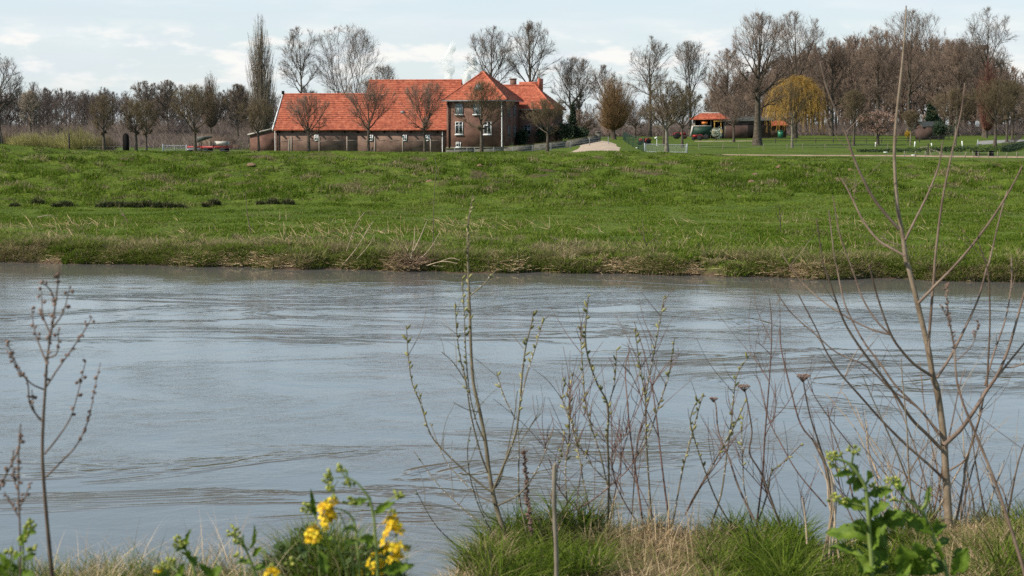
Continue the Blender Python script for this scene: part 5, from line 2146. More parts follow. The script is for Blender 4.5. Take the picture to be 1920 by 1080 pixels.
# dry flood litter along the far waterline
n = 20000
x = rs.uniform(-24, 22, n)
gate_ = fbm(x * .55 + 30, x * 0 + 4, 3)
keep = rs.rand(n) < np.clip((gate_ - .43) * 7, .03, 1)
x = x[keep]
sv = rs.gamma(1.6, .42, len(x)) + .0
Y = shoreY(x) + sv
z = np.maximum(zt(x, Y), .01) + .02 + .10 * rs.rand(len(x)) * rs.rand(len(x))
ln = rs.uniform(.15, .75, len(x))
th = rs.normal(0, .55, len(x)) + np.where(rs.rand(len(x)) < .5, 0, math.pi)
d = np.stack([np.cos(th), np.sin(th) * .8, rs.normal(.03, .16, len(x))], -1) * ln[:, None]
o_ = np.stack([x, Y, z], -1)
V, Fq, at = prisms(o_ - d / 2, o_ + d / 2, np.full(len(x), .013), np.full(len(x), .007), 3, a=rs.rand(len(x)))
o = np_mesh('dry_reeds', V, [Fq], STRAW, attr={'rnd': at})
tag(o, 'pale flattened reed litter washed up along the far waterline', 'reed litter', kind='stuff')
# tangled dry stems standing in the bank grass
n = 9000
x, Y = scatter_view(rs, n, 54, 72, power=1.5)
s = Y - shoreY(x)
m_ = sstep(fbm(x * .4 + 40, Y * .5 + 7, 4), .48, .66) * np.where(x < 2, 1, .45)
keep = (s > .6) & (rs.rand(n) < m_)
x, Y = x[keep], Y[keep]
o_ = np.stack([x, Y, zt(x, Y)], -1)
d = rs.normal(0, 1, (len(x), 3))
d[:, 2] = np.abs(d[:, 2]) * .75
d /= np.linalg.norm(d, axis=1, keepdims=True)
V, Ft, at = spikes(o_, o_ + d * rs.uniform(.2, .75, len(x))[:, None], .011, a=rs.uniform(.1, 1, len(x)))
o = np_mesh('dry_stems', V, [Ft], STRAW, attr={'rnd': at})
tag(o, 'tangled dry weed stems lying in the far bank grass', 'dry stems', kind='stuff')

# dark sedge tussocks at the dike foot
SEDGE = mat('sedge', [(.018, .030, .008), (.05, .065, .018), (.10, .10, .035), (.22, .17, .09)], attr='rnd', rough=.85)
spots = [(104, 379, 8), (124, 376, 14), (195, 376, 16), (212, 374, 14), (232, 377, 16), (255, 378, 18), (275, 377, 12), (296, 379, 16), (318, 380, 14), (338, 381, 10), (385, 379, 6), (402, 375, 13),
         (489, 374, 10), (512, 370, 12), (540, 372, 13), (72, 366, 12), (28, 376, 10)]
for i, (px, py, wpx) in enumerate(spots):
    Yt = 78.0 + (395 - py) * .1
    g = ground(px, Yt)
    r = wpx / F * Yt
    nb = 420
    rr = np.sqrt(rs.rand(nb)) * r
    aa = rs.rand(nb) * 6.283
    bx_, by_ = np.cos(aa) * rr, np.sin(aa) * rr * .6
    hh = (.18 + .22 * (1 - (rr / r) ** 2)) * rs.uniform(.5, 1.2, nb) * (1.15 if wpx > 11 else .8)
    V, Fs, at = blades(rs, bx_, by_, hh, np.full(nb, .045), rs.rand(nb) ** 1.3, .9, seg=2, z=np.zeros(nb))
    o = np_mesh('sedge_tussock', V, Fs, SEDGE, attr={'rnd': at})
    o.location = tuple(g)
    tag(o, ['dark sedge tussock in the long row at the foot of the dike', 'dark sedge tussock of the small pair left of the tussock row', 'pale-tipped sedge tussock to the right of the tussock row', 'faint sedge tussock at the far left of the meadow'][0 if 2 <= i <= 10 else 1 if i < 2 else 2 if i < 15 else 3], 'tussock', 'dark sedge tussocks at the foot of the dike')

# ------------------------------------------------------------------ traced plants (built at their real distance)


def smooth_path(pts, k=4):
    pts = np.asarray(pts, float)
    if len(pts) < 3:
        t = np.linspace(0, 1, k + 1)[:, None]
        return pts[0] * (1 - t) + pts[-1] * t
    p = np.vstack([2 * pts[0] - pts[1], pts, 2 * pts[-1] - pts[-2]])
    out = []
    for i in range(1, len(p) - 2):
        for t in np.linspace(0, 1, k, endpoint=False):
            t2, t3 = t * t, t * t * t
            out.append(.5 * ((2 * p[i]) + (-p[i - 1] + p[i + 1]) * t + (2 * p[i - 1] - 5 * p[i] + 4 * p[i + 1] - p[i + 2]) * t2 + (-p[i - 1] + 3 * p[i] - 3 * p[i + 1] + p[i + 2]) * t3))
    out.append(p[-2])
    return np.array(out)


class Plant:
    """stems given as photo outlines in a crop (ox,oy,scale) and put at distance Y, each bending away in depth"""

    def __init__(s, Y, crop, seed=0):
        s.Y = Y
        s.ox, s.oy, s.sc = crop
        s.rs = np.random.RandomState(seed)
        s.stems = []

    def pt(s, q, dy=0.0):
        return P(s.ox + q[0] / s.sc, s.oy + q[1] / s.sc, s.Y + dy)

    def stem(s, pts, w0, w1, depth=None, d0=0.0, k=4):
        """w0,w1 thickness in photo pixels"""
        n = len(pts)
        L_ = np.cumsum([0] + [math.dist(pts[i], pts[i + 1]) for i in range(n - 1)])
        L_ /= max(L_[-1], 1e-6)
        ext = math.dist(pts[0], pts[-1]) / s.sc / F * s.Y
        dp = (depth if depth is not None else s.rs.uniform(-.55, .55) * ext)
        w = np.array([s.pt(p, d0 + dp * t) for p, t in zip(pts, L_)])
        c = smooth_path(w, k)
        n2 = len(c)
        r = np.linspace(w0, w1, n2) * .5 / F * s.Y
        # small knots at the nodes
        r = r * (1 + .10 * s.rs.rand(n2))
        s.stems.append((c, r))
        return c, r


def stems_mesh(pl, idx, name, material, parent, sides=7, extra=None):
    m = extra or MB()
    for i in idx:
        c, r = pl.stems[i]
        c = c - np.array(parent.location)
        m.tube(c, r, sides, a=pl.rs.rand())
    return m.build(name, material, parent, smooth=True)


def bud_shapes(mb, C, D, ln, rd, a, K=5):
    """little spindle bodies: centres C, axes D"""
    C = np.asarray(C, float)
    D = np.asarray(D, float)
    D = D / (np.linalg.norm(D, axis=1, keepdims=True) + 1e-9)
    ref = np.where(np.abs(D[:, 2:3]) > .8, np.array([[1., .2, 0]]), np.array([[.1, .1, 1.]]))
    u = np.cross(D, ref)
    u /= np.linalg.norm(u, axis=1, keepdims=True)
    w = np.cross(D, u)
    n = len(C)
    ln = np.broadcast_to(ln, (n,))[:, None]
    rd = np.broadcast_to(rd, (n,))[:, None]
    rings = []
    for t, f in ((0, .25), (.25, .9), (.6, 1.0), (.88, .6), (1.0, .12)):
        cc = C + D * ln * t
        for j in range(K):
            an = j * 2 * math.pi / K
            rings.append(cc + (u * math.cos(an) + w * math.sin(an)) * rd * f)
    V = np.stack(rings, 1)
    M = V.shape[1]
    b = np.arange(n)[:, None] * M
    Fq = []
    for r in range(4):
        for j in range(K):
            Fq.append(np.concatenate([b + r * K + j, b + r * K + (j + 1) % K, b + (r + 1) * K + (j + 1) % K, b + (r + 1) * K + j], 1))
    mb.add(V.reshape(-1, 3), np.concatenate(Fq), a=np.repeat(a, M))
    return mb


def along(pl, idx, t0, t1, spacing, out_ang=.7):
    """positions and outward directions along stems"""
    C, D = [], []
    for i in idx:
        c, r = pl.stems[i]
        seg = np.linalg.norm(np.diff(c, axis=0), axis=1)
        L_ = np.concatenate([[0], np.cumsum(seg)])
        n = int((t1 - t0) * L_[-1] / spacing)
        for k in range(n):
            s_ = (t0 + (t1 - t0) * (k + pl.rs.uniform(.1, .9)) / max(n, 1)) * L_[-1]
            p = np.array([np.interp(s_, L_, c[:, q]) for q in range(3)])
            p2 = np.array([np.interp(min(s_ + .02, L_[-1]), L_, c[:, q]) for q in range(3)])
            d = p2 - p
            d /= np.linalg.norm(d) + 1e-9
            v = pl.rs.normal(0, 1, 3)
            v -= v.dot(d) * d
            v /= np.linalg.norm(v)
            C.append(p)
            D.append(d * (1 - out_ang * .6) + v * out_ang)
    return np.array(C).reshape(-1, 3), np.array(D).reshape(-1, 3)


SAPB = mat('sapling_bark', [(.12, .085, .055), (.20, .15, .10), (.29, .225, .16)], scale=14, rough=.7, bump=.002, bscale=60)
SHOOT = mat('shoot_bark', [(.085, .054, .038), (.155, .105, .075), (.25, .185, .135)], scale=9, rough=.65)
PALES = mat('pale_dead_stem', [(.26, .19, .13), (.38, .29, .20), (.48, .39, .29)], scale=12, rough=.8)
WILB = mat('willow_bark', [(.085, .068, .042), (.15, .122, .075), (.22, .185, .12)], scale=14, rough=.7)
REDST = mat('red_stem', [(.085, .045, .034), (.145, .082, .062), (.22, .135, .105)], scale=9, rough=.7)
DEADW = mat('dead_weed', [(.085, .055, .042), (.14, .095, .072), (.20, .145, .11)], scale=20, rough=.9)
CATK = mat('catkin', [(.15, .145, .05), (.26, .25, .085), (.38, .36, .16), (.58, .56, .50)], attr='rnd', rough=.7, trans=.2, pos=[0, .4, .8, .95])
BUD = mat('silver_bud', [(.45, .43, .38), (.68, .66, .60), (.8, .78, .72)], attr='rnd', rough=.6)
SEED = mat('seed_head', [(.10, .062, .048), (.18, .115, .088), (.27, .18, .14)], attr='rnd', rough=.9)

def add_twigs(pl, n, lo, hi, t0=.25, rmax=.0014):
    nf = len(pl.stems)
    for k in range(n):
        c, r = pl.stems[pl.rs.randint(0, nf)]
        i = pl.rs.randint(int(len(c) * t0), max(int(len(c) * .92), int(len(c) * t0) + 1))
        d = np.array((pl.rs.normal(0, .55), pl.rs.normal(0, .45), 1.0))
        ln = pl.rs.uniform(lo, hi)
        q = c[i] + d * ln
        mid = c[i] * .5 + q * .5 + pl.rs.normal(0, ln * .06, 3)
        pl.stems.append((smooth_path([c[i], mid, q], 3), np.linspace(min(rmax, r[i] * .7), .0006, 7)))


# ---- tall sapling on the right (crop A: origin 1440,0 scale 1.929; crop B: origin 1440,500 scale 1.8625)


def fromA(pts):
    return [(1440 + x / 1.929, y / 1.929) for x, y in pts]


def fromB(pts):
    return [(1440 + x / 1.8625, 500 + y / 1.8625) for x, y in pts]


SAPY = 6.2
sap = Plant(SAPY, (0, 0, 1.0), 5)
base = P(1781, 1032, SAPY)
sap_t = thing('sapling', 'tall bare sapling with pale brown trunk and upright shoots, on the near bank at right', 'tree', tuple(base))
tr_pts = fromB([(637, 1000), (628, 830), (621, 720), (615, 620), (607, 540), (590, 430), (575, 380), (560, 290), (530, 160), (490, 0)]) + fromA([(500, 950), (487, 850), (470, 760), (460, 640), (457, 540), (465, 420), (478, 300), (490, 180), (497, 90), (500, 20)])
sap.stem(tr_pts, 15, 2.2, depth=.12)
main = [
    (fromA([(475, 830), (430, 780), (380, 715), (340, 640), (310, 570), (280, 480), (245, 400), (210, 310), (188, 220)]), 7, 2.6),
    (fromA([(495, 925), (440, 895), (395, 865), (345, 800), (310, 730), (285, 680), (265, 645)]), 6, 2.6),
    (fromA([(497, 868), (505, 850), (530, 800), (565, 730), (600, 650), (620, 590), (632, 510)]), 6, 2.4),
    (fromB([(565, 310), (562, 260), (570, 150), (580, 30)]) + fromA([(605, 930), (620, 800), (635, 700), (655, 600), (680, 490), (700, 400), (712, 300)]), 7, 2.6),
    (fromB([(525, 128), (590, 60), (640, 10)]) + fromA([(640, 1005), (720, 910), (790, 820), (850, 730), (890, 660), (920, 600)])[1:], 6.5, 3),
    (fromB([(612, 625), (640, 600), (680, 560), (735, 480), (765, 430), (800, 380), (835, 300), (860, 220), (893, 100), (925, 20)]), 11, 3.5),
    (fromB([(800, 385), (840, 335), (893, 270), (930, 220)]), 5.5, 3),
    (fromB([(830, 352), (860, 350), (893, 338), (925, 325)]), 3.5, 2.5),
    (fromB([(757, 415), (790, 300), (830, 180), (850, 60)]) + fromA([(880, 930)]), 4.5, 2.2),
    (fromB([(765, 420), (768, 350), (775, 200), (772, 60)]) + fromA([(790, 960), (760, 875)]), 4.5, 2.2),
    (fromB([(590, 388), (640, 310), (690, 210), (735, 110), (765, 0)]) + fromA([(800, 950), (835, 800), (865, 690)]), 6, 2.5),
    (fromB([(572, 382), (510, 340), (460, 285), (430, 238), (400, 160), (375, 80), (355, 0)]) + fromA([(365, 965)]), 6.5, 2.2),
    (fromB([(430, 238), (370, 222), (300, 190), (250, 160), (190, 120), (110, 45)]) + fromA([(45, 912)]), 4.2, 2.0),
    (fromB([(605, 637), (560, 590), (500, 530), (440, 440), (380, 360), (320, 280), (270, 200), (235, 110), (200, 10)]) + fromA([(200, 960), (175, 790)]), 8, 2.2),
    (fromB([(610, 737), (560, 690), (480, 620), (400, 540), (320, 450), (250, 370), (200, 290), (170, 220), (105, 95)]), 6.5, 2.2),
    (fromB([(600, 592), (540, 510), (450, 420), (400, 350), (340, 270), (300, 200), (265, 120), (240, 0)]) + fromA([(240, 930), (220, 760)]), 5, 2.4),
    (fromB([(595, 575), (520, 490), (430, 430), (380, 380), (330, 340), (240, 300), (170, 240), (80, 160), (10, 60)]), 4.5, 2.0),
    (fromB([(430, 240), (380, 190), (330, 110), (295, 10)]) + fromA([(260, 850), (235, 710)]), 4.2, 2.2),
    (fromB([(634, 712), (690, 672), (715, 600), (748, 500)]), 4.5, 2.2),
    (fromB([(640, 960), (655, 900), (685, 750), (690, 690), (735, 540), (757, 430)]), 6, 4.5),
    (fromA([(487, 888), (440, 875), (405, 852)]), 3, 1.5),
]
for pts, a_, b_ in main:
    sap.stem(pts, a_ * .84, b_ * .9)
stems_mesh(sap, [0], 'trunk', SAPB, sap_t, 9)
# short side twigs and buds
C, D = along(sap, range(1, len(sap.stems)), .15, .98, .035, .5)
sel = sap.rs.rand(len(C)) < .8
bb = MB()
bud_shapes(bb, C[sel] - base, D[sel], sap.rs.uniform(.006, .013, sel.sum()), .0024, sap.rs.rand(sel.sum()), 4)
add_twigs(sap, 26, .04, .16, .3, .0016)
stems_mesh(sap, range(1, len(sap.stems)), 'branches', SHOOT, sap_t, 7, extra=bb)



# ---- thicket of thin shoots round the sapling's foot
th_ = Plant(6.35, (1440, 500, 1.8625), 9)
thb = P(1700, 1030, 6.35)
tht = thing('shoot_thicket', 'thicket of thin dead shoots around the foot of the tall sapling', 'shrub', tuple(thb))
shoots = [
    [(520, 975), (500, 800), (490, 680), (485, 560), (470, 400), (465, 320)],
    [(585, 980), (560, 800), (520, 650), (470, 520), (430, 430), (400, 385)],
    [(480, 960), (440, 820), (400, 700), (350, 600), (305, 485)],
    [(560, 960), (610, 700), (640, 560), (668, 420), (690, 350)],
    [(520, 950), (470, 800), (395, 650), (330, 560), (270, 450), (240, 440)],
    [(600, 950), (600, 760), (570, 620), (545, 480), (530, 330)],
    [(540, 975), (520, 850), (470, 700), (410, 560), (360, 450), (330, 380)],
    [(660, 960), (690, 800), (730, 650), (752, 540)],
    [(700, 970), (720, 840), (690, 700), (680, 560), (676, 430)],
    [(770, 920), (745, 800), (720, 650), (712, 560)],
    [(450, 980), (420, 880), (380, 760), (340, 640), (300, 560), (200, 440)],
    [(640, 900), (600, 820), (520, 760), (440, 700), (380, 700)],
    [(390, 740), (350, 640), (345, 560), (342, 535)],
    [(300, 820), (270, 700), (220, 560), (207, 490)],
    [(840, 900), (800, 800), (770, 720), (765, 690)],
    [(830, 920), (850, 800), (870, 700), (895, 620), (920, 590)],
    [(760, 880), (790, 780), (826, 675)],
    [(845, 880), (820, 780), (770, 720)],
    [(560, 970), (590, 860), (640, 760), (720, 600), (745, 440)],
    [(430, 960), (480, 760), (540, 640), (600, 580)],
]
for i, pts in enumerate(shoots):
    th_.stem(pts, 3.6 if i % 3 else 4.6, 1.4)
for k in range(26):
    x0 = th_.rs.uniform(380, 800)
    ln = th_.rs.uniform(130, 420)
    sl_ = th_.rs.normal(-.15, .35)
    th_.stem([(x0, 960), (x0 + sl_ * ln * .45 + th_.rs.normal(0, 6), 960 - ln * .5), (x0 + sl_ * ln + th_.rs.normal(0, 10), 960 - ln)], 2.6, 1.0)
add_twigs(th_, 130, .05, .32)
stems_mesh(th_, range(0, len(th_.stems), 2), 'pale_stems', PALES, tht, 5)
stems_mesh(th_, range(1, len(th_.stems), 2), 'stems', SHOOT, tht, 5)

# tall weed stalk leaning across at the right
wk = Plant(4.9, (1440, 500, 1.8625), 31)
b_ = P(1440 + 893 / 1.8625, 1082, 4.9)
wkt = thing('dead_stalk', 'long leaning dead weed stalk crossing before the sapling with ragged seed tip', 'weed', tuple(b_))
wk.stem([(905, 1120), (893, 1060), (850, 920), (800, 770), (740, 620), (690, 500), (660, 400), (650, 280), (632, 180), (620, 60)], 7.5, 2.2, depth=.2)
wk.stem([(655, 330), (690, 300), (720, 260), (735, 185)], 2.2, 1.4)
wk.stem([(650, 280), (630, 190), (600, 130)], 2.2, 1.2)
stems_mesh(wk, range(3), 'stem', SHOOT, wkt, 7)
C, D = along(wk, [0], .78, 1.0, .006, .9)
C2, D2 = along(wk, [1, 2], .6, 1.0, .008, .9)
C, D = np.concatenate([C, C2]), np.concatenate([D, D2])
bb = MB()
bud_shapes(bb, C - b_, D, wk.rs.uniform(.006, .016, len(C)), .003, wk.rs.rand(len(C)), 4)
bb.build('seed_head', SEED, wkt)

# ---- willow shrub in the middle (crop origin 740,360 scale 1.5)
wi = Plant(6.05, (740, 360, 1.5), 12)
wb = P(960, 1040, 6.05)
wit = thing('willow_shrub', 'young pussy willow with yellow-green catkins, leaning left of the wooden stick', 'shrub', tuple(wb))
wl = [
    ([(335, 1030), (310, 960), (290, 900), (275, 840), (265, 780), (255, 700), (240, 620), (222, 540), (215, 450), (212, 350), (208, 250), (205, 160), (207, 90), (215, 40), (220, 8)], 12, 2.2),
    ([(268, 842), (210, 795), (150, 740), (100, 680), (75, 600), (50, 540), (38, 460), (33, 375)], 5, 1.8),
    ([(262, 790), (240, 730), (215, 630), (200, 530), (185, 470), (175, 400), (170, 310)], 4.5, 1.8),
    ([(202, 535), (165, 480), (132, 450)], 2.8, 1.6),
    ([(252, 700), (228, 640), (210, 560), (200, 450), (195, 330), (190, 240)], 3.6, 1.6),
    ([(280, 832), (310, 760), (340, 680), (352, 600), (360, 500), (370, 430), (385, 370), (390, 335)], 5.5, 1.8),
    ([(352, 600), (370, 520), (395, 440), (415, 370), (430, 350)], 3.2, 1.8),
    ([(340, 640), (310, 580), (290, 520), (287, 505)], 3, 1.6),
    ([(290, 882), (350, 850), (390, 800), (420, 740), (447, 665)], 4.2, 1.6),
    ([(300, 972), (240, 930), (180, 880), (120, 820), (55, 730)], 4, 1.6),
    ([(325, 1015), (230, 1020), (170, 990), (110, 930), (60, 840)], 4, 1.6),
    ([(300, 1000), (275, 960), (235, 880), (210, 790), (205, 720), (215, 660)], 3.4, 1.6),
    ([(275, 872), (230, 850), (180, 800), (140, 750), (100, 650)], 3.4, 1.6),
    ([(212, 292), (250, 260), (285, 220)], 3, 1.8),
    ([(355, 700), (385, 655), (412, 622)], 2.4, 1.4),
    ([(375, 975), (350, 850), (350, 720), (346, 660)], 4.2, 1.8),
    ([(320, 985), (290, 930), (250, 900), (225, 820)], 3, 1.4),
    ([(240, 620), (205, 612), (165, 592)], 2.4, 1.4),
    ([(222, 640), (240, 600), (252, 590)], 2, 1.2),
    ([(275, 840), (300, 800), (335, 640), (345, 560)], 3.2, 1.6),
]
for i, (pts, a_, b2) in enumerate(wl):
    wi.stem(pts, a_ * .85, b2 * .9, depth=.1 if i == 0 else None)
stems_mesh(wi, [0], 'trunk', WILB, wit, 8)
add_twigs(wi, 34, .04, .22, .3, .0018)
stems_mesh(wi, range(1, len(wi.stems)), 'branches', WILB, wit, 6)


def catkins(pl, parent, base, idx, t0, t1, sp_, ln=(.012, .031), rd=.0047, name='blossom', buds=True):
    C, D = along(pl, idx, t0, t1, sp_, .75)
    D[:, 2] += .25
    m = MB()
    bud_shapes(m, C - base, D, pl.rs.uniform(ln[0], ln[1], len(C)), rd * pl.rs.uniform(.8, 1.25, len(C)), pl.rs.rand(len(C)) * .8, 6)
    if buds:
        C, D = along(pl, idx, .12, .8, sp_ * .75, .4)
        bud_shapes(m, C - base, D, .009, .0027, np.ones(len(C)), 5)
    m.build(name, CATK, parent)


catkins(wi, wit, wb, [0], .62, 1.0, .022, buds=False)
catkins(wi, wit, wb, [1, 2, 4, 5, 6, 7, 13], .45, 1.0, .030)
catkins(wi, wit, wb, [8, 9, 10, 11, 12, 3, 15], .85, 1.0, .04, ln=(.008, .014), rd=.003)
wd = Plant(6.0, (740, 360, 1.5), 13)
b_ = P(740 + 385 / 1.5, 360 + 975 / 1.5, 6.0)
dock = thing('dead_dock', 'dark curled dead dock stalk just right of the pussy willow', 'weed', tuple(b_))
wd.stem([(388, 985), (375, 880), (370, 800), (362, 715)], 4, 2)
stems_mesh(wd, [0], 'stem', DEADW, dock, 6)
C, D = along(wd, [0], .05, .95, .0028, 1.0)
m = MB()
bud_shapes(m, C - b_, D, wd.rs.uniform(.008, .02, len(C)), .0045, wd.rs.rand(len(C)) * .5, 5)
m.build('seed_head', SEED, dock)

# ---- catkin thicket right of the stick (crop origin 1020,540 scale 2)
cg = Plant(6.3, (1020, 540, 2.0), 21)
cb = P(1170, 1000, 6.3)
cgt = thing('catkin_thicket', 'clump of catkin-bearing willow shoots and red stems behind the straw tuft', 'shrub', tuple(cb))
cl_ = [
    ([(240, 930), (243, 700), (238, 560), (240, 440), (200, 360), (165, 260), (155, 180), (160, 100), (167, 25)], 7, 1.8, 1),
    ([(262, 850), (215, 640), (180, 530), (155, 430), (145, 300), (138, 200), (137, 135)], 5, 1.8, 1),
    ([(372, 890), (345, 700), (325, 560), (312, 420), (305, 300), (325, 225)], 6, 1.8, 0),
    ([(405, 890), (385, 600), (380, 420), (360, 300), (340, 150)], 5.5, 1.8, 1),
    ([(472, 890), (450, 730), (430, 560), (410, 400), (380, 260), (338, 125)], 6, 1.6, 0),
    ([(330, 660), (390, 560), (430, 440), (465, 340), (480, 250), (490, 185)], 4, 1.6, 1),
    ([(380, 410), (395, 330), (415, 230), (430, 150), (440, 90), (452, 25)], 4.2, 1.8, 1),
    ([(190, 915), (150, 740), (130, 620), (100, 490), (95, 400), (112, 315)], 5, 1.8, 1),
    ([(92, 880), (80, 700), (90, 590), (95, 500), (70, 420), (82, 330)], 4.5, 1.8, 1),
    ([(250, 740), (160, 640), (110, 520), (80, 440)], 4, 1.6, 1),
    ([(45, 850), (120, 830), (190, 790), (250, 740), (330, 660), (400, 500)], 4.5, 1.8, 0),
    ([(240, 450), (265, 350), (272, 230)], 3.5, 1.8, 1),
    ([(300, 780), (250, 640), (300, 560), (320, 500)], 3, 1.4, 0),
    ([(480, 900), (520, 680), (555, 550), (590, 420), (607, 405)], 5, 1.8, 1),
    ([(530, 850), (570, 770), (640, 670), (720, 560)], 4.5, 2, 0),
    ([(190, 930), (140, 850), (60, 760), (22, 650), (18, 640)], 4, 1.6, 0),
    ([(350, 880), (300, 800), (260, 700), (255, 560), (250, 440)], 4, 1.6, 0),
    ([(345, 700), (300, 640), (230, 560), (150, 480), (120, 390)], 3.2, 1.4, 0),
    ([(430, 560), (390, 470), (330, 330), (295, 290)], 3, 1.2, 0),
    ([(330, 850), (340, 700), (352, 560), (400, 400), (425, 260)], 3.4, 1.4, 0),
    ([(20, 860), (30, 760), (60, 640), (80, 540)], 3.4, 1.6, 1),
    ([(410, 860), (330, 700), (250, 600), (170, 520)], 3, 1.3, 0),
    ([(245, 900), (290, 640), (340, 480), (395, 330)], 3.2, 1.3, 0),
    ([(2, 620), (10, 580), (38, 520)], 2.6, 1.4, 0),
]
for pts, a_, b2, f in cl_:
    cg.stem(pts, a_ * .66, b2 * .9)
nf = len(cg.stems)
for k in range(170):
    j = cg.rs.randint(0, nf)
    c, r = cg.stems[j]
    i = cg.rs.randint(int(len(c) * .3), int(len(c) * .9))
    d = np.array((cg.rs.normal(0, .5), cg.rs.normal(0, .4), 1.0))
    ln = cg.rs.uniform(.05, .22)
    p = c[i]
    q = p + d * ln
    cg.stems.append((smooth_path([p, p * .5 + q * .5 + cg.rs.normal(0, .008, 3), q], 3), np.linspace(.0016, .0008, 7)))
ck = [i for i, s_ in enumerate(cl_) if s_[3]]
rd_ = [i for i in range(len(cg.stems)) if i not in ck]
stems_mesh(cg, ck, 'willow_stems', WILB, cgt, 6)
stems_mesh(cg, rd_, 'red_stems', REDST, cgt, 5)
catkins(cg, cgt, cb, ck, .38, 1.0, .030)

# ---- tansy and thin shoots left of the sapling (crop origin 1280,560 scale 2.078)
ty = Plant(6.3, (1280, 560, 2.078), 23)
tb = P(1420, 1010, 6.3)
tyt = thing('dead_shrub', 'sparse reddish dead shoots between the catkin clump and the sapling', 'shrub', tuple(tb))
T_ = [
    ([(110, 885), (150, 760), (170, 620), (190, 480), (200, 370), (215, 290), (267, 212)], 4.6, 1.8, 1),
    ([(268, 945), (330, 760), (345, 680), (400, 630), (462, 568)], 4.4, 1.8, 1),
    ([(288, 880), (310, 700), (320, 540), (335, 350), (345, 200), (346, 80), (338, 0)], 4.6, 1.4, 0),
    ([(210, 915), (140, 800), (90, 680), (50, 560), (30, 480), (45, 420), (75, 380)], 4.4, 1.6, 1),
    ([(18, 825), (100, 680), (160, 570), (200, 500), (245, 400)], 4.2, 1.8, 1),
    ([(590, 905), (560, 680), (520, 570), (460, 490), (420, 350), (385, 200), (378, 115)], 5, 2.4, 0),
    ([(420, 935), (340, 790), (310, 700)], 3.8, 2, 0),
    ([(560, 810), (450, 680), (380, 560), (340, 480), (300, 330), (275, 290)], 3.6, 1.4, 0),
    ([(665, 585), (590, 490), (520, 390), (480, 300)], 3, 1.4, 0),
    ([(320, 540), (360, 440), (362, 330)], 2.4, 1.2, 0),
    ([(335, 320), (290, 250), (240, 185)], 2.2, 1.0, 0),
    ([(345, 220), (315, 190), (285, 165)], 2.0, 1.0, 0),
    ([(320, 500), (400, 420), (440, 345)], 2.2, 1.0, 0),
    ([(330, 760), (260, 680), (225, 640), (215, 600)], 2.6, 1.2, 0),
    ([(270, 870), (240, 740), (235, 640), (230, 520), (240, 440)], 3, 1.4, 1),
    ([(484, 960), (478, 850), (465, 772)], 4, 2.6, 0),
    ([(665, 870), (620, 760), (590, 600), (565, 425)], 3.2, 1.5, 0),
]
for pts, a_, b2, f in T_:
    ty.stem(pts, a_ * .78, b2 * .9)
ck = [i for i, s_ in enumerate(T_) if s_[3]]
stems_mesh(ty, ck, 'willow_stems', WILB, tyt, 6)
add_twigs(ty, 95, .05, .26)
stems_mesh(ty, [i for i in range(len(ty.stems)) if i not in ck], 'red_stems', REDST, tyt, 6)
catkins(ty, tyt, tb, ck, .5, 1.0, .036)


def umbel(pl, parent, base, tip, r, n=42):
    """flat dried flower head"""
    m = MB()
    C = []
    for k in range(n):
        a = pl.rs.rand() * 6.283
        q = r * math.sqrt(pl.rs.rand())
        top = tip + np.array((math.cos(a) * q, math.sin(a) * q, r * .12 * pl.rs.uniform(.2, 1.6)))
        m.tube([tip - np.array((0, 0, r * .7)) - base, top - base], [.0009, .0007], 3, a=.3)
        C.append(top)
    C = np.array(C) - base
    bud_shapes(m, C, np.tile((0, 0, 1.), (n, 1)), .005, .0036, pl.rs.rand(n), 5)
    m.build('seed_head', SEED, parent)


for i, (pts, lab) in enumerate((
        ([(380, 885), (330, 740), (300, 670), (260, 600), (270, 520), (255, 420), (240, 345)], 'dead tansy stalk with tilted brown head, in the middle of three'),
        ([(280, 865), (220, 740), (180, 620), (140, 520), (130, 420), (120, 392)], 'dead tansy stalk with small brown head, nearest the straw tuft'),
        ([(552, 1030), (580, 860), (570, 700), (530, 560), (500, 470), (480, 380), (468, 305)], 'dead tansy stalk with flat brown head, nearest the sapling'))):
    tn = Plant(6.15, (1280, 560, 2.078), 60 + i)
    b_ = tn.pt(pts[0])
    t = thing('dead_tansy', lab, 'weed', tuple(b_), 0, 'dead tansy stalks on the near bank')
    c, r = tn.stem(pts, 4.2, 2.0)
    stems_mesh(tn, [0], 'stem', DEADW, t, 6)
    umbel(tn, t, b_, c[-1], (.026, .018, .028)[i], (34, 22, 40)[i])
# bundle of pale reed-like stems left of the green rape plant
bd = Plant(5.9, (1500, 800, 3.858), 66)
b_ = P(1543, 1062, 5.9)
t = thing('stalk_bundle', 'bundle of pale dead stalks left of the green rape plant', 'weed', tuple(b_))
for pts in ([(150, 1000), (200, 780), (225, 600), (210, 430), (180, 260), (120, 120), (60, 20)], [(175, 1000), (215, 740), (245, 560), (225, 360), (150, 220), (90, 100)], [(240, 1060), (240, 800), (262, 560), (245, 400), (200, 260), (130, 160)],
            [(160, 990), (230, 700), (205, 540), (195, 400), (150, 300), (100, 200)], [(52, 850), (35, 640), (15, 510)], [(210, 960), (228, 640), (232, 480), (215, 330)], [(285, 960), (255, 760), (250, 600), (238, 480)]):
    bd.stem(pts, 8, 3)
for i in range(len(bd.stems)):
    bd.stems[i] = (bd.stems[i][0], np.linspace(.0042, .0014, len(bd.stems[i][0])))
stems_mesh(bd, range(len(bd.stems)), 'stems', PALES, t, 6)

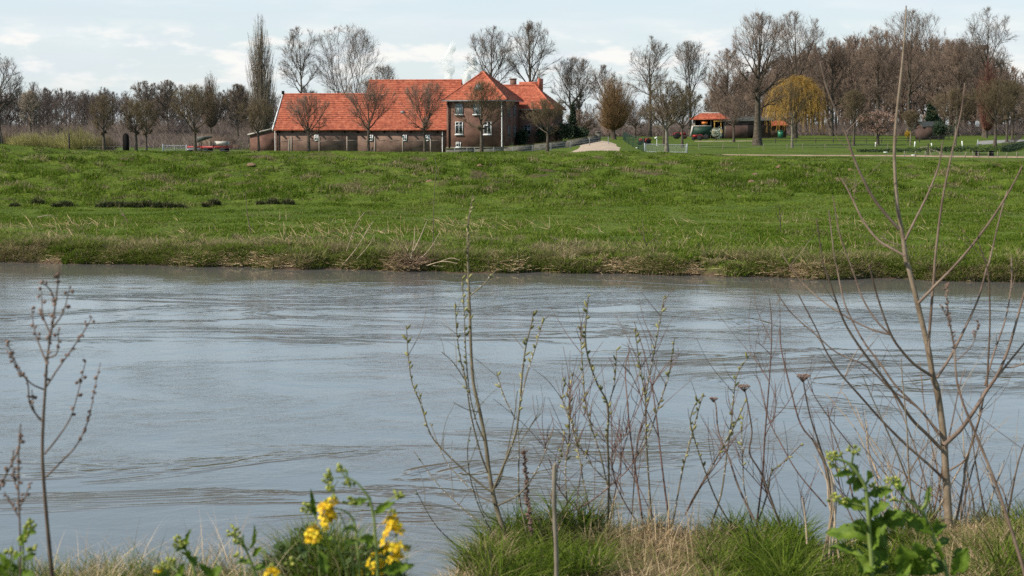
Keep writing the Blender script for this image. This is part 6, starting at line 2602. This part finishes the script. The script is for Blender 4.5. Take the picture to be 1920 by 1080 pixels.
# ---- wooden stick
m = MB()
b_ = P(1043, 1092, 5.0)
tp = P(1039, 872, 5.0)
n = 14
q = np.array([b_ + (tp - b_) * k / (n - 1) for k in range(n)]) - b_
q[:, 0] += np.sin(np.linspace(0, 7, n)) * .002
m.tube(q, .0075 * (1 + .12 * np.cos(np.arange(n) * 2.1)), 8)
m.add([q[-1] + (.008, 0, 0), q[-1] + (-.004, .007, 0), q[-1] + (-.004, -.007, 0), q[-1] + (.002, 0, .012)], [(0, 1, 3), (1, 2, 3), (2, 0, 3)])
o = m.build('stick', WOOD)
o.location = tuple(b_)
tag(o, 'upright grey wooden stick stuck in the near bank beside the pussy willow', 'stick')

# ---- blurred mugwort at the left edge (crop origin 0,500 scale 1.863)
def mugwort(label, Y, lists, seed, base_q, w=(8, 3)):
    mg = Plant(Y, (0, 500, 1.863), seed)
    b_ = mg.pt(base_q)
    t = thing('dead_mugwort', label, 'weed', tuple(b_), 0, 'dead mugwort stalks at the left')
    for i, pts in enumerate(lists):
        mg.stem(pts, w[0] if i == 0 else 3.6, 2.4 if i == 0 else 1.6)
    stems_mesh(mg, [0], 'stem', DEADW, t, 8)
    stems_mesh(mg, range(1, len(lists)), 'branches', DEADW, t, 6)
    C, D = along(mg, [0], .66 if w[0] > 6 else .45, 1.0, .0062, .8)
    C2, D2 = along(mg, range(1, len(lists)), .3, 1.0, .0072, .8)
    C, D = np.concatenate([C, C2]), np.concatenate([D, D2])
    C = C + mg.rs.normal(0, .0028, C.shape)
    keep = np.sin(C[:, 2] * 130 + C[:, 0] * 60) + mg.rs.normal(0, .6, len(C)) > -.25
    C, D = C[keep], D[keep]
    m = MB()
    bud_shapes(m, C - b_, D, mg.rs.uniform(.004, .012, len(C)), mg.rs.uniform(.0022, .0052, len(C)), mg.rs.rand(len(C)), 5)
    m.build('foliage', SEED, t)  # dried seed heads strung along stem and branches, in one mesh


mugwort('tall dark dead mugwort with beaded seed branches near the left edge', 3.6,
        [[(186, 1150), (182, 1080), (165, 900), (152, 740), (148, 640), (152, 520), (160, 400), (165, 320), (180, 220), (195, 120), (208, 0)],
         [(155, 430), (105, 405), (60, 345), (20, 252)], [(140, 535), (105, 480), (95, 400), (60, 360), (35, 298)], [(163, 418), (200, 360), (250, 290), (300, 215), (322, 175)],
         [(155, 655), (200, 600), (245, 530), (270, 450), (298, 335)], [(158, 737), (215, 680), (270, 620), (310, 530), (330, 430), (351, 335)], [(165, 342), (140, 280), (120, 220), (110, 145)],
         [(175, 232), (150, 170), (145, 85)], [(185, 212), (220, 160), (244, 75)], [(195, 132), (175, 80), (138, 52)], [(165, 320), (200, 300), (205, 220)], [(148, 540), (118, 500), (112, 430)]], 41, (186, 1150))
mugwort('smaller faint dead mugwort left of the tall one', 3.3, [[(72, 1150), (70, 930), (65, 800), (65, 660), (72, 550)], [(70, 880), (40, 830), (14, 785)], [(68, 840), (90, 800), (102, 760)], [(66, 790), (48, 740), (45, 690)]], 42, (72, 1150), (4, 2))
mugwort('slanting mugwort branch cut by the left edge', 3.4, [[(-90, 900), (0, 765), (40, 690), (60, 650), (74, 600)], [(40, 690), (50, 640)]], 43, (-90, 900), (4, 2))

# ------------------------------------------------------------------ rape plants
RSTEM = mat('rape_stem', [(.10, .145, .035), (.17, .22, .06), (.25, .30, .10)], scale=12, rough=.6)
RLEAF = mat('rape_leaf', [(.042, .080, .007), (.092, .155, .013), (.17, .235, .032)], scale=40, rough=.6, spec=.2, trans=.25, bump=.002, bscale=60)
PETAL = mat('yellow_petal', [(.52, .29, .003), (.80, .52, .008), (.95, .74, .05)], attr='rnd', rough=.6, trans=.35)
RBUD = mat('rape_bud', [(.14, .17, .03), (.25, .28, .05), (.38, .38, .08)], attr='rnd', rough=.6)


def leaf(mb, o, d, ln, wd, rs, curl=.5, lobes=4, up=(0, 0, 1)):
    """lobed wavy leaf from o along d"""
    d = np.asarray(d, float)
    d = d / np.linalg.norm(d)
    side = np.cross(d, up)
    if np.linalg.norm(side) < .1:
        side = np.cross(d, (1, 0, 0))
    side /= np.linalg.norm(side)
    nrm = np.cross(side, d)
    n, K = 26, 7
    ph = rs.rand() * 6
    V = []
    for i in range(n):
        t = i / (n - 1)
        c = o + d * ln * t + nrm * (ln * curl * (.35 * t - .75 * t * t))
        pr = (math.sin(math.pi * min(1, t * .92 + .06)) ** .75) * wd * (.55 + .45 * min(1, t * 2.2))
        pr *= .62 + .5 * abs(math.sin(lobes * 3.6 * t + ph)) ** .7 + .10 * math.sin(lobes * 17 * t + ph)
        for k in range(K):
            s = (k / (K - 1) - .5) * 2
            wob = .10 * wd * math.sin(9 * t + 3 * s + ph) * abs(s) ** 1.5
            V.append(c + side * pr * .5 * s + nrm * (abs(s) * pr * .22 + wob))
    i = np.arange(n - 1)[:, None] * K
    j = np.arange(K - 1)[None, :]
    Fq = np.stack([i + j, i + K + j, i + K + j + 1, i + j + 1], -1).reshape(-1, 4)
    mb.add(V, Fq)


def flower(mb, c, d, r, rs):
    """four petals round a centre"""
    d = np.asarray(d, float)
    d /= np.linalg.norm(d)
    u = np.cross(d, (.3, .2, 1))
    u /= np.linalg.norm(u)
    w = np.cross(d, u)
    a0 = rs.rand() * 6
    for k in range(4):
        a = a0 + k * math.pi / 2
        e = u * math.cos(a) + w * math.sin(a)
        f = -u * math.sin(a) + w * math.cos(a)
        V = [c + e * r * .12 - f * r * .1, c + e * r * .12 + f * r * .1, c + e * r * .6 + f * r * .42 + d * r * .28, c + e * r * 1.0 + f * r * .25 + d * r * .2, c + e * r * 1.0 - f * r * .25 + d * r * .2, c + e * r * .6 - f * r * .42 + d * r * .28]
        mb.add(V, [(0, 1, 2, 5), (5, 2, 3, 4)], a=rs.rand())


def truss(parent, base, c, rx, rz, n, rs, r=.0085, yellow=True):
    """flower cluster round point c (world)"""
    fm, bm = MB(), MB()
    C, D = [], []
    for k in range(int(n * .62) if yellow else n):
        v = rs.normal(0, 1, 3)
        v /= np.linalg.norm(v)
        v *= rs.uniform(.55, 1.12)
        p = c + v * np.array((rx, rx, rz))
        d = v * np.array((1, 1, .5)) + np.array((0, 0, .5))
        if yellow:
            flower(fm, p - base, d, r * rs.uniform(.8, 1.2), rs)
        bm.tube([c - base + np.array((0, 0, v[2] * rz * .8 - .3 * rz)), p - base], [.0008, .0007], 3, a=.3)
        if not yellow or rs.rand() < .25:
            C.append(p)
            D.append(d)
    if yellow:
        for k in range(10):
            C.append(c + np.array((rs.normal(0, .004), rs.normal(0, .004), rz * .75 + rs.uniform(0, .008))))
            D.append((rs.normal(0, .5), rs.normal(0, .5), 1))
    if C:
        bud_shapes(bm, np.array(C) - base, np.array(D, float), .0065 if yellow else .0085, .0023 if yellow else .0036, rs.rand(len(C)), 5)
    nm = 'flower_head' if yellow else 'bud_head'
    if yellow:
        o = fm.build(nm, PETAL, parent)
        bm.build('buds', RBUD, o)
    else:
        bm.build(nm, RBUD, parent)


def rape(name, label, Y, crop, seed, stems, trusses, leaves, cat='plant', base_q=None, group=None):
    pl = Plant(Y, crop, seed)
    b_ = pl.pt(base_q or stems[0][0][0])
    t = thing(name, label, cat, tuple(b_), 0, group)
    for pts, a_, b2 in stems:
        pl.stem(pts, a_ * 1.4 / pl.sc, b2 * 1.7 / pl.sc, depth=pl.rs.uniform(-.04, .04))
    stems_mesh(pl, range(len(stems)), 'stem', RSTEM, t, 8)
    k = 1.0 / pl.sc / F * Y
    for x, y, rx, rz, n, yel in trusses:
        truss(t, b_, pl.pt((x, y), pl.rs.uniform(-.015, .015)), rx * k * 1.12, rz * k * 1.12, n, pl.rs, r=.0100 if yel else .006, yellow=yel)
    if leaves:
        m = MB()
        for x, y, x2, y2, wd in leaves:
            p, q = pl.pt((x, y)), pl.pt((x2, y2), pl.rs.uniform(-.05, .05))
            leaf(m, p - b_, q - p, np.linalg.norm(q - p) * 1.1, wd * k * 1.05, pl.rs, curl=pl.rs.uniform(.1, .5), up=(pl.rs.normal(0, .5), -1.0, .8 + pl.rs.normal(0, .5)))
        m.build('foliage', RLEAF, t)
    return t


LC = (540, 850, 4.696)
rape('rape_plant', 'flowering rape plant with yellow flower heads and one tall arching bud stem', 3.15, LC, 71,
     [([(800, 1400), (790, 1000), (770, 780), (760, 600), (740, 490), (715, 400), (660, 320), (600, 255), (520, 210), (470, 170)], 22, 9),
      ([(760, 530), (800, 490), (860, 430), (960, 370)], 10, 6), ([(715, 400), (640, 405), (540, 430)], 9, 5), ([(520, 215), (440, 215), (360, 220)], 7, 4), ([(600, 255), (520, 270), (460, 262)], 6, 4),
      ([(480, 175), (450, 160)], 5, 4), ([(440, 240), (400, 310)], 5, 4), ([(525, 200), (510, 140), (470, 95)], 5, 2),
      ([(640, 1400), (625, 1000), (610, 820), (590, 640), (560, 560), (500, 510), (440, 490), (380, 480)], 18, 8), ([(600, 1400), (560, 900), (500, 640), (450, 520)], 10, 6), ([(420, 770), (340, 720), (270, 700)], 10, 6),
      ([(560, 1380), (500, 1000), (400, 760)], 10, 6), ([(800, 800), (860, 650), (900, 560)], 8, 4), ([(860, 1300), (940, 900), (960, 700)], 12, 6), ([(1040, 1080), (1050, 900), (1055, 860)], 7, 4), ([(800, 1350), (790, 1000), (790, 900)], 10, 5)],
     [(335, 535, 62, 115, 42, True), (230, 715, 62, 62, 30, True), (400, 422, 26, 20, 5, True), (925, 600, 75, 80, 20, True), (950, 760, 105, 100, 30, True), (930, 890, 70, 50, 14, True), (790, 960, 70, 90, 20, True), (1048, 857, 14, 14, 2, True), (615, 1040, 22, 40, 6, True),
      (345, 235, 32, 40, 16, False), (455, 148, 20, 25, 9, False), (380, 318, 20, 18, 8, False), (365, 182, 16, 16, 6, False), (525, 265, 24, 22, 9, False), (960, 375, 36, 28, 12, False), (545, 430, 32, 26, 10, False)],
     [(715, 400, 560, 440, 70), (760, 530, 880, 450, 75), (715, 380, 720, 450, 60), (600, 255, 570, 300, 40), (770, 740, 640, 760, 80), (770, 740, 690, 840, 90), (600, 660, 490, 670, 80), (610, 770, 500, 800, 60), (800, 830, 900, 900, 90), (610, 690, 540, 650, 70),
      (300, 770, 220, 810, 60), (330, 780, 370, 740, 60), (525, 200, 500, 130, 30), (800, 1040, 1060, 990, 110), (940, 1080, 1080, 980, 70), (640, 1000, 560, 1080, 110), (960, 1000, 880, 1060, 100), (320, 1080, 290, 880, 110), (700, 1080, 740, 920, 90)])
rape('rape_plant', 'small leafy rape tuft with a single low yellow flower at the bottom edge', 3.05, LC, 72,
     [([(-160, 1300), (-150, 1120), (-155, 1060)], 12, 6), ([(60, 1300), (0, 1120), (-100, 1060)], 9, 5)],
     [(-150, 1060, 70, 45, 14, True), (15, 960, 16, 20, 4, False)], [(-100, 1150, -220, 1090, 70), (0, 1130, 90, 1080, 80)])
rape('rape_plant', 'leafy green bud stem just left of the yellow flower heads', 3.4, LC, 73,
     [([(300, 1400), (260, 800), (240, 560), (215, 460), (205, 400)], 9, 5), ([(240, 560), (190, 510), (165, 490)], 7, 4)],
     [(168, 488, 34, 32, 14, False), (200, 470, 22, 26, 8, False)], [(240, 560, 205, 350, 42), (235, 560, 240, 450, 50), (225, 520, 150, 500, 50)])
LC2 = (280, 820, 3.31)
rape('rape_plant', 'small green rape shoot nearer the middle of the left foreground, with bent bud tip', 3.5, LC2, 74,
     [([(690, 1000), (650, 830), (600, 700), (560, 640), (525, 590)], 12, 6), ([(610, 700), (650, 640), (670, 585)], 6, 3), ([(640, 800), (580, 760), (550, 740)], 5, 3)],
     [(525, 595, 26, 32, 16, False), (545, 640, 22, 24, 10, False), (552, 740, 14, 14, 5, False)], [(620, 700, 668, 580, 36), (590, 690, 540, 650, 50), (610, 690, 570, 620, 40), (650, 780, 540, 770, 44), (640, 740, 690, 690, 44), (640, 820, 720, 800, 50)])
rape('rape_plant', 'green rape shoot with budding tip standing alone left of centre foreground', 3.4, LC2, 75,
     [([(310, 1000), (270, 800), (235, 720), (205, 650)], 12, 7)],
     [(185, 655, 28, 30, 16, False), (210, 665, 22, 22, 8, False)], [(240, 740, 290, 790, 56), (225, 700, 240, 590, 34), (250, 760, 220, 700, 60), (230, 700, 180, 690, 44), (255, 770, 300, 740, 44)])
rape('rape_plant', 'low rape tip with first yellow buds at the bottom, left foreground', 3.2, LC2, 76,
     [([(150, 1000), (120, 860), (90, 810)], 10, 6), ([(260, 950), (190, 850), (130, 800)], 8, 5)],
     [(120, 785, 34, 24, 14, False), (55, 835, 20, 14, 5, True), (75, 820, 24, 20, 10, False)], [(130, 840, 60, 860, 50), (160, 850, 230, 900, 60), (190, 860, 210, 790, 50), (400, 880, 330, 800, 60), (400, 880, 430, 800, 70)])
LC3 = (0, 820, 4.153)
rape('rape_plant', 'leafy green rape shoot beside the mugwort stem at the far left', 3.1, LC3, 77,
     [([(170, 1300), (180, 900), (180, 820), (185, 740), (215, 690)], 12, 7), ([(60, 1200), (80, 1050), (90, 920)], 10, 6), ([(165, 1150), (200, 950), (250, 870)], 8, 5)],
     [(230, 685, 30, 26, 14, False), (185, 795, 26, 24, 9, False), (75, 905, 30, 20, 10, False), (250, 872, 22, 22, 8, False), (215, 745, 24, 20, 8, False)],
     [(180, 840, 140, 800, 50), (185, 850, 190, 720, 70), (215, 730, 275, 740, 50), (180, 960, 270, 910, 60), (90, 1000, 0, 920, 70), (100, 1000, 40, 1000, 80), (110, 1000, 130, 900, 60), (150, 1050, 90, 1000, 70), (160, 1060, 235, 1060, 70), (60, 1080, -30, 1000, 80), (90, 960, 10, 1010, 60)])
RC = (1500, 800, 3.858)
rape('rape_plant', 'big leafy green rape plant in bud in front of the sapling', 3.9, RC, 78,
     [([(520, 1400), (520, 1000), (505, 820), (495, 640), (480, 480), (465, 420), (410, 330), (350, 265), (290, 240), (235, 225)], 27, 10), ([(500, 1000), (470, 950), (415, 885)], 18, 12),
      ([(1080, 1200), (1055, 1030), (1010, 900), (960, 790), (920, 690), (890, 620)], 22, 15), ([(880, 610), (820, 550), (750, 545), (660, 530)], 9, 6), ([(880, 600), (920, 540), (930, 440)], 20, 10), ([(890, 580), (950, 460)], 9, 7), ([(890, 625), (800, 540), (740, 480), (690, 380)], 12, 8),
      ([(500, 490), (580, 470), (640, 440), (680, 390)], 12, 7), ([(640, 430), (560, 435), (540, 432)], 8, 5), ([(490, 590), (400, 560), (310, 545), (240, 525)], 12, 7), ([(375, 265), (385, 200)], 10, 8), ([(350, 270), (300, 300), (240, 290)], 8, 5), ([(500, 640), (560, 640), (570, 560)], 14, 8)],
     [(225, 225, 34, 34, 24, False), (385, 178, 30, 30, 20, False), (278, 205, 22, 22, 10, False), (232, 290, 20, 18, 8, False), (320, 335, 34, 24, 14, False), (415, 385, 28, 28, 14, False), (540, 432, 30, 18, 12, False), (665, 395, 40, 24, 16, False), (240, 522, 30, 26, 14, False), (310, 535, 26, 22, 10, False), (570, 575, 26, 36, 12, False), (665, 525, 30, 16, 9, False), (890, 940, 40, 26, 12, False)],
     [(480, 500, 650, 460, 80), (470, 420, 500, 330, 90), (440, 380, 400, 450, 100), (420, 340, 280, 340, 60), (400, 330, 350, 400, 80), (350, 260, 420, 330, 60), (500, 600, 300, 540, 95), (480, 560, 430, 520, 80), (500, 640, 620, 560, 90), (510, 720, 800, 640, 130),
      (600, 680, 720, 620, 110), (510, 780, 345, 700, 95), (520, 820, 215, 745, 150), (430, 960, 240, 850, 130), (520, 860, 620, 780, 150), (520, 760, 600, 700, 140), (500, 900, 420, 840, 100), (520, 960, 440, 1040, 140), (960, 780, 760, 640, 110), (980, 800, 1040, 700, 90), (960, 760, 990, 680, 80), (1010, 880, 1060, 800, 70),
      (1040, 960, 1000, 850, 80), (900, 600, 940, 440, 45), (880, 620, 860, 580, 60), (780, 545, 830, 545, 40), (740, 480, 690, 370, 60), (740, 500, 760, 440, 60), (850, 1080, 740, 900, 190), (860, 1080, 940, 900, 170), (860, 1060, 850, 870, 180), (780, 1080, 650, 980, 150), (1180, 1060, 1150, 880, 120), (1100, 1080, 1200, 900, 110), (700, 1080, 800, 1000, 140), (560, 1060, 640, 1000, 100), (940, 1080, 1040, 960, 130), (515, 900, 575, 750, 130), (512, 1000, 610, 890, 150), (500, 760, 425, 690, 100), (515, 1060, 430, 950, 150), (510, 1100, 560, 950, 150), (495, 680, 560, 600, 80)], base_q=(520, 1400))

# ------------------------------------------------------------------ near bank grass
rs = np.random.RandomState(202)


def near_patch(name, label, px0, px1, Y0, Y1, n, hm, material, seed, dryf=.15, wid=.0045, leanv=.9, top=None, cat='grass', mask=None, amin=0.0, amax=.7):
    rs = np.random.RandomState(seed)
    px = rs.uniform(px0, px1, n)
    Y = rs.uniform(Y0, Y1, n)
    x = (px - 960) / F * Y
    e = np.interp(x, NEX, NEY)
    keep = Y < e + .12
    if mask is not None:
        keep &= rs.rand(n) < mask(px, Y)
    px, Y, x = px[keep], Y[keep], x[keep]
    cl = fbm(x * 4.5, Y * 4.5, 3)
    h = hm * (.35 + 1.0 * cl) * rs.uniform(.45, 1.25, len(x))
    if top is not None:
        h *= np.interp(px, top[0], top[1])
    a = np.where(rs.rand(len(x)) < dryf, rs.uniform(.74, 1, len(x)), rs.uniform(amin, amax, len(x)))
    V, Fs, at = blades(rs, x, Y, h, wid * rs.uniform(.6, 1.4, len(x)), a, leanv, seg=5)
    o = np_mesh(name, V, Fs, material, attr={'rnd': at})
    return tag(o, label, cat, kind='stuff')


def bumpmask(c, w):
    return lambda px, Y: np.exp(-((px - c) / w) ** 2)


near_patch('grass', 'long green grass at the foot of the pussy willow and sapling', 860, 2000, 5.3, 6.5, 14000, .135, GRASS, 1, .07, wid=.0066, leanv=1.25, amin=.0, amax=.75, top=([860, 960, 1010, 1110, 1180, 1290, 1330, 1450, 1500, 1560, 1640, 1800, 1860, 1920], [.75, 1.25, 1.3, 1.0, .45, .5, .9, 1.25, 1.1, .75, .55, .6, .95, 1.35]))
near_patch('dry_grass', 'straw-coloured tuft of dry grass at the bottom centre of the near bank', 1090, 1350, 5.3, 6.3, 7500, .15, STRAWN, 2, .5, wid=.0055, leanv=2.6, mask=bumpmask(1225, 85), amin=.1, amax=1)
near_patch('dry_grass', 'tall thin straw stalks rising behind the dry grass tuft', 1130, 1320, 5.8, 6.3, 110, .34, STRAW, 3, .5, wid=.004, leanv=.35, amin=.2, amax=1)
near_patch('dry_grass', 'dry straw mat under the sapling at the right edge', 1780, 1990, 5.3, 6.3, 9000, .13, STRAW, 4, .5, wid=.004, leanv=1.6, amin=.1, amax=.9)
near_patch('dry_grass', 'dry straw left of the pussy willow foot', 820, 960, 5.0, 6.1, 2600, .14, STRAW, 5, .5, wid=.004, leanv=1.5, amin=.2, amax=1)
near_patch('dry_grass', 'scattered straw among the green grass of the near bank', 950, 1950, 5.4, 6.4, 1800, .15, STRAW, 12, .5, wid=.0035, leanv=1.6, amin=.1, amax=1)
near_patch('grass', 'dark green grass tuft behind the yellow flower heads', 470, 830, 4.15, 4.62, 13000, .20, GRASS, 6, .12, wid=.0055, leanv=.75, top=([470, 520, 570, 620, 700, 790, 830], [.4, .8, 1.2, 1.25, .8, .65, .35]))
near_patch('dry_grass', 'feathery dry grass around the mugwort at the left', 60, 330, 3.9, 4.5, 1500, .20, STRAW, 7, .5, wid=.0028, leanv=1.3, mask=lambda px, Y: np.clip(np.exp(-((px - 150) / 70) ** 2) + .25, 0, 1), amin=.1, amax=1)
near_patch('dry_grass', 'bent straw stalks between the rape shoots', 330, 880, 4.1, 4.6, 900, .26, STRAW, 8, .5, wid=.003, leanv=.9, amin=.2, amax=1)
near_patch('grass', 'short green grass at the bottom left corner', -60, 480, 3.9, 4.5, 9000, .14, GRASS, 9, .2, wid=.004)
# separate drooping tufts so the turf is not one even pelt
rs = np.random.RandomState(303)
ntf = 150
tpx = rs.uniform(870, 1990, ntf)
tY = rs.uniform(5.45, 6.35, ntf)
tcx = (tpx - 960) / F * tY
th0 = rs.uniform(.10, .23, ntf) * np.interp(tpx, [870, 940, 1010, 1120, 1180, 1300, 1350, 1450, 1520, 1560, 1850, 1900], [.8, 1.15, 1.2, .9, .6, .6, 1.0, 1.2, 1.1, .7, .8, 1.2])
tdry = rs.rand(ntf) < np.interp(tpx, [870, 1080, 1130, 1330, 1380, 1750, 1800], [.15, .15, .8, .8, .15, .2, .55])
nbl = 120
ix = np.repeat(np.arange(ntf), nbl)
aa = rs.rand(len(ix)) * 6.283
rr = np.sqrt(rs.rand(len(ix))) * .045
bx2, bY2 = tcx[ix] + np.cos(aa) * rr, tY[ix] + np.sin(aa) * rr
hh = th0[ix] * rs.uniform(.45, 1.25, len(ix))
att = np.where(tdry[ix], rs.uniform(.72, 1.0, len(ix)), np.clip(rs.normal(.3, .2, len(ix)) + (ix * 7919 % 100 / 100. - .5) * .35, 0, .75))
V, Fs, at = blades(rs, bx2, bY2, hh, .0058 * rs.uniform(.6, 1.5, len(ix)), att, 1.15, seg=5, phi=aa + rs.normal(0, 1.1, len(ix)))
o = np_mesh('grass', V, Fs, GRASS, attr={'rnd': at})
tag(o, 'loose drooping grass tufts, some green and some dry, on top of the near bank', 'grass', kind='stuff')
LOWH = mat('low_herb', [(.03, .06, .015), (.06, .105, .03), (.11, .15, .05)], attr='rnd', rough=.7, trans=.2)
m = MB()
for k in range(26):
    px = rs.uniform(500, 790)
    Y = rs.uniform(4.2, 4.5)
    g = ground(px, Y)
    V, Fq, a = flake_crown(rs, g + (0, 0, .14), np.array((.05, .05, .07)), 60, .011)
    m.add(V, Fq, a=a)
tag(m.build('low_herbs', LOWH), 'small-leaved green herbs below the yellow flower heads', 'herbs', kind='stuff')

# ------------------------------------------------------------------ dead stalks and driftwood on the far bank
def far_stalk(label, Y, polys, seed, material=PALES, name='dead_stalk', px0=None, grp=None, w=2.6, cat='stalk'):
    fp = Plant(Y, (0, 0, 1.0), seed)
    b_ = fp.pt(polys[0][0])
    t = thing(name, label, cat, tuple(b_), 0, grp)
    for i, pts in enumerate(polys):
        fp.stem(pts, w * .62 if i == 0 else w * .5, w * .3)
    stems_mesh(fp, [0], 'stem', material, t, 5)
    if len(polys) > 1:
        stems_mesh(fp, range(1, len(polys)), 'branches', material, t, 5)
    return t


FS = 'thin dead stalks on the far bank'
far_stalk('tall thin dark pole-like stalk on the far shore left of centre', 55.5, [[(811, 500), (812, 450), (813, 400), (815, 350), (818, 318), (816, 296)], [(818, 325), (824, 314), (832, 306)]], 1, DEADW, grp=FS)
far_stalk('slanting pale stalks beside the brush pile on the far shore', 55.6, [[(640, 500), (668, 466), (690, 430), (700, 415)], [(665, 490), (690, 462), (702, 440)], [(650, 470), (668, 420), (684, 398)]], 2, PALES, grp=FS)
far_stalk('thin dark stalk rising from the left of the far meadow', 60, [[(471, 440), (465, 410), (462, 380), (460, 360)]], 3, DEADW, grp=FS)
far_stalk('forked dark twig low in the left of the far meadow', 60, [[(239, 416), (230, 400), (222, 388)], [(233, 405), (224, 402)]], 4, DEADW, grp=FS)
far_stalk('dry branching weed right of centre on the far bank', 56, [[(1213, 462), (1204, 440), (1196, 425)], [(1212, 460), (1226, 448), (1240, 440)], [(1210, 455), (1206, 430), (1205, 410)], [(1184, 470), (1176, 455), (1172, 440)]], 5, DEADW, grp=FS)
far_stalk('pale bleached branch lying on the left of the far meadow', 60.5, [[(70, 408), (88, 404), (104, 406)]], 6, PALES, name='driftwood', w=3, cat='driftwood')
far_stalk('dark dry weed standing on the far bank left of the sapling', 58, [[(1464, 430), (1462, 400), (1460, 382)], [(1462, 410), (1468, 396)], [(1462, 415), (1455, 398)]], 7, DEADW, grp=FS)
# brush pile on the shore
rs = np.random.RandomState(44)
g = np.array(P(772, 497, 54.9))
t = thing('brush_pile', 'pile of bleached driftwood branches on the far shore left of centre', 'driftwood', tuple(g))
m = MB()
for k in range(120):
    a = rs.normal(0, .5)
    d = np.array((rs.normal(0, .8), rs.normal(0, .5), abs(rs.normal(.35, .45))))
    d /= np.linalg.norm(d)
    o_ = np.array((rs.normal(0, .34), rs.normal(0, .3), rs.uniform(-.05, .18)))
    ln = rs.uniform(.2, .8)
    m.tube([o_, o_ + d * ln * .5 + rs.normal(0, .03, 3), o_ + d * ln], [.012, .009, .004], 4, a=rs.rand())
m.build('twigs', REED, t)
fp = Plant(54.9, (0, 0, 1), 45)
for pts in ([(770, 485), (776, 455), (778, 425)], [(776, 470), (790, 440), (800, 415)], [(786, 487), (805, 468), (826, 434)], [(766, 478), (785, 495), (790, 502)], [(765, 470), (760, 460)]):
    fp.stem(pts, 2.0, .9)
stems_mesh(fp, range(len(fp.stems)), 'branches', PALES, t, 6)
far_stalk('low pale driftwood roots on the far shore right of the brush pile', 54.7, [[(800, 498), (830, 490), (858, 494)], [(822, 492), (845, 484), (862, 488)], [(812, 498), (840, 500), (870, 496)]], 9, PALES, name='driftwood', w=3, cat='driftwood')

# molehills and clods on the dike slope
MUDM = mat('molehill_soil', [(.10, .06, .035), (.20, .125, .08), (.28, .19, .12)], scale=9, rough=1.0, bump=.03)
for i, (px, py, r) in enumerate(((472, 311, .26), (806, 340, .2), (1348, 322, .22), (1415, 328, .18), (1460, 313, .22), (1408, 340, .2), (1592, 320, .2), (900, 312, .15), (1150, 372, .12), (98, 322, .14))):
    # find where the sight line meets the ground
    Ys = np.linspace(79, 108, 300)
    zz = np.array([P(px, py, y)[2] for y in Ys])
    gx = (px - 960) / F * Ys
    k = int(np.argmax(zz - zt(gx, Ys) < 0)) or 150
    g = ground(px, Ys[k])
    m = MB()
    n, K = 14, 6
    V = [(0, 0, r * .42)]
    for q in range(1, K):
        f = q / (K - 1)
        for j in range(n):
            a = j * 6.283 / n
            rr = r * f * (1 + rs.uniform(-.18, .18))
            V.append((math.cos(a) * rr * 1.25, math.sin(a) * rr, r * .42 * (1 - f * f) - .05 * f + rs.uniform(-.03, .03)))
    ft = [(0, 1 + j, 1 + (j + 1) % n) for j in range(n)]
    fq = [(1 + q * n + j, 1 + (q + 1) * n + j, 1 + (q + 1) * n + (j + 1) % n, 1 + q * n + (j + 1) % n) for q in range(K - 2) for j in range(n)]
    m.add(V, ft, fq)
    o = m.build('molehill', MUDM)
    o.location = tuple(g)
    tag(o, 'bare brown molehill on the grassy dike slope', 'molehill', 'molehills on the dike slope')
